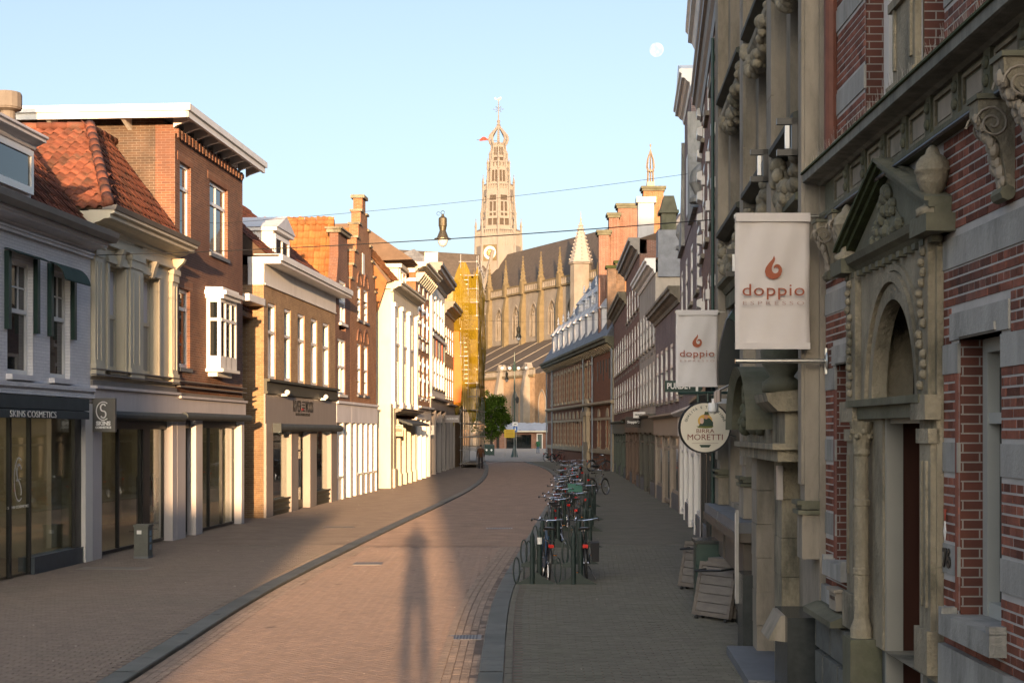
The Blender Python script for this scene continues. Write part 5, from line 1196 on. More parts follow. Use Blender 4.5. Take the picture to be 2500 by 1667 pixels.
for k in range(700):
    x=random.uniform(-1.5,E); o=random.uniform(.03,.2); m.tube((x,o,5.12),(x+random.gauss(0,.02),o+random.gauss(0,.02),5.14+random.uniform(.05,.16)),.0012,.0008,3,False)
obj('bird_spikes',m,mat('wire_pale',(.4,.38,.33),.5),a76,kind='stuff')
m=F.mb(); m.tube((S0,.12,4.645),(4.6,.12,4.645),.016,n=6); m.tube((4.6,.12,4.645),(5.3,.12,4.62),.016,n=6); obj('conduit',m,IRON,a76)
def console(x,z0,z1,d,w_,nm):
    H_=z1-z0
    prof=[(0,z0),(.05*d/.3,z0),(.25*d,z0+.12*H_),(.3*d,z0+.3*H_),(.45*d,z0+.55*H_),(.8*d,z0+.72*H_),(1.0*d,z0+.84*H_),(d,z1),(0,z1)]
    m=F.mb(); m.prism(prof,x-w_/2,x+w_/2,'x'); co=obj('console',m,STONE,a76)
    m=F.mb()
    for k in range(22):
        t=k/22; o=d*(.2+.75*t**1.6); m.ball((x+random.uniform(-.3,.3)*w_,o+.02,z0+H_*(.1+.75*t)),random.uniform(.025,.045)*w_/.18,6,5,(1,.8,1.2))
    obj('acanthus_leaf',m,STONEP,co)
    for sd in (-1,1):
        m=F.mb(); pts=[]; R_=.38*H_
        for i in range(30):
            a=i*.42; rr=R_*.5*(1-i/32); pts.append((x+sd*(w_/2+.003),d*.62+rr*math.cos(a),z1-.26*H_+rr*math.sin(a)))
        m.path(pts,.008,5); obj('volute',m,STONEP,co)
    m=F.mb(); m.tube((x-w_*.55,.05,z0),(x+w_*.55,.05,z0),.045,n=8); obj('console_foot',m,STONEG,co); m=F.mb(); m.box(x-w_*.6,x+w_*.6,0,d*1.06,z1,z1+.03); obj('console_cap',m,STONEG,co)
console(.80,4.08,4.62,.22,.16,1); console(.25,4.18,4.72,.26,.17,2); console(4.95,4.16,4.6,.16,.16,3); console(5.5,4.12,4.6,.18,.15,4)
# upper windows
for (a,b),pp in (((3.3,4.32),1),((2.1,2.62),0)):
    m=F.mb(); m.box(a,b,-.34,-.33,5.2,8.6); wo=obj('upper_window',m,GLASSD,a76)
    m=F.mb(); m.box(b-.16,b,-.33,-.15,5.2,8.6); m.box(a,a+.12,-.33,-.15,5.2,8.6); m.box(a+.12,b-.16,-.33,-.2,5.2,5.3); m.box(a+.12,b-.16,-.33,-.2,6.6,6.68); obj('upper_frame',m,W_WHITE,wo)
m=F.mb(); m.box(2.66,3.26,-.1,.05,5.15,8.9); m.box(2.6,3.32,-.1,.09,5.15,5.3); m.box(2.72,2.76,.05,.07,5.4,8.6); m.box(3.16,3.2,.05,.07,5.4,8.6); m.box(2.62,3.3,-.1,.08,5.86,5.93); obj('upper_pilaster',m,STONE,a76)
m=F.mb(); m.tube((5.42,.05,5.15),(5.42,.05,8.9),.06,n=10); obj('corner_roll',m,mat('red_roll2',(.13,.05,.035),.7,.2,scale=8),a76)
m=F.mb(); m.box(5.0,5.8,-.02,.06,5.14,5.3); obj('pier_base',m,STONEW,a76)
# ---------------------------------------------------------------- right row: stone café front
F=Fac((2.89,13.36),(3.43,23),1); E=F.L; FB=F
cf=F.thing('cafe_house','tall brown stone house with pilasters and fruit garlands behind the coffee banners','house')
PILS=[(.02,.34),(2.28,2.82),(5.2,5.74),(8.9,9.5)]; BAYS=[(.34,2.28),(2.82,5.2),(5.74,8.9)]
rows=[(2.0,4.75),(5.86,7.35),(7.95,9.6)]
ops=[]
for i,(a,b) in enumerate(BAYS):
    for j,(c,d) in enumerate(rows):
        if j==0 and i<2: continue
        ops.append((a+.3,b-.3,c if j else 1.62,d))
m=F.mb(); wall(m,0,E,0,11.5,ops+[(1.9,3.5,0,2.42)],depth=.3,side=.3); obj('wall',m,STONEP,cf)
m=F.mb(); m.box(.02,E-.02,-6,-.5,0,11.5); obj('body',m,DARKIN,cf)
for q in ops: window(F,cf,*q,o=-.2,split=.62,fw=.13,th=.1,frame=mat('frame_cool_white',(.62,.62,.64),.4,.05),glass=GLASSD)
for k,(a,b) in enumerate(PILS):
    z0=1.56 if k in (2,3) else (1.5 if k==0 else 3.4)
    m=F.mb(); m.box(a+.03,b-.03,0,.13,z0+.55,11.4); m.box(a+.06,b-.06,.13,.16,z0+.7,11.3); m.box(a,b,0,.16,z0,z0+.42); pl_=obj('pilaster',m,STONEP,cf)
    m=F.mb(); 
    for zz,o in ((z0+.42,.2),(z0+.47,.17),(z0+.51,.21)): m.box(a-.03,b+.03,0,o,zz,zz+.04)
    obj('pilaster_base',m,STONEG,pl_)
    for zz in (4.2,6.4,8.3): m=F.mb(); m.box(a+.055,b-.055,.13,.163,zz,zz+.012); obj('joint',m,STONE,pl_)
for i,(a,b) in enumerate(BAYS):
    for zz in (5.72,7.8):
        m=F.mb(); m.prism([(0,zz-.06),(.08,zz-.06),(.2,zz+.0),(.2,zz+.06),(.0,zz+.12)],a+.02,b-.02,'x'); obj('window_ledge',m,mat('dark_ledge_stone',(.05,.055,.045),.8,.3),cf)
        m=F.mb(); c=(a+b)/2; hw=(b-a)/2-.15; m.path([(c+hw*t_/8,.07,zz-.2-.42*(1-(t_/8)**2)) for t_ in range(-8,9)],.09,6)
        for k in range(60):
            t=random.uniform(-1,1); sag=.42*(1-t*t); m.ball((c+t*hw,.06+random.uniform(0,.1),zz-.2-sag+random.uniform(-.1,.1)),random.uniform(.05,.10),8,6)
        obj('fruit_garland',m,STONE,cf,smooth=True)
    m=F.mb(); m.prism([(0,4.82),(.06,4.82),(.1,4.9),(.18,4.94),(.18,5.0),(0,5.06)],a,b,'x'); m.box(a,b,0,.05,4.6,4.8); obj('string_moulding',m,STONEG,cf)
    m=F.mb(); m.prism([(0,7.4),(.1,7.4),(.16,7.5),(.16,7.58),(0,7.6)],a+.02,b-.02,'x'); obj('lintel_moulding',m,STONE,cf)
for s_,zz in ((.32,5.35),(2.6,5.5),(5.45,4.75)):
    m=F.mb(); 
    A=.34
    m.box(s_-.03,s_+.03,.16,.22,zz,zz+.36); m.box(s_-.03,s_+.03,.16,.36,zz+.3,zz+.36); m.box(s_-.03,s_+.03,.16,.36,zz,zz+.06); lp=obj('floodlight_bracket',m,BLACK,cf)
    m=F.mb(); m.box(s_-.02,s_+.02,.24,.28,zz+.07,zz+.29); obj('tube_lamp',m,W_GLOSS,lp)
# shop base: sill, brown panels, granite plinth, portal
for a,b in ((4.55,7.2),(7.3,9.55)):
    m=F.mb(); m.box(a,b,0,.32,1.42,1.55); obj('sill_slab',m,BLUEST,cf)
    m=F.mb(); m.box(a,b,0,.34,1.30,1.419); obj('sill_front',m,BROWNP,cf)
    m=F.mb(); m.box(a+.12,b-.1,0,.22,.85,1.299); obj('panel',m,BROWNP,cf)
    m=F.mb(); m.box(a,b,0,.1,.0,.849); obj('plinth',m,GRANB,cf)
for s_ in (8.2,7.0,6.2):
    m=F.mb(); m.box(s_-.25,s_+.25,.1,.14,.25,.7); obj('cellar_grille',m,BLACK,cf)
for a,b in ((3.95,4.55),(-.0,.9)):
    m=F.mb(); m.box(a,b,0,.3,.0,.95); obj('granite_plinth',m,GRANB,cf)
for a,b in ((3.52,4.05),(1.3,1.88)):
    for k in range(6):
        m=F.mb(); z0=.95 if a<3 else .0; zz=.0+k*.4; m.box(a,b,0,.18+.004*(k%2),zz+.003,zz+.397); obj('jamb_block',m,STONEP if a>3 else STONE,cf)
m=F.mb(); m.box(.7,4.3,0,.3,2.40,2.52); m.box(.62,4.38,0,.36,2.52,2.58); m.box(.75,4.25,0,.22,2.58,2.9); m.prism([(0,2.9),(.3,2.9),(.4,3.0),(.42,3.08),(0,3.12)],.65,1.7,'x'); obj('portal_lintel',m,STONE,cf)
m=F.mb(); c=2.9; A=arch_pts(c,2.72,1.0,20,.62); B=arch_pts(c,2.72,1.16,20,.62)
for i in range(20): m.hexa([(A[i][0],0,A[i][1]),(B[i][0],0,B[i][1]),(B[i][0],.5,B[i][1]),(A[i][0],.44,A[i][1]),(A[i+1][0],0,A[i+1][1]),(B[i+1][0],0,B[i+1][1]),(B[i+1][0],.5,B[i+1][1]),(A[i+1][0],.44,A[i+1][1])])
obj('arched_hood',m,STONEG,cf)
m=F.mb(); 
for k in range(40): t=math.pi*random.random(); rr=random.uniform(.3,.9); m.ball((c+rr*math.cos(t),.26+random.uniform(0,.08),2.72+rr*.6*math.sin(t)),random.uniform(.06,.1),7,5)
obj('hood_carving',m,STONEG,cf,smooth=True)
m=F.mb(); m.lathe([(.2,0),(.2,.1),(.12,.16),(.2,.28),(.22,.42),(.14,.55),(.04,.66)],(1.15,.2,3.1),14); obj('portal_urn',m,STONEG,cf,smooth=True)
m=F.mb(); m.box(1.95,3.48,-.32,-.28,0.1,2.4); dr=obj('door',m,WOODD,cf); m=F.mb(); m.ball((3.3,-.24,1.1),.04,8,6); obj('knob',m,STEEL,dr)
m=F.mb(); m.box(1.5,3.9,-.3,.5,0,.1); obj('door_step',m,BLUEST,cf)
m=F.mb(); m.box(1.2,1.3,.18,.24,2.0,2.35); obj('door_plate',m,GREYBR,cf)
m=F.mb(); m.box(4.42,4.5,.3,.34,.55,1.72); mb_=obj('menu_case',m,mat('case_grey',(.3,.29,.27),.4),cf); m=F.mb(); m.box(4.43,4.49,.34,.345,.6,1.68); obj('menu_sheet',m,mat('menu_sheet',(.5,.47,.44),.6),mb_)
m=F.mb(); m.hexa([(.15,.3,.70),(.75,.3,.70),(.75,.46,.72),(.15,.46,.72),(.15,.3,.95),(.75,.3,.95),(.75,.34,.95),(.15,.34,.95)]); obj('granite_cap',m,STONEP,cf)
m=F.mb(); cornice(m,-.1,E+.1,10.9,.9,.9); obj('cornice',m,STONEP,cf)
m=F.mb(); m.path([(9.45,.2,.2),(9.45,.2,9)],.03,8); obj('downpipe',m,GREENB,cf)

# ---------------------------------------------------------------- right row, further on
def rowhouse(F,label,z_e,rows,nb,bm,corn,name='gable_house',shop=None,ww=.5,band=None,roof=4.,z_s=3.2,off=0,crm=None,split=.6,shopm=None):
    h=F.thing(name,label,'house'); E=F.L; ops=[]
    bw=E/nb
    for i in range(nb):
        for c,d in rows: ops.append((bw*i+bw*(1-ww)/2,bw*(i+1)-bw*(1-ww)/2,c,d))
    m=F.mb(); wall(m,0,E,z_s,z_e,ops,depth=.22); m.add([(0,0,z_s),(0,-9,z_s),(0,-9,z_e),(0,0,z_e)],[(0,1,2,3)]); m.add([(E,0,z_s),(E,-9,z_s),(E,-9,z_e),(E,0,z_e)],[(0,1,2,3)]); obj('wall',m,bm,h)
    for q in ops: window(F,h,*q,o=-.01,th=.12,split=split,fw=.12,sill=.08,sillm=STONEP,glass=GLASSD)
    if corn: m=F.mb(); cornice(m,-.15,E+.15,z_e-.05,corn[0],corn[1]*.55); obj('cornice',m,crm or W_WHITE,h)
    for zz in (band or []):
        m=F.mb(); ed=[0]+[v for i in range(nb) for v in (bw*i+bw*(1-ww)/2,bw*(i+1)-bw*(1-ww)/2)]+[E]
        for a,b in zip(ed[::2],ed[1::2]): m.box(a-.004,b+.004,-.02,.012,zz,zz+.13)
        obj('stone_band',m,STONEP,h)
    m=F.mb(); m.box(.02,E-.02,-9,-.35,0,z_e-.05+(corn[0] if corn else 0)); obj('body',m,bm,h)
    if roof: m=F.mb(); m.prism([(.1,z_e+(corn[0] if corn else 0)-.1),(-4.5,z_e+roof),(-9,z_e)],0,E,'x'); obj('roof',m,TILEB,h)
    sm=shopm or W_WHITE
    m=F.mb(); m.box(0,E,-.05,.08,z_s-.65,z_s); m.prism([(0,z_s-.02),(.2,z_s-.02),(.3,z_s+.06),(.3,z_s+.12),(0,z_s+.12)],0,E,'x'); obj('fascia',m,sm,h)
    n=max(2,round(E/3.2))
    for i in range(n+1): m=F.mb(); x=i*(E-.36)/n; m.box(x,x+.36,-.3,.02,0,z_s-.65); obj('post',m,sm,h)
    for i in range(n):
        x=i*(E-.36)/n; lo=.1 if i%2 else .55
        if i%2==0: m=F.mb(); m.box(x+.36,x+(E-.36)/n,-.3,-.01,0,.55); obj('bulkhead',m,BLUEST,h)
        window(F,h,x+.36,x+(E-.36)/n,lo,z_s-.65,o=-.05,split=.8,fw=.09,frame=sm,glass=GLASS,name='door' if i%2 else 'shop_window')
    return h
# brick house with white blocks and heavy white cornice
F=Fac((3.43,23.02),(4.53,34),1); E=F.L
hA=rowhouse(F,'red brown brick house with white quoin blocks under a huge white cornice',11.0,[(3.9,6.0),(6.7,8.8),(9.3,10.6)],4,B_RED,None,roof=0,z_s=3.3,ww=.42,shopm=BLACK)
for zz in (11.0,):
    m=F.mb(); m.box(-.1,E+.1,-.3,.1,zz,zz+.7); cornice(m,-.1,E+.15,zz+.55,.9,.38,prof=CORN); obj('entablature',m,W_WHITE,hA)
    m=F.mb(); cornice(m,-.1,E+.1,zz-.9,.8,.26); obj('lower_cornice',m,GUTTER,hA)
    m=F.mb(); m.box(E-1.2,E-.1,-1.2,.0,zz+1.45,zz+1.8); obj('attic_block',m,LEAD,hA)
for k in range(14):
    z=4.1+k*.5; m=F.mb(); m.hexa([(E-.5-.1*(k%3),0,z),(E-.05,0,z),(E-.05,.12,z+.04),(E-.5-.1*(k%3),.12,z+.04),(E-.5-.1*(k%3),0,z+.24),(E-.05,0,z+.24),(E-.05,.12,z+.2),(E-.5-.1*(k%3),.12,z+.2)]); obj('quoin_block',m,W_WHITE,hA)
for i in range(4):
    for zz in (4.4,5.4,7.2,8.2):
        m=F.mb(); x=E/4*i+E/8*.52; m.box(x-.25,x,0,.08,zz,zz+.2); obj('quoin_block',m,W_WHITE,hA)
# purple brick neck gable
F=Fac((4.53,34.02),(5.55,47),1); E=F.L
hB=rowhouse(F,'purplish brick neck gable house with pale stone scrolls','8.6' and 8.3,[(3.9,5.7),(6.2,7.8)],4,B_PURP,None,roof=0,z_s=3.2,ww=.4)
m=F.mb(); hw=2.1; cN=E/2+.3; m.box(cN-hw,cN+hw,-.4,.02,8.3,12.0); nk=obj('neck',m,B_PURP,hB)
m=F.mb(); cornice(m,cN-hw-.3,cN+hw+.3,12.0,.5,.35); m.prism([(cN-hw-.3,12.5),(cN+hw+.3,12.5),(cN,13.2)],-.3,.3,'y'); obj('neck_cornice',m,W_WHITE,hB)
for sd in (-1,1):
    m=F.mb(); pts=[(cN+sd*hw,11.4)]+[(cN+sd*(hw+3.2*(1-math.cos(t*math.pi/2))),8.3+3.1*(1-math.sin(t*math.pi/2))) for t in [i/8 for i in range(9)]]+[(cN+sd*hw,8.3)]
    m.prism(pts,-.35,.12,'y'); obj('scroll_wing',m,STONEW,hB)
    m=F.mb(); m.lathe([(.3,0),(.3,.1),(.15,.2),(.3,.5),(.25,.8),(.05,1.0)],(cN+sd*(hw+2.6),-.1,8.5),10); obj('urn',m,STONEW,hB)
m=F.mb(); m.box(cN-.5,cN+.5,.02,.04,8.9,10.6); obj('loft_shutter',m,W_WHITE,hB)
m=F.mb(); m.prism([(.2,8.3),(E-.2,8.3),(cN,11.6)],-9,-.41,'y'); obj('roof',m,TILEB,hB)
# low house with warm cornice
F=Fac((5.55,47.02),(5.85,58),1); E=F.L
hC=rowhouse(F,'low brick house with ochre stone cornice and pale shop front',7.0,[(3.8,5.8)],5,B_PURP,(.55,.75),roof=2.2,z_s=3.2,ww=.5,crm=STONEP,shopm=mat('shop_taupe',(.3,.25,.2),.5,.1))
# house with grey chimney
F=Fac((5.85,58.02),(6.1,68),1); E=F.L
hD=rowhouse(F,'brick house with white bracket cornice and stout grey stepped chimney',9.2,[(3.9,5.6),(6.3,8.0)],5,mat('plaster_buff',(.40,.35,.29),.8,.14,streak=.4,dirt=(.22,.19,.15),damt=.5),(.6,.8),roof=3,z_s=3.3,ww=.45,band=(5.9,6.6),shopm=OLIVE)
m=F.mb(); m.box(-.1,.9,-1.0,-.1,9.0,10.9); obj('chimney',m,mat('lichen_plaster',(.22,.23,.25),.9,.25,bump=.3),hD); m=F.mb(); m.box(0,.8,-.85,-.25,10.9,11.6); m.box(-.1,.9,-.95,-.15,11.6,11.72); m.prism([(-.9,11.72),(-.2,11.72),(-.35,12.3),(-.75,12.3)],-.05,.85,'x'); obj('chimney_top',m,STONEG,hD)
# taller house
F=Fac((6.1,68.02),(6.42,80),1); E=F.L
hE=rowhouse(F,'tall brick house with grey cornice and white painted chimney stack',11.2,[(3.9,5.6),(6.3,8.0),(8.7,10.2)],5,B_RED,(.8,1.0),roof=2.2,z_s=3.3,ww=.45,band=(5.9,8.4),crm=GUTTER,shopm=mat('shop_brown',(.12,.075,.05),.5,.1))
m=F.mb(); m.box(4.2,5.0,-1.0,-.2,11.0,14.3); m.box(4.1,5.1,-1.1,-.1,14.3,14.6); obj('chimney',m,W_DULL,hE)
F=Fac((6.42,80.02),(6.84,95.4),1); E=F.L
hG=rowhouse(F,'banded brick house beside the town hall corner',9.9,[(3.9,5.6),(6.3,8.2)],6,B_RED,(.7,.9),roof=2.5,z_s=3.2,ww=.5,band=(4.9,5.9,7.5),crm=STONE,shopm=mat('shop_green',(.05,.07,.055),.5,.1))
FG=F
# ---------------------------------------------------------------- town hall
F=Fac((6.86,95.6),(3.4,135.6),1); E=F.L; FT=F
th=F.thing('town_hall','long brick town hall with stone cross windows and rows of roof dormers','town hall')
ze=8.7; zb=F.h(1500,982)  # string course
ops=[];cols=[]
B_TH=brick('brick_town_hall',(.24,.095,.05),(.19,.078,.045),(.26,.19,.13),var=.12)
up=[10.4+i*2.55 for i in range(11)]
lowx=[2.2,6.2]+[15.5+i*2.4 for i in range(9)]
for x in up: ops.append((x,x+1.15,5.2,7.7))
for x in lowx: ops.append((x,x+1.1,1.6,3.5))
m=F.mb(); wall(m,0,E,0,ze,ops,depth=.2); m.add([(0,0,0),(0,-12,0),(0,-12,ze),(0,0,ze)],[(0,1,2,3)]); m.add([(E,0,0),(E,-12,0),(E,-12,ze),(E,0,ze)],[(0,1,2,3)]); obj('wall',m,B_TH,th)
SAND=mat('town_hall_stone',(.42,.34,.23),.8,.15,scale=2,dirt=(.24,.19,.12),damt=.4)
for q in ops:
    wo=window(F,th,*q,o=-.12,split=.6,up=(2,1),lo=(2,2),fw=.12,bar=.12,frame=SAND,glass=GLASSD,name='cross_window')
    m=F.mb(); a,b,c,d=q; k=0; z=c-.1
    while z<d+.1:
        e=.34 if k%2 else .16
        m.box(a-e,a-.0,.0,.035,z,z+.26); m.box(b,b+e,.0,.035,z,z+.26); z+=.27; k+=1
    m.box(a-.2,b+.2,0,.06,d,d+.2); m.box(a-.2,b+.2,0,.08,c-.2,c); obj('window_quoins',m,SAND,wo)
    if d<4: 
        m=F.mb(); cx=(a+b)/2; m.prism([(cx+.6*math.cos(math.pi*i/8),3.75+.6*math.sin(math.pi*i/8)) for i in range(9)],0,.06,'y'); obj('blind_arch',m,SAND,wo)
m=F.mb(); m.prism([(0,4.55),(.15,4.55),(.28,4.65),(.28,4.78),(0,4.85)],-.2,E+.1,'x'); obj('string_course',m,SAND,th)
for z0,z1 in ((1.15,1.45),(3.5,3.68)):
    m=F.mb(); x=0
    if z0<2: m.box(0,E,0,.12,z0,z1)
    else:
        ed=[0]+[v for q in lowx for v in (q,q+1.1)]+[E]
        for a,b in zip(ed[::2],ed[1::2]): m.box(a,b,0,.07,z0,z1)
    obj('stone_band',m,SAND,th)
m=F.mb(); cornice(m,-.2,E+.4,ze-.5,.9,.75); obj('cornice',m,STONEG,th)
k=0
x=.3
while x<E: m=F.mb(); m.prism([(0,ze-.55),(.12,ze-.5),(.5,ze-.15),(.5,ze-.08),(0,ze-.08)],x,x+.3,'x'); obj('cornice_bracket',m,SAND,th); x+=.9
for x in (0,9.2,14.2,E-5,E-.5):
    m=F.mb(); m.tube((x+.2,.14,0),(x+.2,.14,ze-.4),.07,n=8); obj('downpipe',m,mat('downpipe_blue_grey',(.22,.25,.28),.5),th)
m=F.mb(); m.box(.0,1.0,0,.06,4.9,ze-.5); m.box(0,1.0,0,.1,0,4.5); obj('corner_pier',m,SAND,th)
# gate with statue niche
m=F.mb(); x=11.3; m.box(x,x+2.4,0,.22,1.2,1.9); m.box(x+.2,x+.7,0,.3,1.9,3.9); m.box(x+1.7,x+2.2,0,.3,1.9,3.9); m.box(x,x+2.4,0,.34,3.9,4.2); m.prism([(x+1.2+.8*math.cos(math.pi*i/10),4.2+.95*math.sin(math.pi*i/10)) for i in range(11)],0,.2,'y'); m.box(x+.2,x+2.2,0,.25,0,1.2); obj('niche_portal',m,SAND,th)
# iron wall anchors
for i in range(5):
    m=F.mb(); xx=1.9+i*1.35; L=1.3 if i%2==0 else .8; m.prism([(xx-.05,7.6-L),(xx+.05,7.6-L),(xx+.09,7.6),(xx,7.75),(xx-.09,7.6)],0,.05,'y'); obj('wall_anchor',m,BLACK,th)
m=F.mb(); m.box(.02,E-.02,-12,-.35,0,ze); obj('body',m,B_TH,th)
# roof with dormers
rz=ze+.45; rt=17.5
m=F.mb(); m.prism([(.55,rz-.06),(-4.6,rt),(-12,rz-.06)],-.1,E+.3,'x'); tr=obj('roof',m,SLATE,th)
sl=(rt-rz)/5.15
def dormer(x,o,wd,hh):
    z=rz+(.55-o)*sl; m=F.mb(); m.box(x,x+wd,o-hh/sl-.4,o,z-.05,z+hh); d=obj('dormer',m,ZINC,th)
    m=F.mb(); c=x+wd/2; e=.16; y0,y1=o-hh/sl-1.0,o+.16; t=z+hh
    m.add([(x-e,y1,t),(x+wd+e,y1,t),(x+wd+e,y0,t),(x-e,y0,t),(c,o-.55,t+.95),(c,y0,t+.95)],[(0,1,4),(1,2,5,4),(3,0,4,5),(0,3,2,1),(2,3,5)]); m.box(x-e,x+wd+e,y0,y1,t-.08,t); obj('dormer_roof',m,LEAD,d)
    m=F.mb(); m.lathe([(.05,0),(.14,.12),(.05,.25),(.1,.4),(.02,.75)],(c,o-.5,t+.9),8); obj('finial',m,ZINC,d)
    m=F.mb(); m.box(x+.15,x+wd-.15,o+.002,o+.03,z+.15,z+hh-.15); obj('hatch',m,mat('hatch_grey',(.33,.33,.36),.6) if 'hatch_grey' not in bpy.data.materials else bpy.data.materials['hatch_grey'],d)
for i in range(9): dormer(5.0+i*3.7,.05,1.35,1.55)
for i in range(8): dormer(4.2+i*3.7,-1.7,1.1,1.2)
# stepped gable piers above the roof at the near end
for i,(x0,x1,yt,o) in enumerate(((1462,1488,562,-3.2),(1487,1511,520,-3.4),(1509,1572,497,-3.6),(1571,1620,455,-5.2))):
    Z=101.+i*1.2
    t0=[((x-CX)/FX*Z) for x in (x0,x1)]; zt=EYE+(HY-yt)/FX*Z
    g=thing('gable_pier',['lowest','second','third','tallest sunlit'][i]+' brick pier of the stepped gable above the town hall','chimney',(t0[0],Z,0))
    W_=t0[1]-t0[0]; m=MB(); m.box(0,W_,0,1.1,ze+1,zt-.35); 
    for k in range(3): m.box(W_*(.15+.3*k),W_*(.15+.3*k)+.1,-.06,0,ze+1,zt-.4)
    obj('shaft',m,B_OR if i==3 else B_RED,g); m=MB(); m.box(-.1,W_+.1,-.12,1.2,zt-.35,zt-.18); m.box(-.18,W_+.18,-.2,1.28,zt-.18,zt); obj('cap',m,STONEG,g)
for i,(x0,x1,yt) in enumerate(((1483,1504,648),(1503,1526,636),(1526,1550,622))):
    Z=97.+i; t0=[((x-CX)/FX*Z) for x in (x0,x1)]; zt=EYE+(HY-yt)/FX*Z
    g=thing('gable_pier',['small mossy','middle mossy','right mossy'][i]+' capped brick stack behind the town hall dormers','chimney',(t0[0],Z,0)); W_=t0[1]-t0[0]
    m=MB(); m.box(0,W_,0,.8,ze,zt-.2); obj('shaft',m,B_DARK if i<2 else B_OR,g); m=MB(); m.box(-.12,W_+.12,-.12,.9,zt-.2,zt); obj('cap',m,MOSS,g)
# slim town hall spire with open crown
Z=112; sx=(1588-CX)/FX*Z; zb_=EYE+(HY-455)/FX*Z; zt_=EYE+(HY-352)/FX*Z
SS=.6
sp_=thing('lantern_spire','slim gilded open lantern spire above the sunlit gable pier','spire',(sx,Z,zb_-.5))
GILD=mat('pale_gilded_lead',(.27,.22,.17),.5,.15,metal=.1)
sp_.scale=(SS,SS,1)
m=MB(); m.box(-.5,.5,-.5,.5,0,.8); obj('base',m,GILD,sp_)
for k in range(8):
    a=k*math.pi/4; m=MB(); m.path([(.45*math.cos(a),.45*math.sin(a),.8),(.38*math.cos(a),.38*math.sin(a),1.7),(.55*math.cos(a),.55*math.sin(a),2.0),(.42*math.cos(a),.42*math.sin(a),2.6),(.08*math.cos(a),.08*math.sin(a),3.2)],.06,5); obj('rib',m,GILD,sp_)
m=MB(); m.lathe([(.1,2.0),(.1,3.1),(.16,3.2),(.05,3.4),(.03,zt_-zb_+.4)],(0,0,0),8); m.lathe([(.46,1.62),(.5,1.7),(.46,1.75)],(0,0,0),12); obj('shaft',m,GILD,sp_)
m=MB(); m.ball((0,0,zt_-zb_+.4),.12,8,6); obj('ball_top',m,GILD,sp_)

# ---------------------------------------------------------------- church
RA=Vector((1.3,300,0)); RB=Vector((18.07,265.8,0)); CD=(RB-RA).normalized(); CN=Vector((-.898,-.440,0)); CN=(CN-CD*CN.dot(CD)).normalized()
HR=40.6; HE=30.2; WN=7.6; WA=22.6; HA=12.6; HC=20.3
STC=mat('church_limestone',(.215,.195,.17),.85,.2,scale=.5,bump=.1,dirt=(.14,.115,.08),dscale=.35,damt=.45)
STD=mat('church_stone_weathered',(.15,.12,.07),.9,.22,scale=.9,dirt=(.09,.075,.035),dscale=.8,damt=.5)
SLC=brick('church_slate',(.10,.083,.07),(.085,.072,.06),(.065,.055,.05),bw=.6,bh=.35,ms=.02,bump=.15,var=.2,rough=.65)
GLC=mat('church_glass',(.16,.13,.09),.3,.2)
ch=thing('church','great gothic stone church with brown slate roof behind the square','church',(RA.x,RA.y,0),0)
# local frame: x along CD, y along outward CN
rzc=math.atan2(CD.y,CD.x); ch.rotation_euler=(0,0,rzc)
sgn=1 if (Matrix.Rotation(rzc,3,'Z')@Vector((0,1,0))).dot(CN)>0 else -1
def CM(): return MB(sgn)
class CF: side=sgn
XL,XR=-14.,52.
def gothic(c,z0,zs,r,n=8):
    "pointed arch outline"
    pts=[(c-r,z0),(c-r,zs)]; 
    for i in range(1,n+1): a=math.pi-(math.pi/3)*i/n; pts.append((c+r+2*r*math.cos(a),zs+2*r*math.sin(a)))
    L=pts+[(2*c-x,z) for x,z in pts[::-1][1:]]
    return L
def gothic_window(par,c,o,z0,zt,r,mull=3,nm='gothic_window'):
    zs=zt-1.732*r; P=gothic(c,z0,zs,r); m=CM(); m.add([(x,o-.35,z) for x,z in P],[tuple(range(len(P)))]); g=obj('window_glass',m,GLC,par); 
    m=CM(); n=len(P)
    for a,b in zip(P,P[1:]):
        m.add([(a[0],o+.02,a[1]),(b[0],o+.02,b[1]),(b[0],o-.5,b[1]),(a[0],o-.5,a[1])],[(0,1,2,3)])
    def ring(k0,k1,oo):
        Pa=gothic(c,z0,zs,r*k0); Pb=gothic(c,z0,zs,r*k1)
        for i in range(n-1): m.hexa([(Pa[i][0],o-.5,Pa[i][1]),(Pb[i][0],o-.5,Pb[i][1]),(Pb[i][0],oo,Pb[i][1]),(Pa[i][0],oo,Pa[i][1]),(Pa[i+1][0],o-.5,Pa[i+1][1]),(Pb[i+1][0],o-.5,Pb[i+1][1]),(Pb[i+1][0],oo,Pb[i+1][1]),(Pa[i+1][0],oo,Pa[i+1][1])])
    ring(1.0,1.16,o+.12)
    for k in range(1,mull+1):
        x=c-r+2*r*k/(mull+1); m.box(x-.09,x+.09,o-.4,o-.15,z0,zs+.5*r)
    for k in range(mull+1):
        x=c-r+2*r*(k+.5)/(mull+1); rr=r/(mull+1); A=arch_pts(x,zs-.1,rr,8,1.4)
        for a,b in zip(A,A[1:]): m.tube((a[0],o-.27,a[1]),(b[0],o-.27,b[1]),.09,n=4,cap=False)
    for cx,cz,rr in ((c-r*.42,zs+r*.55,r*.36),(c+r*.42,zs+r*.55,r*.36),(c,zs+r*1.1,r*.32)):
        A=[(cx+rr*math.cos(t*math.pi/6),cz+rr*math.sin(t*math.pi/6)) for t in range(13)]
        for a,b in zip(A,A[1:]): m.tube((a[0],o-.27,a[1]),(b[0],o-.27,b[1]),.08,n=4,cap=False)
    obj('tracery',m,STC,g)
    m=CM(); m.prism([(o-.4,z0-.9),(o+.1,z0-.9),(o-.3,z0)],c-r*1.1,c+r*1.1,'x'); obj('window_sill',m,STC,g)
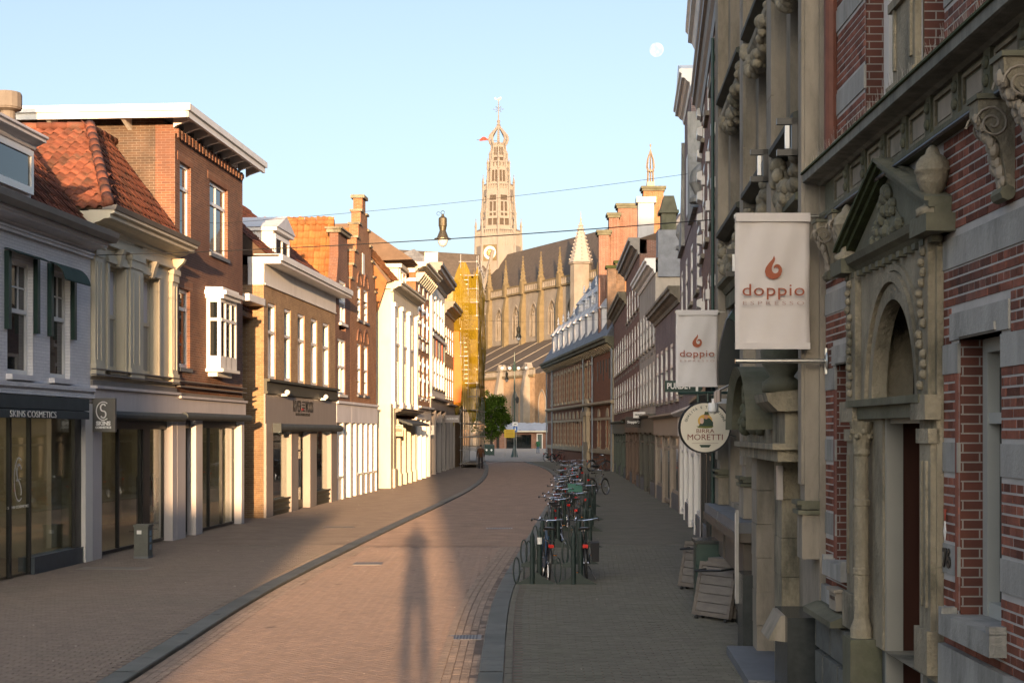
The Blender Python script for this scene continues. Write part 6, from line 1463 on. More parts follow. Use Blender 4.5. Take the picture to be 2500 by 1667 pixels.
def wall_gothic(m,x0,x1,z0,z1,o,wins):
    "wall strip with pointed openings; wins=(c,z0,zt,r)"
    xs=[x0]
    for c,w0,zt,r in wins:
        m.add([(xs[-1],o,z0),(c-r,o,z0),(c-r,o,z1),(xs[-1],o,z1)],[(0,1,2,3)]); xs.append(c+r)
        m.add([(c-r,o,z0),(c+r,o,z0),(c+r,o,w0),(c-r,o,w0)],[(0,1,2,3)])
        P=gothic(c,w0,zt-1.732*r,r)[1:-1]; k=len(P)//2
        m.add([(c-r,o,z1)]+[(x,o,z) for x,z in P[:k+1]]+[(c,o,z1)],[tuple(range(k+3))]); m.add([(c,o,z1)]+[(x,o,z) for x,z in P[k:]]+[(c+r,o,z1)],[tuple(range(len(P)-k+2))])
    m.add([(xs[-1],o,z0),(x1,o,z0),(x1,o,z1),(xs[-1],o,z1)],[(0,1,2,3)])
# nave positions measured on the clerestory plane
class NaveF(Fac):
    pass
Pn=RA+CN*WN; FN=Fac((Pn.x,Pn.y),(Pn.x+CD.x*10,Pn.y+CD.y*10),1)
def nx(px,o=0):
    FNo=Fac((RA.x+CN.x*(WN+o),RA.y+CN.y*(WN+o)),(RA.x+CN.x*(WN+o)+CD.x,RA.y+CN.y*(WN+o)+CD.y),1); return FNo.s(px)
pin=[nx(x) for x in (1199,1239,1281,1325,1371)]
wc=[nx(x) for x in (1179,1219,1259,1303,1349,1396)]
step=(pin[-1]-pin[0])/4
pin=[pin[0]+step*k for k in range(-1,7)]; wc=[pin[0]+step*(k+.5) for k in range(0,7)]
m=CM(); wall_gothic(m,XL,XR,HC-2,HE,WN,[(c,HC+.9,HE-2.6,1.45) for c in wc]); m.box(XL,XR,-WN,WN-.6,0,HE-.02); obj('clerestory_wall',m,STC,ch)
for c in wc: gothic_window(ch,c,WN,HC+.9,HE-2.6,1.45,3)
for x in pin:
    m=CM(); m.box(x-.55,x+.55,WN-.1,WN+1.0,HC-1,HE-3.5); m.hexa([(x-.55,WN-.1,HE-3.5),(x+.55,WN-.1,HE-3.5),(x+.55,WN+1.0,HE-3.5),(x-.55,WN+1.0,HE-3.5),(x-.45,WN-.1,HE-.3),(x+.45,WN-.1,HE-.3),(x+.45,WN+.5,HE-.3),(x-.45,WN+.5,HE-.3)]); b=obj('buttress',m,STD,ch)
    m=CM(); m.box(x-.5,x+.5,WN-.2,WN+.9,HE-.5,HE+2.0); m.lathe([(.75,0),(.55,.2),(.06,4.6),(.16,4.8),(.02,5.1)],(x,WN+.35,HE+2.0),6); 
    for k in range(6): 
        for a in range(6): t=a*math.pi/3+.5; rr=.55*(1-k/6.3)+.05; m.ball((x+rr*math.cos(t),WN+.35+rr*math.sin(t),HE+2.3+k*.7),.13,5,4)
    obj('pinnacle',m,STD,ch)
m=CM(); m.box(XL,XR,WN-.2,WN+.5,HE-.35,HE); m.box(XL,XR,WN+.1,WN+.4,HE+1.15,HE+1.45); obj('parapet_rail',m,STD,ch)
m=CM(); x=XL
while x<XR: m.box(x,x+.3,WN+.12,WN+.38,HE,HE+1.15); x+=.75
obj('parapet_balusters',m,STC,ch,kind='stuff')
m=CM(); m.prism([(WN+.05,HE+.1),(0,HR),(-WN-.05,HE+.1)],XL+5,XR,'x'); obj('nave_roof',m,SLC,ch)
# aisle roof + wall
m=CM(); m.prism([(WN-.2,HC),(WA,HA-.4),(WN-.2,HA-.4)],XL,XR,'x'); ar_=obj('aisle_roof',m,SLC,ch)
for k,x in enumerate(pin):
    for d in (0,):
        m=CM(); t0=(WN,HC); t1=(WA-.5,HA-.2); m.hexa([(x-.05,t0[0],t0[1]),(x+.05,t0[0],t0[1]),(x+.05-2.2,t1[0],t1[1]),(x-.05-2.2,t1[0],t1[1]),(x-.05,t0[0],t0[1]+.1),(x+.05,t0[0],t0[1]+.1),(x+.05-2.2,t1[0],t1[1]+.1),(x-.05-2.2,t1[0],t1[1]+.1)]); obj('lead_ridge',m,STC,ar_)
ws=[XL+4+step*1.35*k for k in range(6)]
pa=[XL+1+step*1.35*k for k in range(8)]
wins=[(x+step*.67,3.0,HA-3.0,1.15) for x in pa]
m=CM(); wall_gothic(m,XL,XR,0,HA,WA,wins); m.box(XL,XR,WN,WA-.6,0,HA-.5); obj('aisle_wall',m,B_CHURCH,ch)
for c,a,b,r in wins: gothic_window(ch,c,WA,a,b,r,2)
for x in pa:
    m=CM(); m.box(x-.6,x+.6,WA-.1,WA+1.3,0,HA-3); m.hexa([(x-.6,WA-.1,HA-3),(x+.6,WA-.1,HA-3),(x+.6,WA+1.3,HA-3),(x-.6,WA+1.3,HA-3),(x-.5,WA-.1,HA+.8),(x+.5,WA-.1,HA+.8),(x+.5,WA+.6,HA+.8),(x-.5,WA+.6,HA+.8)]); obj('aisle_buttress',m,STC,ch)
    m=CM(); m.prism([(x-.8,HA+.8),(x+.8,HA+.8),(x,HA+2.0)],WA-.6,WA+.8,'y'); obj('buttress_gablet',m,STC,ch)
m=CM(); m.box(XL,XR,WA-.1,WA+.35,HA-.5,HA-.1); m.box(XL,XR,WA,WA+.25,HA+.75,HA+1.0); obj('aisle_parapet_rail',m,STD,ch)
m=CM(); x=XL
while x<XR: m.box(x,x+.22,WA+.02,WA+.22,HA-.1,HA+.75); x+=.55
obj('aisle_parapet_balusters',m,STC,ch,kind='stuff')
# stair turret with crocketed spire
tx=nx(1432); tz=EYE+(HY-655)/FX*260
m=CM(); m.lathe([(1.9,HC-4),(1.9,HE+2.6),(2.2,HE+2.7),(2.2,HE+2.9),(2.0,HE+3.0)],(tx,WN+1.2,0),8); tu=obj('stair_turret',m,STC,ch)
sz=HE+3; m=CM(); m.lathe([(2.25,0),(1.9,.5),(.12,7.6),(.2,7.8),(.06,8.2),(.04,9.2)],(tx,WN+1.2,sz),8)
for k in range(10):
    for a in range(8): t=(a+.5)*math.pi/4; rr=1.95*(1-k/10.5)+.08; m.ball((tx+rr*math.cos(t),WN+1.2+rr*math.sin(t),sz+.6+k*.68),.17,5,4)
obj('turret_spire',m,mat('pale_spire_stone',(.3,.28,.26),.8,.12),tu)
# transept roof
TC=RA-CD*9.6
tt=(TC-RA); tloc=-9.6
m=CM(); m.prism([(tloc-7.6,HE),(tloc,HR+.2),(tloc+7.6,HE)],1,34,'y'); m.box(tloc-7.6,tloc+7.6,1,34,0,HE); obj('transept',m,SLC,ch)
m=CM(); m.box(tloc+7.0,tloc+7.7,5,34.5,HE-.4,HE+.3); m.prism([(tloc-8,0),(tloc+8,0),(tloc+8,HE),(tloc,HR+.5),(tloc-8,HE)],34,34.8,'y'); obj('transept_gable',m,STC,ch)
# stepped stone rakes where the tower meets the roofs
for a,b in (((tloc+4.6,3.5,HE+11),(tloc+8.5,8.2,HE+.5)),):
    m=CM(); m.tube(a,b,.45,n=4); obj('flashing',m,STC,ch)
# ---- tower (crossing lantern)
tw=thing('church_tower','tall pale octagonal church tower with clock and open onion crown','tower',(TC.x,TC.y,0),0)
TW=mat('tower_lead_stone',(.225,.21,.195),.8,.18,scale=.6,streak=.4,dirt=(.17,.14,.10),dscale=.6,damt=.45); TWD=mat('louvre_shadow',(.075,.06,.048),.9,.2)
ZT=TC.y; K=ZT/FX
def hz(y): return EYE+(HY-y)*K
def octa(R,k): a=math.pi/4*k-math.pi/2; return (R*math.cos(a),R*math.sin(a))
def stage(y0,y1,r0,r1,wins,name,ribs=True,pinn=0,par=0):
    "y0 bottom, y1 top photo rows; r half width in px at bottom/top; wins=list of (u0,u1,v0,v1) openings per face"
    z0,z1=hz(y0),hz(y1); R0,R1=r0*K/.98,r1*K/.98
    sg_=None
    m=MB(); op=MB()
    for k in range(8):
        A=octa(R0,k);B=octa(R0,k+1);C=octa(R1,k+1);D=octa(R1,k)
        def P(u,v,d=0):
            x=(A[0]*(1-u)+B[0]*u)*(1-v)+(D[0]*(1-u)+C[0]*u)*v; y=(A[1]*(1-u)+B[1]*u)*(1-v)+(D[1]*(1-u)+C[1]*u)*v
            an=math.pi/4*(k+.5)-math.pi/2; return (x-d*math.cos(an),y-d*math.sin(an),z0+(z1-z0)*v)
        us=sorted(set([0,1]+[q for w_ in wins for q in w_[:2]])); vs=sorted(set([0,1]+[q for w_ in wins for q in w_[2:]]))
        for i in range(len(us)-1):
            for j in range(len(vs)-1):
                cu,cv=(us[i]+us[i+1])/2,(vs[j]+vs[j+1])/2
                if any(w_[0]<cu<w_[1] and w_[2]<cv<w_[3] for w_ in wins): continue
                m.add([P(us[i],vs[j]),P(us[i+1],vs[j]),P(us[i+1],vs[j+1]),P(us[i],vs[j+1])],[(0,1,2,3)])
        for a,b,c,d in wins:
            e=.35
            for q in (((a,c),(a,d)),((b,d),(b,c)),((a,d),(b,d)),((b,c),(a,c))): m.add([P(*q[0]),P(*q[1]),P(*q[1],e),P(*q[0],e)],[(0,1,2,3)])
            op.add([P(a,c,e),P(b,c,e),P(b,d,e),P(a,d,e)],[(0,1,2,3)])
            ap=P((a+b)/2,d); 
            h=(z1-z0)*(d-c)
    T0,T1=[octa(R1,k)+(z1,) for k in range(8)],[octa(R0,k)+(z0,) for k in range(8)]
    m.add(T0,[tuple(range(8))])
    s_=obj(name,m,TW,tw)
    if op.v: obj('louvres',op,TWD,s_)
    if ribs:
        for k in range(8):
            m=MB(); A=octa(R0*1.02,k); D=octa(R1*1.02,k); m.tube(A+(z0,),D+(z1,),.32*max(.6,r0/50),.26*max(.6,r0/50),5); obj('rib',m,TW,s_)
    if pinn:
        for k in range(8):
            D=octa(R1*1.02,k); m=MB(); m.lathe([(.26,-.4),(.26,pinn*.5),(.34,pinn*.52),(.05,pinn*.95),(.12,pinn),(.02,pinn*1.08)],D+(z1,),5); obj('pinnacle',m,TW,s_)
    return s_
def parapet(y0,y1,r,n,name='gallery'):
    z0,z1=hz(y0),hz(y1); R=r*K/.98; m=MB()
    for k in range(8):
        A=Vector(octa(R,k)+(0,));B=Vector(octa(R,k+1)+(0,))
        for i in range(n):
            p=A.lerp(B,(i+.5)/n); m.tube((p.x,p.y,z0),(p.x,p.y,z1),.13,n=4)
        for z,h in ((z0,.22),(z1,.3)): m.tube((A.x,A.y,z),(B.x,B.y,z),h*.7,n=4)
    g=obj(name,m,TW,tw)
    m=MB(); m.add([octa(R*.98,k)+(z0-.1,) for k in range(8)],[tuple(range(8))]); obj('gallery_floor',m,TW,g)
stage(760,575,56,53,[],'base_stage',ribs=True,pinn=3.4)
for k in (7,0,1,6):
    for u in range(6):
        R=54*K/.98; A=Vector(octa(R,k)+(0,));B=Vector(octa(R,k+1)+(0,)); p=A.lerp(B,(u+.5)/6); m=MB(); m.tube((p.x,p.y,hz(604)),(p.x,p.y,hz(577)),.12,n=4); obj('blind_tracery',m,TW,tw)
parapet(577,565,52,8)
stage(577,536,42,40,[(.12,.46,.55,.95),(.54,.88,.55,.95)],'octagon_base',pinn=2.2)
stage(536,466,39,36,[(.22,.45,.22,.55),(.55,.78,.22,.55),(.22,.45,.06,.16),(.55,.78,.06,.16),(.2,.8,.6,.78)],'bell_stage',pinn=3.2)
parapet(466,453,34,6)
stage(466,411,28,25,[(.15,.45,.35,.85),(.55,.85,.35,.85)],'upper_stage',pinn=2.0)
parapet(411,398,22,4)
stage(411,386,22,20,[(.15,.45,.1,.5),(.55,.85,.1,.5),(.2,.8,.62,.95)],'small_stage',pinn=1.4)
stage(386,356,18,16.5,[(.15,.44,.15,.8),(.56,.85,.15,.8)],'lantern_stage')
# onion crown
for k in range(8):
    pts=[]
    for yy,r in ((356,15),(350,20),(341,22.5),(332,21),(322,13),(314,6),(308,2.2),(303,1)):
        x,y=octa(r*K,k); pts.append((x,y,hz(yy)))
    m=MB(); m.path(pts,[.3,.3,.28,.26,.24,.22,.2,.12],5); cr_=obj('crown_rib',m,TW,tw)
    m=MB()
    for a,b in zip(pts,pts[1:]):
        for t in (.25,.75): p=Vector(a).lerp(Vector(b),t); m.ball((p.x*1.06,p.y*1.06,p.z),.22,5,4)
    obj('crocket',m,TW,cr_)
m=MB(); m.lathe([(.16,hz(356)),(.16,hz(310)),(.5,hz(306)),(.2,hz(303)),(.42,hz(296)),(.15,hz(293)),(.1,hz(270)),(.09,hz(246))],(0,0,0),8); m.lathe([(15*K,hz(357)),(16.5*K,hz(354)),(15.5*K,hz(351))],(0,0,0),8); obj('crown_mast',m,TW,tw)
m=MB(); z=hz(267)
IRB=mat('blue_iron',(.12,.17,.26),.5)
for k in range(8):
    a=k*math.pi/4; L=1.0 if k%2==0 else .7; m.tube((.25*math.cos(a),0,z+.25*math.sin(a)),(L*math.cos(a),0,z+L*math.sin(a)),.07,n=5); m.ball((L*math.cos(a),0,z+L*math.sin(a)),.14,6,5)
m.path([(.38*math.cos(t*math.pi/6),0,z+.38*math.sin(t*math.pi/6)) for t in range(12)],.06,5,True); obj('star_cross',m,IRB,tw)
m=MB(); z=hz(243); m.ball((.1,0,z),.32,8,6,(1.3,.5,.8)); m.ball((.45,0,z+.3),.16,6,5); m.prism([(-.3,z),(-.8,z+.45),(-.7,z-.1)],-.06,.06,'y'); obj('weathercock',m,mat('gilded',(.8,.62,.35),.4),tw)
m=MB(); z=hz(344); m.tube((-.3,0,z),(-53*K,0,z+.2),.05,n=5); fl=obj('flag_pole',m,IRON,tw)
m=MB(); m.add(*cloth(lambda u,v:(-(25+22*u)*K,.2*math.sin(u*9),z+.25-.2*u+(.75*math.sin(u*3.0)+.1)*(v-.2)),8,4,0)); obj('flag',m,mat('red_flag',(.45,.06,.04),.7),fl)
# clock
k=7; A=Vector(octa(54.5*K/.98,k)+(0,));B=Vector(octa(54.5*K/.98,k+1)+(0,)); 
mid=A.lerp(B,.5); an=math.pi/4*(k+.5)-math.pi/2; nrm=Vector((math.cos(an),math.sin(an),0)); tg=Vector((-math.sin(an),math.cos(an),0)); zc_=hz(623)
CT=Matrix(((tg.x,nrm.x,0,mid.x),(tg.y,nrm.y,0,mid.y),(0,0,1,zc_),(0,0,0,1)))
m=MB(); m.T=CT; m.box(-1.55,1.55,0,.15,-1.7,1.7); ck=obj('clock',m,STD,tw)
m=MB(); m.T=CT; n=32
for i in range(n):
    a0,a1=2*math.pi*i/n,2*math.pi*(i+1)/n
    m.hexa([(r*math.cos(a),o,r*math.sin(a)) for o in (.15,.22) for r,a in ((.85,a0),(1.4,a0),(1.4,a1),(.85,a1))])
obj('clock_ring',m,W_WHITE,ck)
m=MB(); m.T=CT; m.prism([(.85*math.cos(2*math.pi*i/24),.85*math.sin(2*math.pi*i/24)) for i in range(24)],.15,.18,'y'); obj('clock_dial',m,BLACK,ck)
m=MB(); m.T=CT
for i in range(12): a=math.pi/6*i; m.tube((.15*math.cos(a),.2,.15*math.sin(a)),(.75*math.cos(a),.2,.75*math.sin(a)),.05,n=4)
m.tube((0,.24,0),(.1,.24,1.15),.06,n=4); m.tube((0,.24,0),(-.5,.24,.5),.07,n=4); obj('clock_hands',m,mat('clock_gold',(.75,.55,.25),.4),ck)

# ---------------------------------------------------------------- square: market hall, tree, lamp post
mh=thing('market_hall','low brick hall with grey sheeted roof at the foot of the church','building',((1268-CX)/FX*226,226,0),0)
k=226/FX; X=lambda px:(px-1268)*k
m=MB(); wall(m,X(1205),X(1345),0,2.75,[(X(1236),X(1297),0,2.2),(X(1312),X(1323),0,2.2),(X(1212),X(1219),0,2.0)],o=0,depth=-.3); m.v=[(a,b,c) for a,b,c in m.v]; obj('wall',m,B_BROWN,mh)
m=MB(); m.box(X(1205),X(1345),.5,9,0,2.75); obj('body',m,DARKIN,mh)
m=MB(); m.box(X(1228),X(1345),-1.0,.2,2.62,2.82); obj('eaves',m,W_CREAM,mh)
m=MB(); m.add(*cloth(lambda u,v:(X(1229)+u*(X(1346)-X(1229)),-1.0+v*4,2.84+v*1.25+.04*math.sin(u*60)+.05*math.sin(u*23+v*5)),40,6,0)); obj('sheet_roof',m,mat('grey_tarpaulin',(.36,.38,.42),.6,.12,scale=1),mh,smooth=True)
m=MB(); m.prism([(X(1205),2.75),(X(1240),2.75),(X(1236),5.0),(X(1228),4.6)],1.0,5,'y'); obj('side_roof',m,SLATE,mh)
for i in range(5):
    m=MB(); a=X(1236)+i*(X(1297)-X(1236))/5; m.box(a+.02,a+.78,.12,.18,.05,2.15); obj('glass_panel',m,GLASSD,mh)
m=MB(); m.box(X(1312)-.1,X(1312),-.03,.05,0,2.25); m.box(X(1323),X(1323)+.1,-.03,.05,0,2.25); m.box(X(1312)-.1,X(1323)+.1,-.03,.05,2.25,2.4); d_=obj('door_surround',m,W_WHITE,mh); m=MB(); m.box(X(1312),X(1323),.2,.25,0,2.2); obj('door',m,GREENB,d_)
# tree
def tree(x,y,h,r,label,mt,n=11000,zc=.60):
    t=thing('tree',label,'tree',(x,y,0)); rnd=random.Random(3)
    m=MB(); m.path([(0,0,0),(.05,0,1.0),(0,.05,2.0),(.08,0,h*.75)],[.22,.17,.15,.05],8)
    tips=[]
    for i in range(16):
        a=i*2.4; z0=1.7+.16*i; L=r*rnd.uniform(.6,.95)
        e=(L*math.cos(a),L*math.sin(a),z0+L*rnd.uniform(.5,1.0)); mid=(e[0]*.5,e[1]*.5,z0+.35*(e[2]-z0)); m.path([(0,0,z0),mid,e],[.07,.05,.015],5); tips+= [mid,e]
    obj('trunk',m,mat('bark',(.07,.055,.045),.9,.3,scale=6,bump=.4),t)
    cl=[]
    for i in range(120):
        while 1:
            p=Vector((rnd.uniform(-1,1),rnd.uniform(-1,1),rnd.uniform(-1,1)))
            if .25<p.length<1: break
        q=Vector((p.x*r*(1-.25*p.z),p.y*r*(1-.25*p.z),h*zc+p.z*h*.36)); cl.append((q,rnd.uniform(.28,.55)))
    V=[];Fc=[]
    for i in range(n):
        c,s_=cl[rnd.randrange(len(cl))]; p=c+Vector((rnd.gauss(0,s_*.55),rnd.gauss(0,s_*.55),rnd.gauss(0,s_*.5)))
        u=Vector((rnd.gauss(0,1),rnd.gauss(0,1),rnd.gauss(0,.7))).normalized(); v=u.orthogonal().normalized(); v=(v*math.cos(i)+u.cross(v)*math.sin(i)); l_=rnd.uniform(.09,.16); k=len(V)
        V+= [tuple(p-u*l_),tuple(p+v*l_*.5),tuple(p+u*l_),tuple(p-v*l_*.5)]; Fc.append((k,k+1,k+2,k+3))
    me=bpy.data.meshes.new('crown'); me.from_pydata(V,[],Fc); me.materials.append(mt); obj('crown',me,mt,t)
    return t
def leafmat(name,col):
    m,n,l,p=_new(name); n.remove(p); o=n['Material Output']; d=n.new('ShaderNodeBsdfDiffuse'); t=n.new('ShaderNodeBsdfTranslucent'); a=n.new('ShaderNodeMixShader'); a.inputs[0].default_value=.4
    ge=n.new('ShaderNodeNewGeometry'); cr=n.new('ShaderNodeValToRGB'); cr.color_ramp.elements[0].color=_rgb(_mul(col,.55)); cr.color_ramp.elements[1].color=_rgb(_mul(col,1.5)); l.new(ge.outputs['Random Per Island'],cr.inputs[0]); l.new(cr.outputs[0],d.inputs[0]); l.new(cr.outputs[0],t.inputs[0]); l.new(d.outputs[0],a.inputs[1]); l.new(t.outputs[0],a.inputs[2]); l.new(a.outputs[0],o.inputs[0]); return m
LEAF=leafmat('lime_leaf',(.06,.10,.014))
tree((1199-CX)/FX*165,165,7.9,2.15,'round leafed green tree on the square before the church',LEAF)
# tall street lamp with cone foot
lp=thing('street_lamp','tall dark street lamp with conical foot and globe lights on the square','street lamp',((1256-CX)/FX*150,150,0)); k=150/FX; hzz=lambda y:EYE+(HY-y)*k
m=MB(); m.lathe([(.42,0),(.4,.05),(.12,1.1),(.1,1.2)],(0,0,0),12); obj('foot',m,GREENB,lp)
m=MB(); m.lathe([(.09,1.2),(.08,hzz(905)),(.06,hzz(880)),(.05,hzz(860))],(0,0,0),8); obj('pole',m,GREENB,lp)
m=MB(); m.lathe([(.16,hzz(906)),(.2,hzz(900)),(.12,hzz(890)),(.1,hzz(884)),(.05,hzz(882))],(0,0,0),10); obj('hood',m,GREENB,lp)
m=MB(); m.tube((-1.35,0,hzz(889)),(1.35,0,hzz(889)),.03,n=6); m.tube((0,-1.1,hzz(889)),(0,1.1,hzz(889)),.03,n=6); obj('arm',m,IRON,lp)
GLOBE=mat('globe_glass',(.7,.68,.65),.2,.05)
for x in (-1.3,-.5,.42,1.25):
    m=MB(); m.ball((x,0,hzz(899)),.19,10,8); obj('globe',m,GLOBE,lp,smooth=True); m=MB(); m.tube((x,0,hzz(895)),(x,0,hzz(889)),.05,n=6); obj('globe_cap',m,IRON,lp)
m=MB(); m.box(.15,.45,-.12,.12,hzz(983),hzz(970)); m.lathe([(.0,0),(.16,.15),(.2,.5),(.05,.75)],(.3,0,hzz(985)),8); obj('side_lantern',m,IRON,lp)
YEL=mat('sign_yellow',(.62,.40,.02),.5,.05); BLU=mat('sign_blue',(.04,.14,.42),.4)
sg=thing('notice_board','yellow notice board standing before the street lamp','sign',((1244-CX)/FX*147,147,0)); k=147/FX; hy=lambda y:EYE+(HY-y)*k
m=MB(); m.box(-13*k,13*k,-.03,.03,hy(1068),hy(1048)); b_=obj('board',m,YEL,sg); m=MB()
for i in range(4): m.box(-9*k,9*k,-.036,-.031,hy(1064)+.16*i,hy(1064)+.16*i+.035)
obj('printed_lines',m,mat('sign_text_brown',(.3,.15,.01),.6),b_)
for s_ in (-11,11): m=MB(); m.tube((s_*k,.05,0),(s_*k,.05,hy(1050)),.025,n=6); obj('post',m,GALV,sg)
sg=thing('road_sign','blue square pedestrian zone sign under a small white plate','sign',((1258-CX)/FX*149,149,0)); k=149/FX; hy=lambda y:EYE+(HY-y)*k
m=MB(); m.tube((.1,.06,0),(.1,.06,hy(1030)),.03,n=6); obj('post',m,GALV,sg)
m=MB(); m.box(-5*k,5*k,-.02,.02,hy(1054),hy(1041)); p_=obj('panel',m,BLU,sg); m=MB(); m.ball((0,-.024,hy(1044)),.06,8,6,(1,.1,1)); m.prism([(-.1,hy(1052.5)),(.0,hy(1049)),(.1,hy(1052.5)),(.04,hy(1045.5)),(-.04,hy(1045.5))],-.028,-.022,'y'); obj('walker_symbol',m,W_GLOSS,p_)
m=MB(); m.box(-7*k,6*k,-.02,.02,hy(1039),hy(1030)); obj('white_plate',m,W_WHITE,sg); m=MB(); m.box(-3*k,3*k,-.026,-.021,hy(1036),hy(1034)); obj('plate_mark',m,BLACK,sg)
for i,x in enumerate((1188,1200)):
    b=thing('refuse_bin','dark green wheeled refuse bin %s'%['nearest the scaffold corner','under the green tree'][i],'bin',((x-CX)/FX*(159-i),159-i,0)); m=MB(); m.hexa([(-.3,-.3,.08),(.3,-.3,.08),(.3,.3,.08),(-.3,.3,.08),(-.34,-.36,1.15),(.34,-.36,1.15),(.34,.36,1.15),(-.34,.36,1.15)]); obj('tub',m,GREENB,b)
    m=MB(); m.prism([(-.38,1.16),(.38,1.16),(.36,1.22),(0,1.28),(-.36,1.22)],-.36,.36,'x'); obj('lid',m,GREENB,b)
    for s_ in (-.28,.28): m=MB(); m.tube((s_-.03,.25,.1),(s_+.03,.25,.1),.1,n=10); obj('wheel',m,BLACK,b)
    m=MB(); m.prism([(.0,.5),(.12,.62),(.06,.75),(-.06,.75),(-.12,.62)],-.345,-.338,'y'); obj('white_emblem',m,W_GLOSS,b)
pr=thing('parasol','tan café parasol beside the scaffold foot','parasol',((1174-CX)/FX*172,172,0)); m=MB(); m.tube((0,0,0),(0,0,2.5),.03,n=6); obj('pole',m,TIMB,pr); m=MB(); m.lathe([(1.5,1.95),(1.45,2.0),(.9,2.4),(.05,2.75)],(0,0,0),8); obj('canopy',m,mat('tan_canvas',(.42,.25,.13),.8),pr)
# ---------------------------------------------------------------- people
def person(name,label,loc,rz,mats,joints,rad,regions,cat='person',scale=1,sub=2):
    "one skinned body; joints dict, edges list; regions: fn(co)->material index"
    t=thing(name,label,cat,loc,rz) if cat else None
    J,Ed=joints; keys=list(J); idx={k:i for i,k in enumerate(keys)}
    me=bpy.data.meshes.new('body'); me.from_pydata([J[k] for k in keys],[(idx[a],idx[b]) for a,b in Ed],[])
    o=bpy.data.objects.new('body',me); COL.objects.link(o)
    sk=o.modifiers.new('skin','SKIN'); sk.use_smooth_shade=True
    for i,k in enumerate(keys):
        v=me.skin_vertices[0].data[i]; r=rad[k]; v.radius=(r if isinstance(r,tuple) else (r,r)); v.use_root=(k=='pelvis')
    su=o.modifiers.new('sub','SUBSURF'); su.levels=sub; su.render_levels=sub
    ts=bpy.data.scenes.new('tmp'); COL.objects.unlink(o); ts.collection.objects.link(o); vl=ts.view_layers[0]; vl.update(); dg=vl.depsgraph; m2=bpy.data.meshes.new_from_object(o.evaluated_get(dg)); bpy.data.objects.remove(o); bpy.data.scenes.remove(ts)
    m2.materials.clear()
    for mm in mats: m2.materials.append(mm)
    for p in m2.polygons: p.material_index=regions(p.center); p.use_smooth=True
    b=obj('body',m2,mats[0],t)
    return t or b,b
def human(stride=.0,arm=0,hold=None,spread=.1):
    J=dict(pelvis=(0,0,.95),spine=(0,.01,1.15),chest=(0,.01,1.36),neck=(0,0,1.5),head0=(0,-.01,1.58),head=(0,-.02,1.69),top=(0,0,1.76),
      sl=(-.18,.0,1.42),el=(-.24,.03,1.15),wl=(-.25,-.06,.92),hl=(-.25,-.09,.84),sr=(.18,.0,1.42),er=(.24,.03,1.15),wr=(.25,-.06,.92),hr=(.25,-.09,.84),
      tl=(-.095,0,.9),kl=(-spread,-.04-stride*.5,.5),al=(-spread,stride*-.9,.09),fl=(-spread-.01,-.15-stride*.9,.04),tr=(.095,0,.9),kr=(spread,-.03+stride*.4,.5),ar=(spread,stride*.9,.09),fr=(spread+.01,-.15+stride*.9,.04))
    if hold:
        J.update(el=(-.26,-.16,1.2),wl=(-.12,-.25,1.45),hl=(-.06,-.28,1.52),er=(.26,-.16,1.2),wr=(.12,-.25,1.45),hr=(.06,-.28,1.52))
    Ed=[('pelvis','spine'),('spine','chest'),('chest','neck'),('neck','head0'),('head0','head'),('head','top'),('chest','sl'),('sl','el'),('el','wl'),('wl','hl'),('chest','sr'),('sr','er'),('er','wr'),('wr','hr'),('pelvis','tl'),('tl','kl'),('kl','al'),('al','fl'),('pelvis','tr'),('tr','kr'),('kr','ar'),('ar','fr')]
    Rd=dict(pelvis=(.16,.11),spine=(.15,.10),chest=(.18,.12),neck=.055,head0=.07,head=(.085,.10),top=.06,sl=.075,el=.055,wl=.04,hl=.04,sr=.075,er=.055,wr=.04,hr=.04,tl=.095,kl=.065,al=.045,fl=.04,tr=.095,kr=.065,ar=.045,fr=.04)
    return (J,Ed),Rd
SKIN=mat('skin',(.42,.26,.18),.6,.08); HAIRB=mat('dark_hair',(.02,.015,.012),.6); HAIRG=mat('grey_hair',(.2,.18,.16),.6)
def reg(hat=False):
    def f(c):
        if c.z>1.60: return 3 if (c.z>1.70 or c.y>.02) else 2
        if c.z>1.50: return 2
        if abs(c.x)>.2 and c.z<.9: return 2
        if c.z>.86: return 0
        if c.z<.09: return 4
        return 1
    return f
JB=mat('brown_jacket',(.075,.03,.015),.8,.15); JG=mat('green_jacket',(.02,.11,.045),.8,.15); TRB=mat('dark_trousers',(.022,.018,.02),.85); TRJ=mat('blue_jeans',(.07,.12,.19),.85)
(Jn,Ed),Rd=human(.06); t,_=person('person','person in a brown jacket and dark trousers walking away beside the scaffold',(-2.26,102.5,0),math.pi,[JB,TRB,SKIN,HAIRB,BLACK],(Jn,Ed),Rd,reg())
m=MB(); m.ball((0,.13,1.22),.16,10,8,(1,.6,1.5)); obj('backpack',m,mat('backpack_brown',(.11,.04,.015),.8),t,smooth=True)
(Jn,Ed),Rd=human(.12); person('person','person in a green jacket and blue jeans crossing the square',(3.15,173,0),math.pi*.9,[JG,TRJ,SKIN,HAIRG,BLACK],(Jn,Ed),Rd,reg())
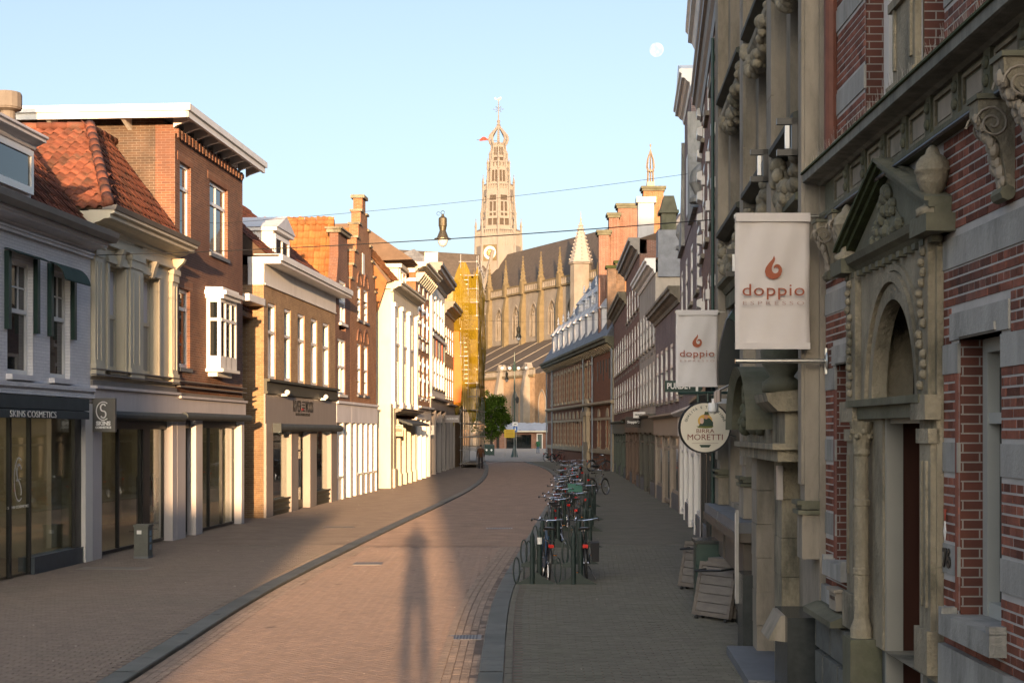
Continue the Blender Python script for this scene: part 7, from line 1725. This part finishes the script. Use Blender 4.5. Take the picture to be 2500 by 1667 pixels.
# the photographer on a step ladder, whose shadow lies on the road
(Jn,Ed),Rd=human(0,hold=True,spread=.12); Rd.update(pelvis=(.19,.13),spine=(.2,.14),chest=(.22,.15),tl=.12,tr=.12,kl=.1,kr=.1,al=.075,ar=.075,sl=.11,sr=.11,el=.08,er=.08,head=(.11,.12),neck=.08)
person('person','photographer in dark clothes standing on a step ladder behind the viewpoint',(0.0,-.62,1.02),math.pi,[TRB,TRB,SKIN,HAIRB,BLACK],(Jn,Ed),Rd,reg())
pc=bpy.data.objects[[o.name for o in bpy.data.objects if o.name.startswith('person')][-1]]
for o in bpy.data.objects:
    if o.get('label','').startswith('photographer'): pc=o
m=MB(); m.lathe([(.23,.46),(.24,.62),(.22,.9),(.2,1.1)],(0,0,0),16); cx_=obj('coat_skirt',m,TRB,pc,smooth=True); cx_.scale=(1,.7,1)
ld=thing('step_ladder','aluminium step ladder behind the viewpoint','ladder',(0,-.6,0))
for s_ in (-.17,.17):
    m=MB(); m.tube((s_*1.15,-.55,0),(s_*.9,-.12,1.0),.018,n=6); obj('rear_rail',m,GALV,ld); m=MB(); m.tube((s_*1.15,.5,0),(s_*.9,.12,1.0),.018,n=6); obj('front_rail',m,GALV,ld)
for i in range(4): m=MB(); z=.22+i*.25; y=-.55+.43*z; m.box(-.17,.17,y-.03,y+.03,z-.012,z+.012); obj('tread',m,GALV,ld)
m=MB(); m.box(-.2,.2,-.16,.16,.99,1.015); obj('platform',m,GALV,ld)
# mannequins in the clothes shop
MQ=[mat('mannequin_shirt_red',(.35,.07,.03),.8),mat('mannequin_trousers',(.05,.06,.05),.8),mat('mannequin_skin',(.5,.4,.3),.5)]
for i,(s_,c) in enumerate(((1.15,(.4,.08,.03)),(7.6,(.05,.07,.05)),)):
    (Jn,Ed),Rd=human(.0); w_=F4.world(s_,-.45,.35); person('mannequin',['mannequin in a red top in the left window of the grey clothes shop','mannequin in dark clothes in the right window of the grey clothes shop'][i],w_,math.pi/2,[mat('mq_top%d'%i,c,.8),MQ[1],MQ[2],MQ[2],BLACK],(Jn,Ed),Rd,reg(),cat='mannequin')
(Jn,Ed),Rd=human(.0); person('mannequin','mannequin in a cream coat behind the glass beside the utility cabinet',F2.world(1.2,-.7,.25),math.pi/2+.4,[mat('mq_cream',(.5,.42,.3),.8),mat('mq_skirt',(.1,.04,.02),.8),MQ[2],MQ[2],BLACK],(Jn,Ed),Rd,reg(),cat='mannequin')
# ---------------------------------------------------------------- bicycles
TYRE=mat('tyre',(.022,.022,.022),.85); RIM=CHROME; RUB=mat('black_rubber',(.02,.02,.02),.7); REDL=mat('red_reflector',(.55,.02,.015),.25); ORG=mat('orange_reflector',(.75,.25,.02),.3)
SEATM=mat('saddle_leather',(.025,.022,.02),.45)
def make_bike():
    t=thing('bicycle','x','bicycle'); r=.34; wb=1.12
    fw,rw=(wb/2,0,r),(-wb/2,0,r)
    for c in (fw,rw):
        m=MB(); m.path([(c[0]+r*math.cos(a*math.pi/14),0,c[2]+r*math.sin(a*math.pi/14)) for a in range(28)],.021,6,True); w_=obj('wheel',m,TYRE,t,smooth=True)
        m=MB(); m.path([(c[0]+(r-.03)*math.cos(a*math.pi/14),0,c[2]+(r-.03)*math.sin(a*math.pi/14)) for a in range(28)],.010,4,True); obj('rim',m,RIM,w_)
        m=MB()
        for a in range(18): q=a*math.pi/9; m.tube((c[0],(.02 if a%2 else -.02),c[2]),(c[0]+(r-.03)*math.cos(q),0,c[2]+(r-.03)*math.sin(q)),.0022,n=3,cap=False)
        m.tube((c[0],-.045,c[2]),(c[0],.045,c[2]),.022,n=8); obj('spokes',m,RIM,w_)
        m=MB(); a0,a1=(20,175) if c is rw else (35,165); pts=[(c[0]+(r+.035)*math.cos(math.radians(a)),0,c[2]+(r+.035)*math.sin(math.radians(a))) for a in [a0+(a1-a0)*i/14 for i in range(15)]]; m.path(pts,.026,5); obj('mudguard',m,BLACK,t)
    bb=(-.08,0,.29); st=(-.24,0,.80); hd=(.36,0,.86); hl=(.39,0,.70)
    m=MB(); m.tube(bb,st,.016,n=8); m.tube(bb,hl,.019,n=8); m.tube((-.2,0,.66),hd,.016,n=8); m.tube(hl,hd,.02,n=8)
    for s_ in (-.05,.05): m.tube((bb[0],s_*.5,bb[2]),(rw[0],s_,rw[2]),.010,n=6); m.tube((-.21,s_*.4,.70),(rw[0],s_,rw[2]),.008,n=6)
    obj('frame',m,BLACK,t)
    m=MB()
    for s_ in (-.055,.055): m.path([(hl[0],s_*.6,hl[2]),(.44,s_,.55),(fw[0],s_,fw[2])],.011,6)
    obj('fork',m,BLACK,t)
    m=MB(); m.tube(hd,(.335,0,1.04),.012,n=8); m.path([(.12,-.29,1.06),(.22,-.27,1.08),(.33,-.18,1.06),(.36,0,1.045),(.33,.18,1.06),(.22,.27,1.08),(.12,.29,1.06)],.0125,7); hb=obj('handlebar',m,CHROME,t)
    for s_ in (-1,1): m=MB(); m.tube((.24,s_*.275,1.08),(.10,s_*.295,1.055),.018,n=8); obj('grip',m,RUB,hb)
    m=MB(); m.ball((.3,.12,1.09),.03,8,6); obj('bell',m,CHROME,hb)
    m=MB(); m.tube(st,(-.26,0,.90),.012,n=8); m.hexa([(-.40,-.1,.92),(-.03,-.025,.925),(-.03,.025,.925),(-.40,.1,.92),(-.42,-.11,.965),(-.04,-.02,.955),(-.04,.02,.955),(-.42,.11,.965)]); obj('saddle',m,SEATM,t)
    m=MB()
    for s_ in (-.06,.06): m.tube((-.34,s_,.74),(-.86,s_,.74),.007,n=5); m.tube((-.78,s_,.74),(rw[0],s_,rw[2]),.006,n=5)
    for i in range(4): m.tube((-.4-.14*i,-.06,.74),(-.4-.14*i,.06,.74),.006,n=5)
    obj('luggage_rack',m,BLACK,t)
    m=MB(); m.box(-.915,-.875,-.045,.045,.64,.70); obj('rear_light',m,REDL,t)
    m=MB(); m.tube((.42,0,.86),(.49,0,.86),.035,.042,10); obj('headlight',m,CHROME,t)
    m=MB(); m.prism([(bb[0]+.13,.29),(bb[0]+.1,.38),(bb[0]-.05,.40),(rw[0]+.02,.40),(rw[0]-.05,.34),(rw[0]+.02,.29),(bb[0],.2)],.045,.06,'y'); obj('chain_guard',m,BLACK,t)
    m=MB(); m.tube((bb[0],-.08,bb[2]),(bb[0],.08,bb[2]),.012,n=6); m.tube((bb[0],.08,bb[2]),(bb[0]+.05,.085,bb[2]-.16),.009,n=6); m.tube((bb[0],-.08,bb[2]),(bb[0]-.05,-.085,bb[2]+.16),.009,n=6); obj('crank',m,CHROME,t)
    for s_ in (-1,1): m=MB(); m.box(bb[0]+.05*s_-.04,bb[0]+.05*s_+.04,s_*.09,s_*.18,bb[2]-.16*s_-.012,bb[2]-.16*s_+.012); p_=obj('pedal',m,RUB,t); m=MB(); m.box(bb[0]+.05*s_-.042,bb[0]+.05*s_+.042,s_*.10,s_*.17,bb[2]-.16*s_-.006,bb[2]-.16*s_+.006); obj('pedal_reflector',m,ORG,p_)
    m=MB(); m.tube((-.2,-.05,.26),(-.3,-.17,.01),.009,n=6); obj('kickstand',m,CHROME,t)
    return t
proto=make_bike(); first=True
FCOL=[mat('frame_blue',(.03,.07,.13),.35),mat('frame_black',(.015,.015,.016),.35),mat('frame_green',(.02,.06,.045),.4),mat('frame_grey',(.12,.13,.14),.4),mat('frame_red',(.13,.02,.015),.4)]
def bike(x,y,head,lean,label,col,z=0.):
    global first
    o=proto if first else copy_tree(proto); first=False
    o['label']=label; o['group']='parked bicycles'; o['category']='bicycle'
    o.location=(x,y,z); o.rotation_euler=(lean,0,head)
    for c in o.children:
        if c.name.split('.')[0] in('frame','fork','chain_guard'):
            c.material_slots[0].link='OBJECT'; c.material_slots[0].material=FCOL[col]
    return o
Q=math.pi/2
bl=[(.62,26.1,Q+.05,.04,'blue framed bicycle at the front left of the rack, bars turned away',0),(1.36,26.1,Q-.03,-.05,'black bicycle with a side bag at the front right of the rack',1),
 (1.15,34.2,Q-.12,-.06,'bicycle with a big red rear reflector in the second rack row',1),(.92,35.2,Q+.1,.05,'grey bicycle at the kerb side of the second rack row',3),
 (1.95,44.6,Q,.03,'bicycle carrying the green plastic crate',2),(1.62,46.6,Q+.08,-.04,'black bicycle just left of the green crate bicycle',1),(2.2,43.2,Q-.03,.05,'dark bicycle just right of the green crate bicycle',2),(1.35,42.5,Q+.2,.03,'bicycle with upright red light beside the kerb',4),
 (1.75,52.0,Q,.05,'bicycle behind the crate bicycle with pale bars',3),(2.3,53.5,Q+.1,-.05,'black bicycle behind the crate bicycle on the wall side',1),(3.75,60.5,Q-.55,-.12,'lone bicycle leaning over with a pale wheel rim',3),
 (2.0,60.0,Q,.04,'green bicycle in the fifth rack row nearest the kerb',2),(2.6,61.5,Q+.06,-.05,'black bicycle in the fifth rack row',1),(2.4,69.0,Q-.1,.06,'black bicycle in the sixth rack row nearest the kerb',1),(2.95,70,Q,-.04,'red bicycle in the sixth rack row',4),(3.3,71,Q+.15,.05,'grey bicycle in the sixth rack row on the wall side',3),
 (2.8,79,Q+.1,.05,'bicycle at the far end of the racks nearest the kerb',1),(3.4,80,Q,-.05,'middle bicycle at the far end of the racks',3),(3.9,81,Q-.1,.04,'bicycle at the far end of the racks on the wall side',2),
 (1.05,37.2,Q+.05,.05,'black bicycle leaning in the third rack row beside the kerb',1),(1.75,37.5,Q-.08,-.05,'grey bicycle on the wall side of the third rack row',3),(1.5,40.2,Q+.1,-.04,'green bicycle between the third rack row and the crate bicycle',2),(2.05,48.5,Q-.05,.05,'black bicycle two places behind the green crate',1),(1.7,49.2,Q+.12,-.05,'red bicycle near the kerb behind the green crate',4),(2.35,57,Q,.05,'black bicycle just before the fifth rack row',1),(2.9,65,Q+.1,-.06,'grey bicycle between the fifth and sixth rack rows',3),(3.2,75,Q-.1,.05,'green bicycle between the sixth and last rack rows',2),(5.9,96.5,.35,.12,'bicycle leaning against the near corner of the town hall',1),(6.0,98.3,.3,.12,'second bicycle leaning against the town hall corner',3),
 (4.3,122,.9,.08,'bicycle at the far town hall wall nearest the camera',4),(3.9,126,.9,.08,'middle bicycle at the far town hall wall',1),(3.4,131,.9,.08,'bicycle at the far end of the town hall wall',2)]
BK=[bike(*b[:4],b[4],b[5]) for b in bl]
# extra load on some bicycles
m=MB(); 
for a in ((-.22,-.205),(.205,.22)): m.box(.30,.62,a[0],a[1],.95,1.2)
m.box(.30,.315,-.205,.205,.95,1.2); m.box(.605,.62,-.205,.205,.95,1.2); m.box(.315,.605,-.205,.205,.95,.965); m.box(.29,.63,-.23,-.22,1.17,1.21); m.box(.29,.63,.22,.23,1.17,1.21); m.box(.29,.3,-.22,.22,1.17,1.21)
cr=obj('crate',m,mat('green_plastic',(.02,.13,.10),.45,.1),None); tag(cr,'green plastic crate on the front of a bicycle in the third rack row','crate'); b=BK[4]; cr.location=(b.location.x,b.location.y-1.0,-.12); cr.rotation_euler=(0,0,Q)
m=MB(); m.hexa([(-.85,-.23,.38),(-.5,-.23,.38),(-.5,-.11,.38),(-.85,-.11,.38),(-.9,-.25,.72),(-.45,-.25,.72),(-.45,-.09,.72),(-.9,-.09,.72)]); bag=obj('pannier_bag',m,mat('black_canvas',(.02,.02,.022),.8,.2),None); tag(bag,'black pannier bag hanging on the front right bicycle','bag'); bag.location=BK[1].location; bag.rotation_euler=BK[1].rotation_euler
# racks
RK_=mat('rack_green_black',(.018,.032,.030),.45,.15)
def make_rack():
    t=thing('bicycle_rack','x','bicycle rack')
    for i,x in enumerate((0,.13)):
        m=MB(); m.lathe([(.045,0),(.045,.84),(.0,.96)],(x,.10*i,0),10); obj('post',m,RK_,t)
    m=MB(); m.prism([(-.32,0),(.42,0),(.2,.12),(.1,.2),(0,.2),(-.1,.1)],-.01,.01,'y'); obj('foot_plate',m,RK_,t)
    m=MB(); m.prism([(-.2,.30),(0,.30),(0,.42),(-.2,.36)],-.008,.008,'y'); obj('bracket_plate',m,RK_,t)
    for x,z,h in ((-.28,.24,.23),(-.15,.56,.22)):
        m=MB(); m.path([(x+.055*math.cos(a*math.pi/10),.02,z+h*math.sin(a*math.pi/10)) for a in range(20)],.014,6,True); obj('wheel_loop',m,RK_,t)
        m=MB(); m.tube((x,.02,z-h),(x,.02,.03),.012,n=6); obj('loop_stem',m,RK_,t)
    return t
rp=make_rack(); fr_=True
for i,(x,y) in enumerate(((.36,25.2),(1.09,25.15),(.62,29.0),(1.36,29.0),(.95,33.2),(1.7,33.2),(1.3,38.5),(2.05,38.5),(1.6,44),(2.4,43.5),(2.0,51),(2.8,51),(2.5,60),(3.1,60),(2.9,70))):
    o=rp if fr_ else copy_tree(rp); fr_=False; o.location=(x,y,0); o['group']='bicycle racks along the pavement'; o['category']='bicycle rack'
    o['label']='dark green steel bicycle rack, %s row from the front, %s'%(['first','second','third','fourth','fifth','sixth','seventh','last'][i//2],'kerb side' if i%2==0 else 'wall side')
m=MB(); m.lathe([(.047,.70),(.047,.82)],(0,0,0),10); pp=obj('white_reflector_band',m,W_GLOSS,rp); pp.location=(.13,.10,0)
# ---------------------------------------------------------------- signs and banners on the right row
CREAMB=mat('banner_cloth',(.60,.55,.52),.75,.05,scale=2,bump=.1,bscale=300); CREAMB2=mat('banner_cloth_cool',(.58,.56,.56),.75,.05,scale=2); COPPER=mat('banner_copper_print',(.30,.075,.03),.6,.05); COPL=mat('banner_faint_print',(.40,.27,.23),.7)
def banner(Z,x0,x1,zt,zb,label,xw,bm,pole=True):
    t=thing('coffee_banner',label,'banner',(xw,Z,0)); a,b=x0-xw,x1-xw; w_=b-a; h=zt-zb
    m=MB(); m.add(*cloth(lambda u,v:(a+u*w_,.016*math.sin(u*6+v*2.5+.8*math.sin(v*4))*(1-abs(2*v-1)**3)*1.3+.006*math.sin(u*17-v*9),zb+v*h),14,24,0)); c=obj('cloth',m,bm,t,smooth=True)
    sol=c.modifiers.new('s','SOLIDIFY'); sol.thickness=.004
    m=MB(); m.tube((a-.01,0,zt),(xw*0+.02,0,zt),.022,n=10); obj('top_pole',m,STEEL,t)
    m=MB(); m.box(a,b,-.02,.02,zb-.01,zb+.05); obj('bottom_hem',m,bm,t); m=MB(); m.box(a,b,-.027,.027,zt-.05,zt+.03); obj('top_hem',m,bm,t)
    if pole:
        m=MB(); m.tube((a,0,zb-.12),(.0,0,zb-.12),.022,n=10); obj('bottom_pole',m,STEEL,t)
        m=MB(); m.tube((0,0,zb-.24),(0,0,zb),.02,n=8); m.ball((0,0,zb-.12),.07,8,6,(.3,.7,1.3)); obj('bottom_flange',m,STEEL,t)
    m=MB(); m.ball((0.01,0,zt),.07,8,6,(.3,.7,1.3)); obj('top_flange',m,STEEL,t)
    cx=(a+b)/2; sc_=w_/.72
    # flame-drop emblem
    out=[];cz=zb+h*.585; R_=.083*sc_
    drop=[]
    for i in range(21): an=math.radians(-190+i*(270/20)); drop.append((cx+R_*math.cos(an)*1.0,cz+R_*math.sin(an)))
    P=[(cx+R_*x,cz+R_*z) for x,z in ((.07,1.75),(-.1,1.35),(-.55,.85),(-.9,.35),(-1,-.1),(-.85,-.6),(-.45,-.92),(0,-1),(.45,-.9),(.85,-.55),(1,-.05),(.95,.35),(.75,.65),(.5,.75),(.25,.72),(.08,.55),(.02,.3),(.12,.22),(.22,.38),(.4,.42),(.55,.3),(.6,.05),(.5,-.2),(.25,-.32),(0,-.25),(-.18,0),(-.2,.35),(-.05,.75),(.15,1.1),(.2,1.4))]
    m=MB(); m.add([(x,-.045,z) for x,z in P],[tuple(range(len(P)))]); obj('emblem',m,COPPER,t)
    text('lettering','doppio',.165*sc_,COPPER,t,basis((cx,-.045,zb+h*.435),(1,0,0),(0,0,1)),sp=1.06,ext=.001,fit=w_*.83)
    text('lettering','E S P R E S S O',.05*sc_,COPL,t,basis((cx,-.045,zb+h*.338),(1,0,0),(0,0,1)),fit=w_*.82,ext=.001)
    return t
banner(13.25,2.08,2.775,4.70,3.475,'large near cloth banner with copper coffee logo and lettering',2.93,CREAMB)
banner(22.3,2.57,3.224,4.57,3.41,'smaller farther coffee banner above the round beer sign',3.38,CREAMB2)
# round beer sign
bs=thing('beer_sign','round cream illuminated beer sign with dark rim and portrait','sign',(2.91,21.5,2.76)); r=.375
m=MB(); n=40
m.prism([(r*math.cos(2*math.pi*i/n),r*math.sin(2*math.pi*i/n)) for i in range(n)],-.07,.07,'y'); obj('disc',m,mat('sign_cream',(.66,.61,.5),.35,.04),bs)
m=MB(); m.path([((r+.004)*math.cos(2*math.pi*i/n),-.06,(r+.004)*math.sin(2*math.pi*i/n)) for i in range(n)],.014,6,True); m.path([((r+.004)*math.cos(2*math.pi*i/n),.06,(r+.004)*math.sin(2*math.pi*i/n)) for i in range(n)],.014,6,True); obj('rim',m,BLACK,bs)
DKR=mat('print_dark_red',(.16,.03,.015),.5); DKG=mat('print_dark_green',(.02,.045,.03),.5)
text('lettering','BIRRA',.085,DKR,bs,basis((0,-.074,-.055),(1,0,0),(0,0,1)),fit=.27,ext=.001); text('lettering','MORETTI',.125,DKR,bs,basis((0,-.074,-.15),(1,0,0),(0,0,1)),fit=.53,ext=.001)
s='QUALITÀ E TRADIZIONE'
for i,ch_ in enumerate(s):
    if ch_==' ': continue
    a=math.radians(160-140*i/(len(s)-1)); rr=.305; text('lettering',ch_,.05,DKG,bs,basis((rr*math.cos(a),-.074,rr*math.sin(a)),(math.sin(a),0,-math.cos(a)),(math.cos(a),0,math.sin(a))),ext=.001,bold=.001)
def flat(P,o,mt,nm): m=MB(); m.add([(x,o,z) for x,z in P],[tuple(range(len(P)))]); obj(nm,m,mt,bs)
el=lambda cx,cz,a,b,n=16:[(cx+a*math.cos(2*math.pi*i/n),cz+b*math.sin(2*math.pi*i/n)) for i in range(n)]
flat(el(0,.1,.11,.10,20),-.0715,mat('print_gold',(.62,.36,.06),.5),'portrait_ground')
flat([(-.1,.02),(.12,.02),(.12,.08),(.07,.14),(.02,.15),(-.02,.13),(-.06,.08)],-.0725,DKG,'portrait_coat'); flat(el(.015,.165,.03,.04),-.073,mat('print_skin',(.5,.25,.14),.6),'portrait_face'); flat([(-.03,.19),(.07,.185),(.055,.205),(.05,.235),(-.005,.24),(-.012,.205)],-.0735,mat('print_hat',(.05,.07,.02),.6),'portrait_hat'); flat(el(-.05,.1,.03,.045),-.0737,mat('print_beer',(.6,.42,.35),.6),'beer_glass')
flat([(-.13,.02),(.13,.02),(.10,-.005),(0,-.012),(-.10,-.005)],-.0738,mat('print_olive',(.12,.13,.02),.6),'ribbon'); flat([(-.09,-.26),(.09,-.26),(.06,-.3),(-.06,-.3)],-.0738,DKG,'lower_ribbon')
flat([(-.2,-.235),(.2,-.235),(.2,-.239),(-.2,-.239)],-.0738,DKR,'rule')
m=MB(); m.tube((-.1,0,r),(-.1,0,r+.14),.02,n=6); m.tube((.05,0,r),(.05,0,r+.14),.02,n=6); m.tube((-.4,0,r+.15),(.46,0,r+.15),.022,n=8); m.path([(r,0,.05),(.48,0,.1)],.006,4); m.path([(r-.02,0,-.1),(.48,0,-.14)],.006,4); obj('bracket',m,GREENB,bs)
cc=thing('security_camera','white security camera on the café pilaster above the beer sign','camera',FB.world(7.0,.14,3.05),FB.rz); m=MB(); m.box(-.04,.04,0,.28,.05,.12); m.box(-.06,.06,-.02,.02,-.12,.12); obj('arm',m,W_GLOSS,cc); m=MB(); m.lathe([(.03,-.1),(.075,-.06),(.08,.0),(.07,.06)],(0,.26,0),12); obj('dome',m,W_GLOSS,cc)
FR3=Fac((3.43,23.02),(4.53,34),1)
banner_sign('projecting_sign','dark green shop sign with white serif letters under the far banner',FR3,7.0,.12,.92,3.53,3.77,GREENB,'PURDEY ▮',W_GLOSS,.17)
FR5=Fac((6.1,68.02),(6.42,80),1); FR4=Fac((5.85,58.02),(6.1,68),1)
banner_sign('projecting_sign','dark brown shop sign with white lettering near the town hall',FR4,8.5,*spx(FR4,8.5,1527,1573,1017,1043),mat('sign_dark_brown',(.03,.022,.02),.5),'Stoppin\'Out',W_GLOSS,.17)
banner_sign('projecting_sign','small white shop sign just above the dark brown one',FR4,6.0,*spx(FR4,6.0,1546,1585,1005,1020),W_WHITE,'DRAGONFLY',DGREY,.11)
banner_sign('projecting_sign','small dark green sign beside the town hall corner',FG,10.,*spx(FG,10.,1511,1528,1015,1028),GREENB,None)
# wooden folding terrace screens and dark cabinet by the café
def screens(x,y,rz,label,n):
    t=thing('terrace_screen',label,'screen',(x,y,0),rz)
    for i in range(n):
        T=Matrix.Translation((-.13*i,.0,.05))@Matrix.Rotation(.22,4,'Y'); m=MB(); m.T=T
        m.box(-.03,.03,-.38,-.32,0,.78); m.box(-.03,.03,.32,.38,0,.78); m.box(-.03,.03,-.32,.32,.72,.78); m.box(-.03,.03,-.32,.32,0,.06); f=obj('frame',m,TIMB,t)
        for k in range(5): m=MB(); m.T=T; m.box(-.02,.02,-.32,.32,.07+k*.13,.19+k*.13); obj('slat',m,mat('slat_timber',(.16,.145,.13),.8,.25,scale=3,streak=4) if 'slat_timber' not in bpy.data.materials else bpy.data.materials['slat_timber'],f)
        for yy in (-.3,.3): m=MB(); m.T=T; m.ball((0,yy,-.03),.035,8,6); obj('castor',m,BLACK,f)
    m=MB(); m.box(.02,.5,-.36,.36,.1,.86); obj('folded_bench',m,TIMB,t)
    m=MB(); m.path([(.25,-.2,.74),(.05,-.42,.78),(-.1*n-.05,-.3,.74),(-.1*n-.08,.2,.70),(.2,.3,.72)],.018,6); obj('strap',m,BLACK,t)
    return t
screens(3.06,20.5,.62,'strapped stack of slatted timber terrace screens by the café menu case',3)
screens(3.30,24.3,.62,'timber terrace screens leaning beyond the dark green cabinet',3)
cb=thing('cabinet','dark green utility cabinet between the timber screens','cabinet',(3.02,21.9,0),-.06); m=MB(); m.box(-.2,.2,-.35,.35,0,1.0); obj('body',m,GREENB,cb); m=MB(); m.box(-.23,.23,-.38,.38,1.0,1.05); obj('lid',m,GRANB,cb); m=MB(); m.box(-.21,-.2,-.3,-.01,.08,.92); obj('door_leaf',m,GREENB,cb)
# jacket-shaped black shop sign behind the near banner
FX2=Fac((2.89,13.36),(3.43,23),1)
js=thing('hanging_jacket_sign','black coat hung as a shop sign behind the near banner','sign',FX2.world(7.2,.0,0),0)
Z=js.location.y; k=Z/FX; bx=js.location.x
P=[((x-CX)*k-bx,EYE+(HY-y)*k) for x,y in ((1752,940),(1752,880),(1760,830),(1772,782),(1785,760),(1795,757),(1805,775),(1822,785),(1838,830),(1840,912),(1795,912),(1790,940))]
m=MB(); m.prism(P,-.07,.07,'y'); obj('coat',m,mat('black_leather',(.008,.012,.013),.5,.2),js,smooth=False)
m=MB(); m.prism([(P[3][0]+.02,P[4][1]-.1),(P[4][0],P[4][1]),(P[5][0]+.04,P[5][1]-.2)],-.1,-.071,'y'); obj('lapel',m,GREENB,js)
m=MB(); m.tube((P[4][0],0,P[4][1]),(0,0,P[4][1]+.05),.02,n=6); obj('bracket',m,IRON,js)
ba=thing('striped_awning','small black and white striped awning under the coat sign','awning',FX2.world(6.2,.1,0),FX2.rz); 
for i in range(8): m=MB(); m.prism([(0,3.42),(.32,3.26),(.32,3.1),(.30,3.1),(.30,3.25),(0,3.40)],-.5+i*.12,-.5+i*.12+.12,'x'); obj('stripe',m,W_GLOSS if i%2 else BLACK,ba)
# ---------------------------------------------------------------- hanging lamps and cables
def cable(name,A,B,sag,r,label):
    r*=.5; n=24; A=Vector(A);B=Vector(B); m=MB(); m.path([tuple(A.lerp(B,i/n)-Vector((0,0,4*sag*(i/n)*(1-i/n)))) for i in range(n+1)],r,5); o=obj(name,m,IRON,None); tag(o,label,'cable'); return o
cable('overhead_cable',(-8.2,40,8.55),(5.05,40.6,10.05),.12,.012,'thin cable carrying the near street lantern')
c2=cable('overhead_cable',(-8.72,29.75,6.38),(3.46,23.3,6.18),.08,.018,'thick cable with clips crossing in front of the near lantern')
cable('overhead_cable',(-4.85,86,9.6),(6.5,88,9.7),.25,.012,'thin distant cable carrying the second lantern'); cable('overhead_cable',(-4.1,112,8.6),(4.4,124,8.6),.4,.012,'far cable carrying the small third lantern')
LB=mat('lantern_bronze',(.11,.095,.065),.4,.15,metal=.6); LG=mat('lantern_globe',(.62,.62,.64),.15,.05)
def lantern(x,y,z,s_,label):
    t=thing('street_lantern',label,'street lamp',(x,y,z)); t.scale=(s_,s_,s_)
    m=MB(); m.lathe([(.12,-.29),(.12,-.08),(.1,-.05),(.05,-.02),(.03,.05)],(0,0,0),14); obj('cap',m,LB,t)
    m=MB(); m.lathe([(.24,-.66),(.24,-.64),(.17,-.62),(.13,-.52),(.09,-.42),(.11,-.30),(.12,-.29)],(0,0,0),16); obj('hood',m,LB,t,smooth=False)
    m=MB(); m.lathe([(.15,-.66),(.14,-.74),(.10,-.83),(.04,-.87),(.001,-.88)],(0,0,0),16); obj('globe',m,LG,t,smooth=True)
    m=MB(); m.path([(.05*math.cos(i*.6)-.02*0,0,.09+.05*math.sin(i*.6)) for i in range(11)],.008,5); m.path([(-.12+.05*math.cos(i*.6),0,.06+.05*math.sin(i*.6)) for i in range(10)],.006,5); obj('hanger',m,IRON,t)
lantern((1081-CX)/FX*40,40,EYE+(HY-527)/FX*40,1,'bronze bell shaped street lantern hanging over the road'); lantern((1266-CX)/FX*87,87,EYE+(HY-797)/FX*87,1,'dark hanging lantern before the church windows'); lantern((1237-CX)/FX*118,118,EYE+(HY-908)/FX*118,.95,'small dark hanging lantern near the church parapet')
# ---------------------------------------------------------------- moon
m=MB(); m.ball((0,0,0),44,24,16); mm,n,l,p=_new('moon_surface'); e=n.new('ShaderNodeEmission'); nz=n.new('ShaderNodeTexNoise'); nz.inputs['Scale'].default_value=.03; tc=n.new('ShaderNodeTexCoord'); l.new(tc.outputs['Object'],nz.inputs[0]); cr=n.new('ShaderNodeValToRGB'); cr.color_ramp.elements[0].position=.4; cr.color_ramp.elements[1].position=.6; cr.color_ramp.elements[0].color=(.66,.74,.82,1); cr.color_ramp.elements[1].color=(.95,.95,.93,1); l.new(nz.outputs[0],cr.inputs[0]); l.new(cr.outputs[0],e.inputs[0]); e.inputs[1].default_value=MOON; l.new(e.outputs[0],n['Material Output'].inputs[0])
o=obj('moon',m,mm,None,smooth=True); o.location=((1603-CX)/FX*9000,9000,EYE+(HY-122)/FX*9000); tag(o,'pale nearly full moon in the sky above the right row','moon')
# ---------------------------------------------------------------- unseen houses behind the viewpoint, sized and placed to shade the street
def shadehouse(x0,x1,y0,y1,h,label,mt,roof=0):
    t=thing('shade_house',label,'house',((x0+x1)/2,y1,0)); m=MB(); w_=(x1-x0)/2; m.box(-w_,w_,y0-y1,0,0,h); obj('wall',m,mt,t)
    k=0; n=max(1,int((x1-x0)/2.2))
    for i in range(n):
        for z in range(int(h//3)):
            m=MB(); c=-w_+(x1-x0)*(i+.5)/n; m.box(c-.5,c+.5,.0,.03,1+z*3,2.8+z*3); obj('window',m,GLASS,t)
    ny=int(abs(y1-y0)/3)
    for s_ in (-1,1):
        for i in range(ny):
            for z in range(int(h//3)):
                m=MB(); c=(y0-y1)*(i+.5)/ny; m.box(s_*w_,s_*(w_+.03),c-.55,c+.55,1+z*3,2.8+z*3); obj('window',m,GLASS,t)
    return t
shadehouse(-24,-3.46,-55,-40,12.3,'tall brick house on the left behind the viewpoint',B_BROWN)
shadehouse(-3.4,.07,-54,-42,6.0,'low brick shop on the left behind the viewpoint',B_OCHRE)
shadehouse(7.0,16,-34,-12,19.0,'tall brick house rising over the right row behind the viewpoint',B_BROWN)
shadehouse(3.0,6.9,-36,4.0,12.0,'brick row continuing on the right behind the viewpoint',B_RED)
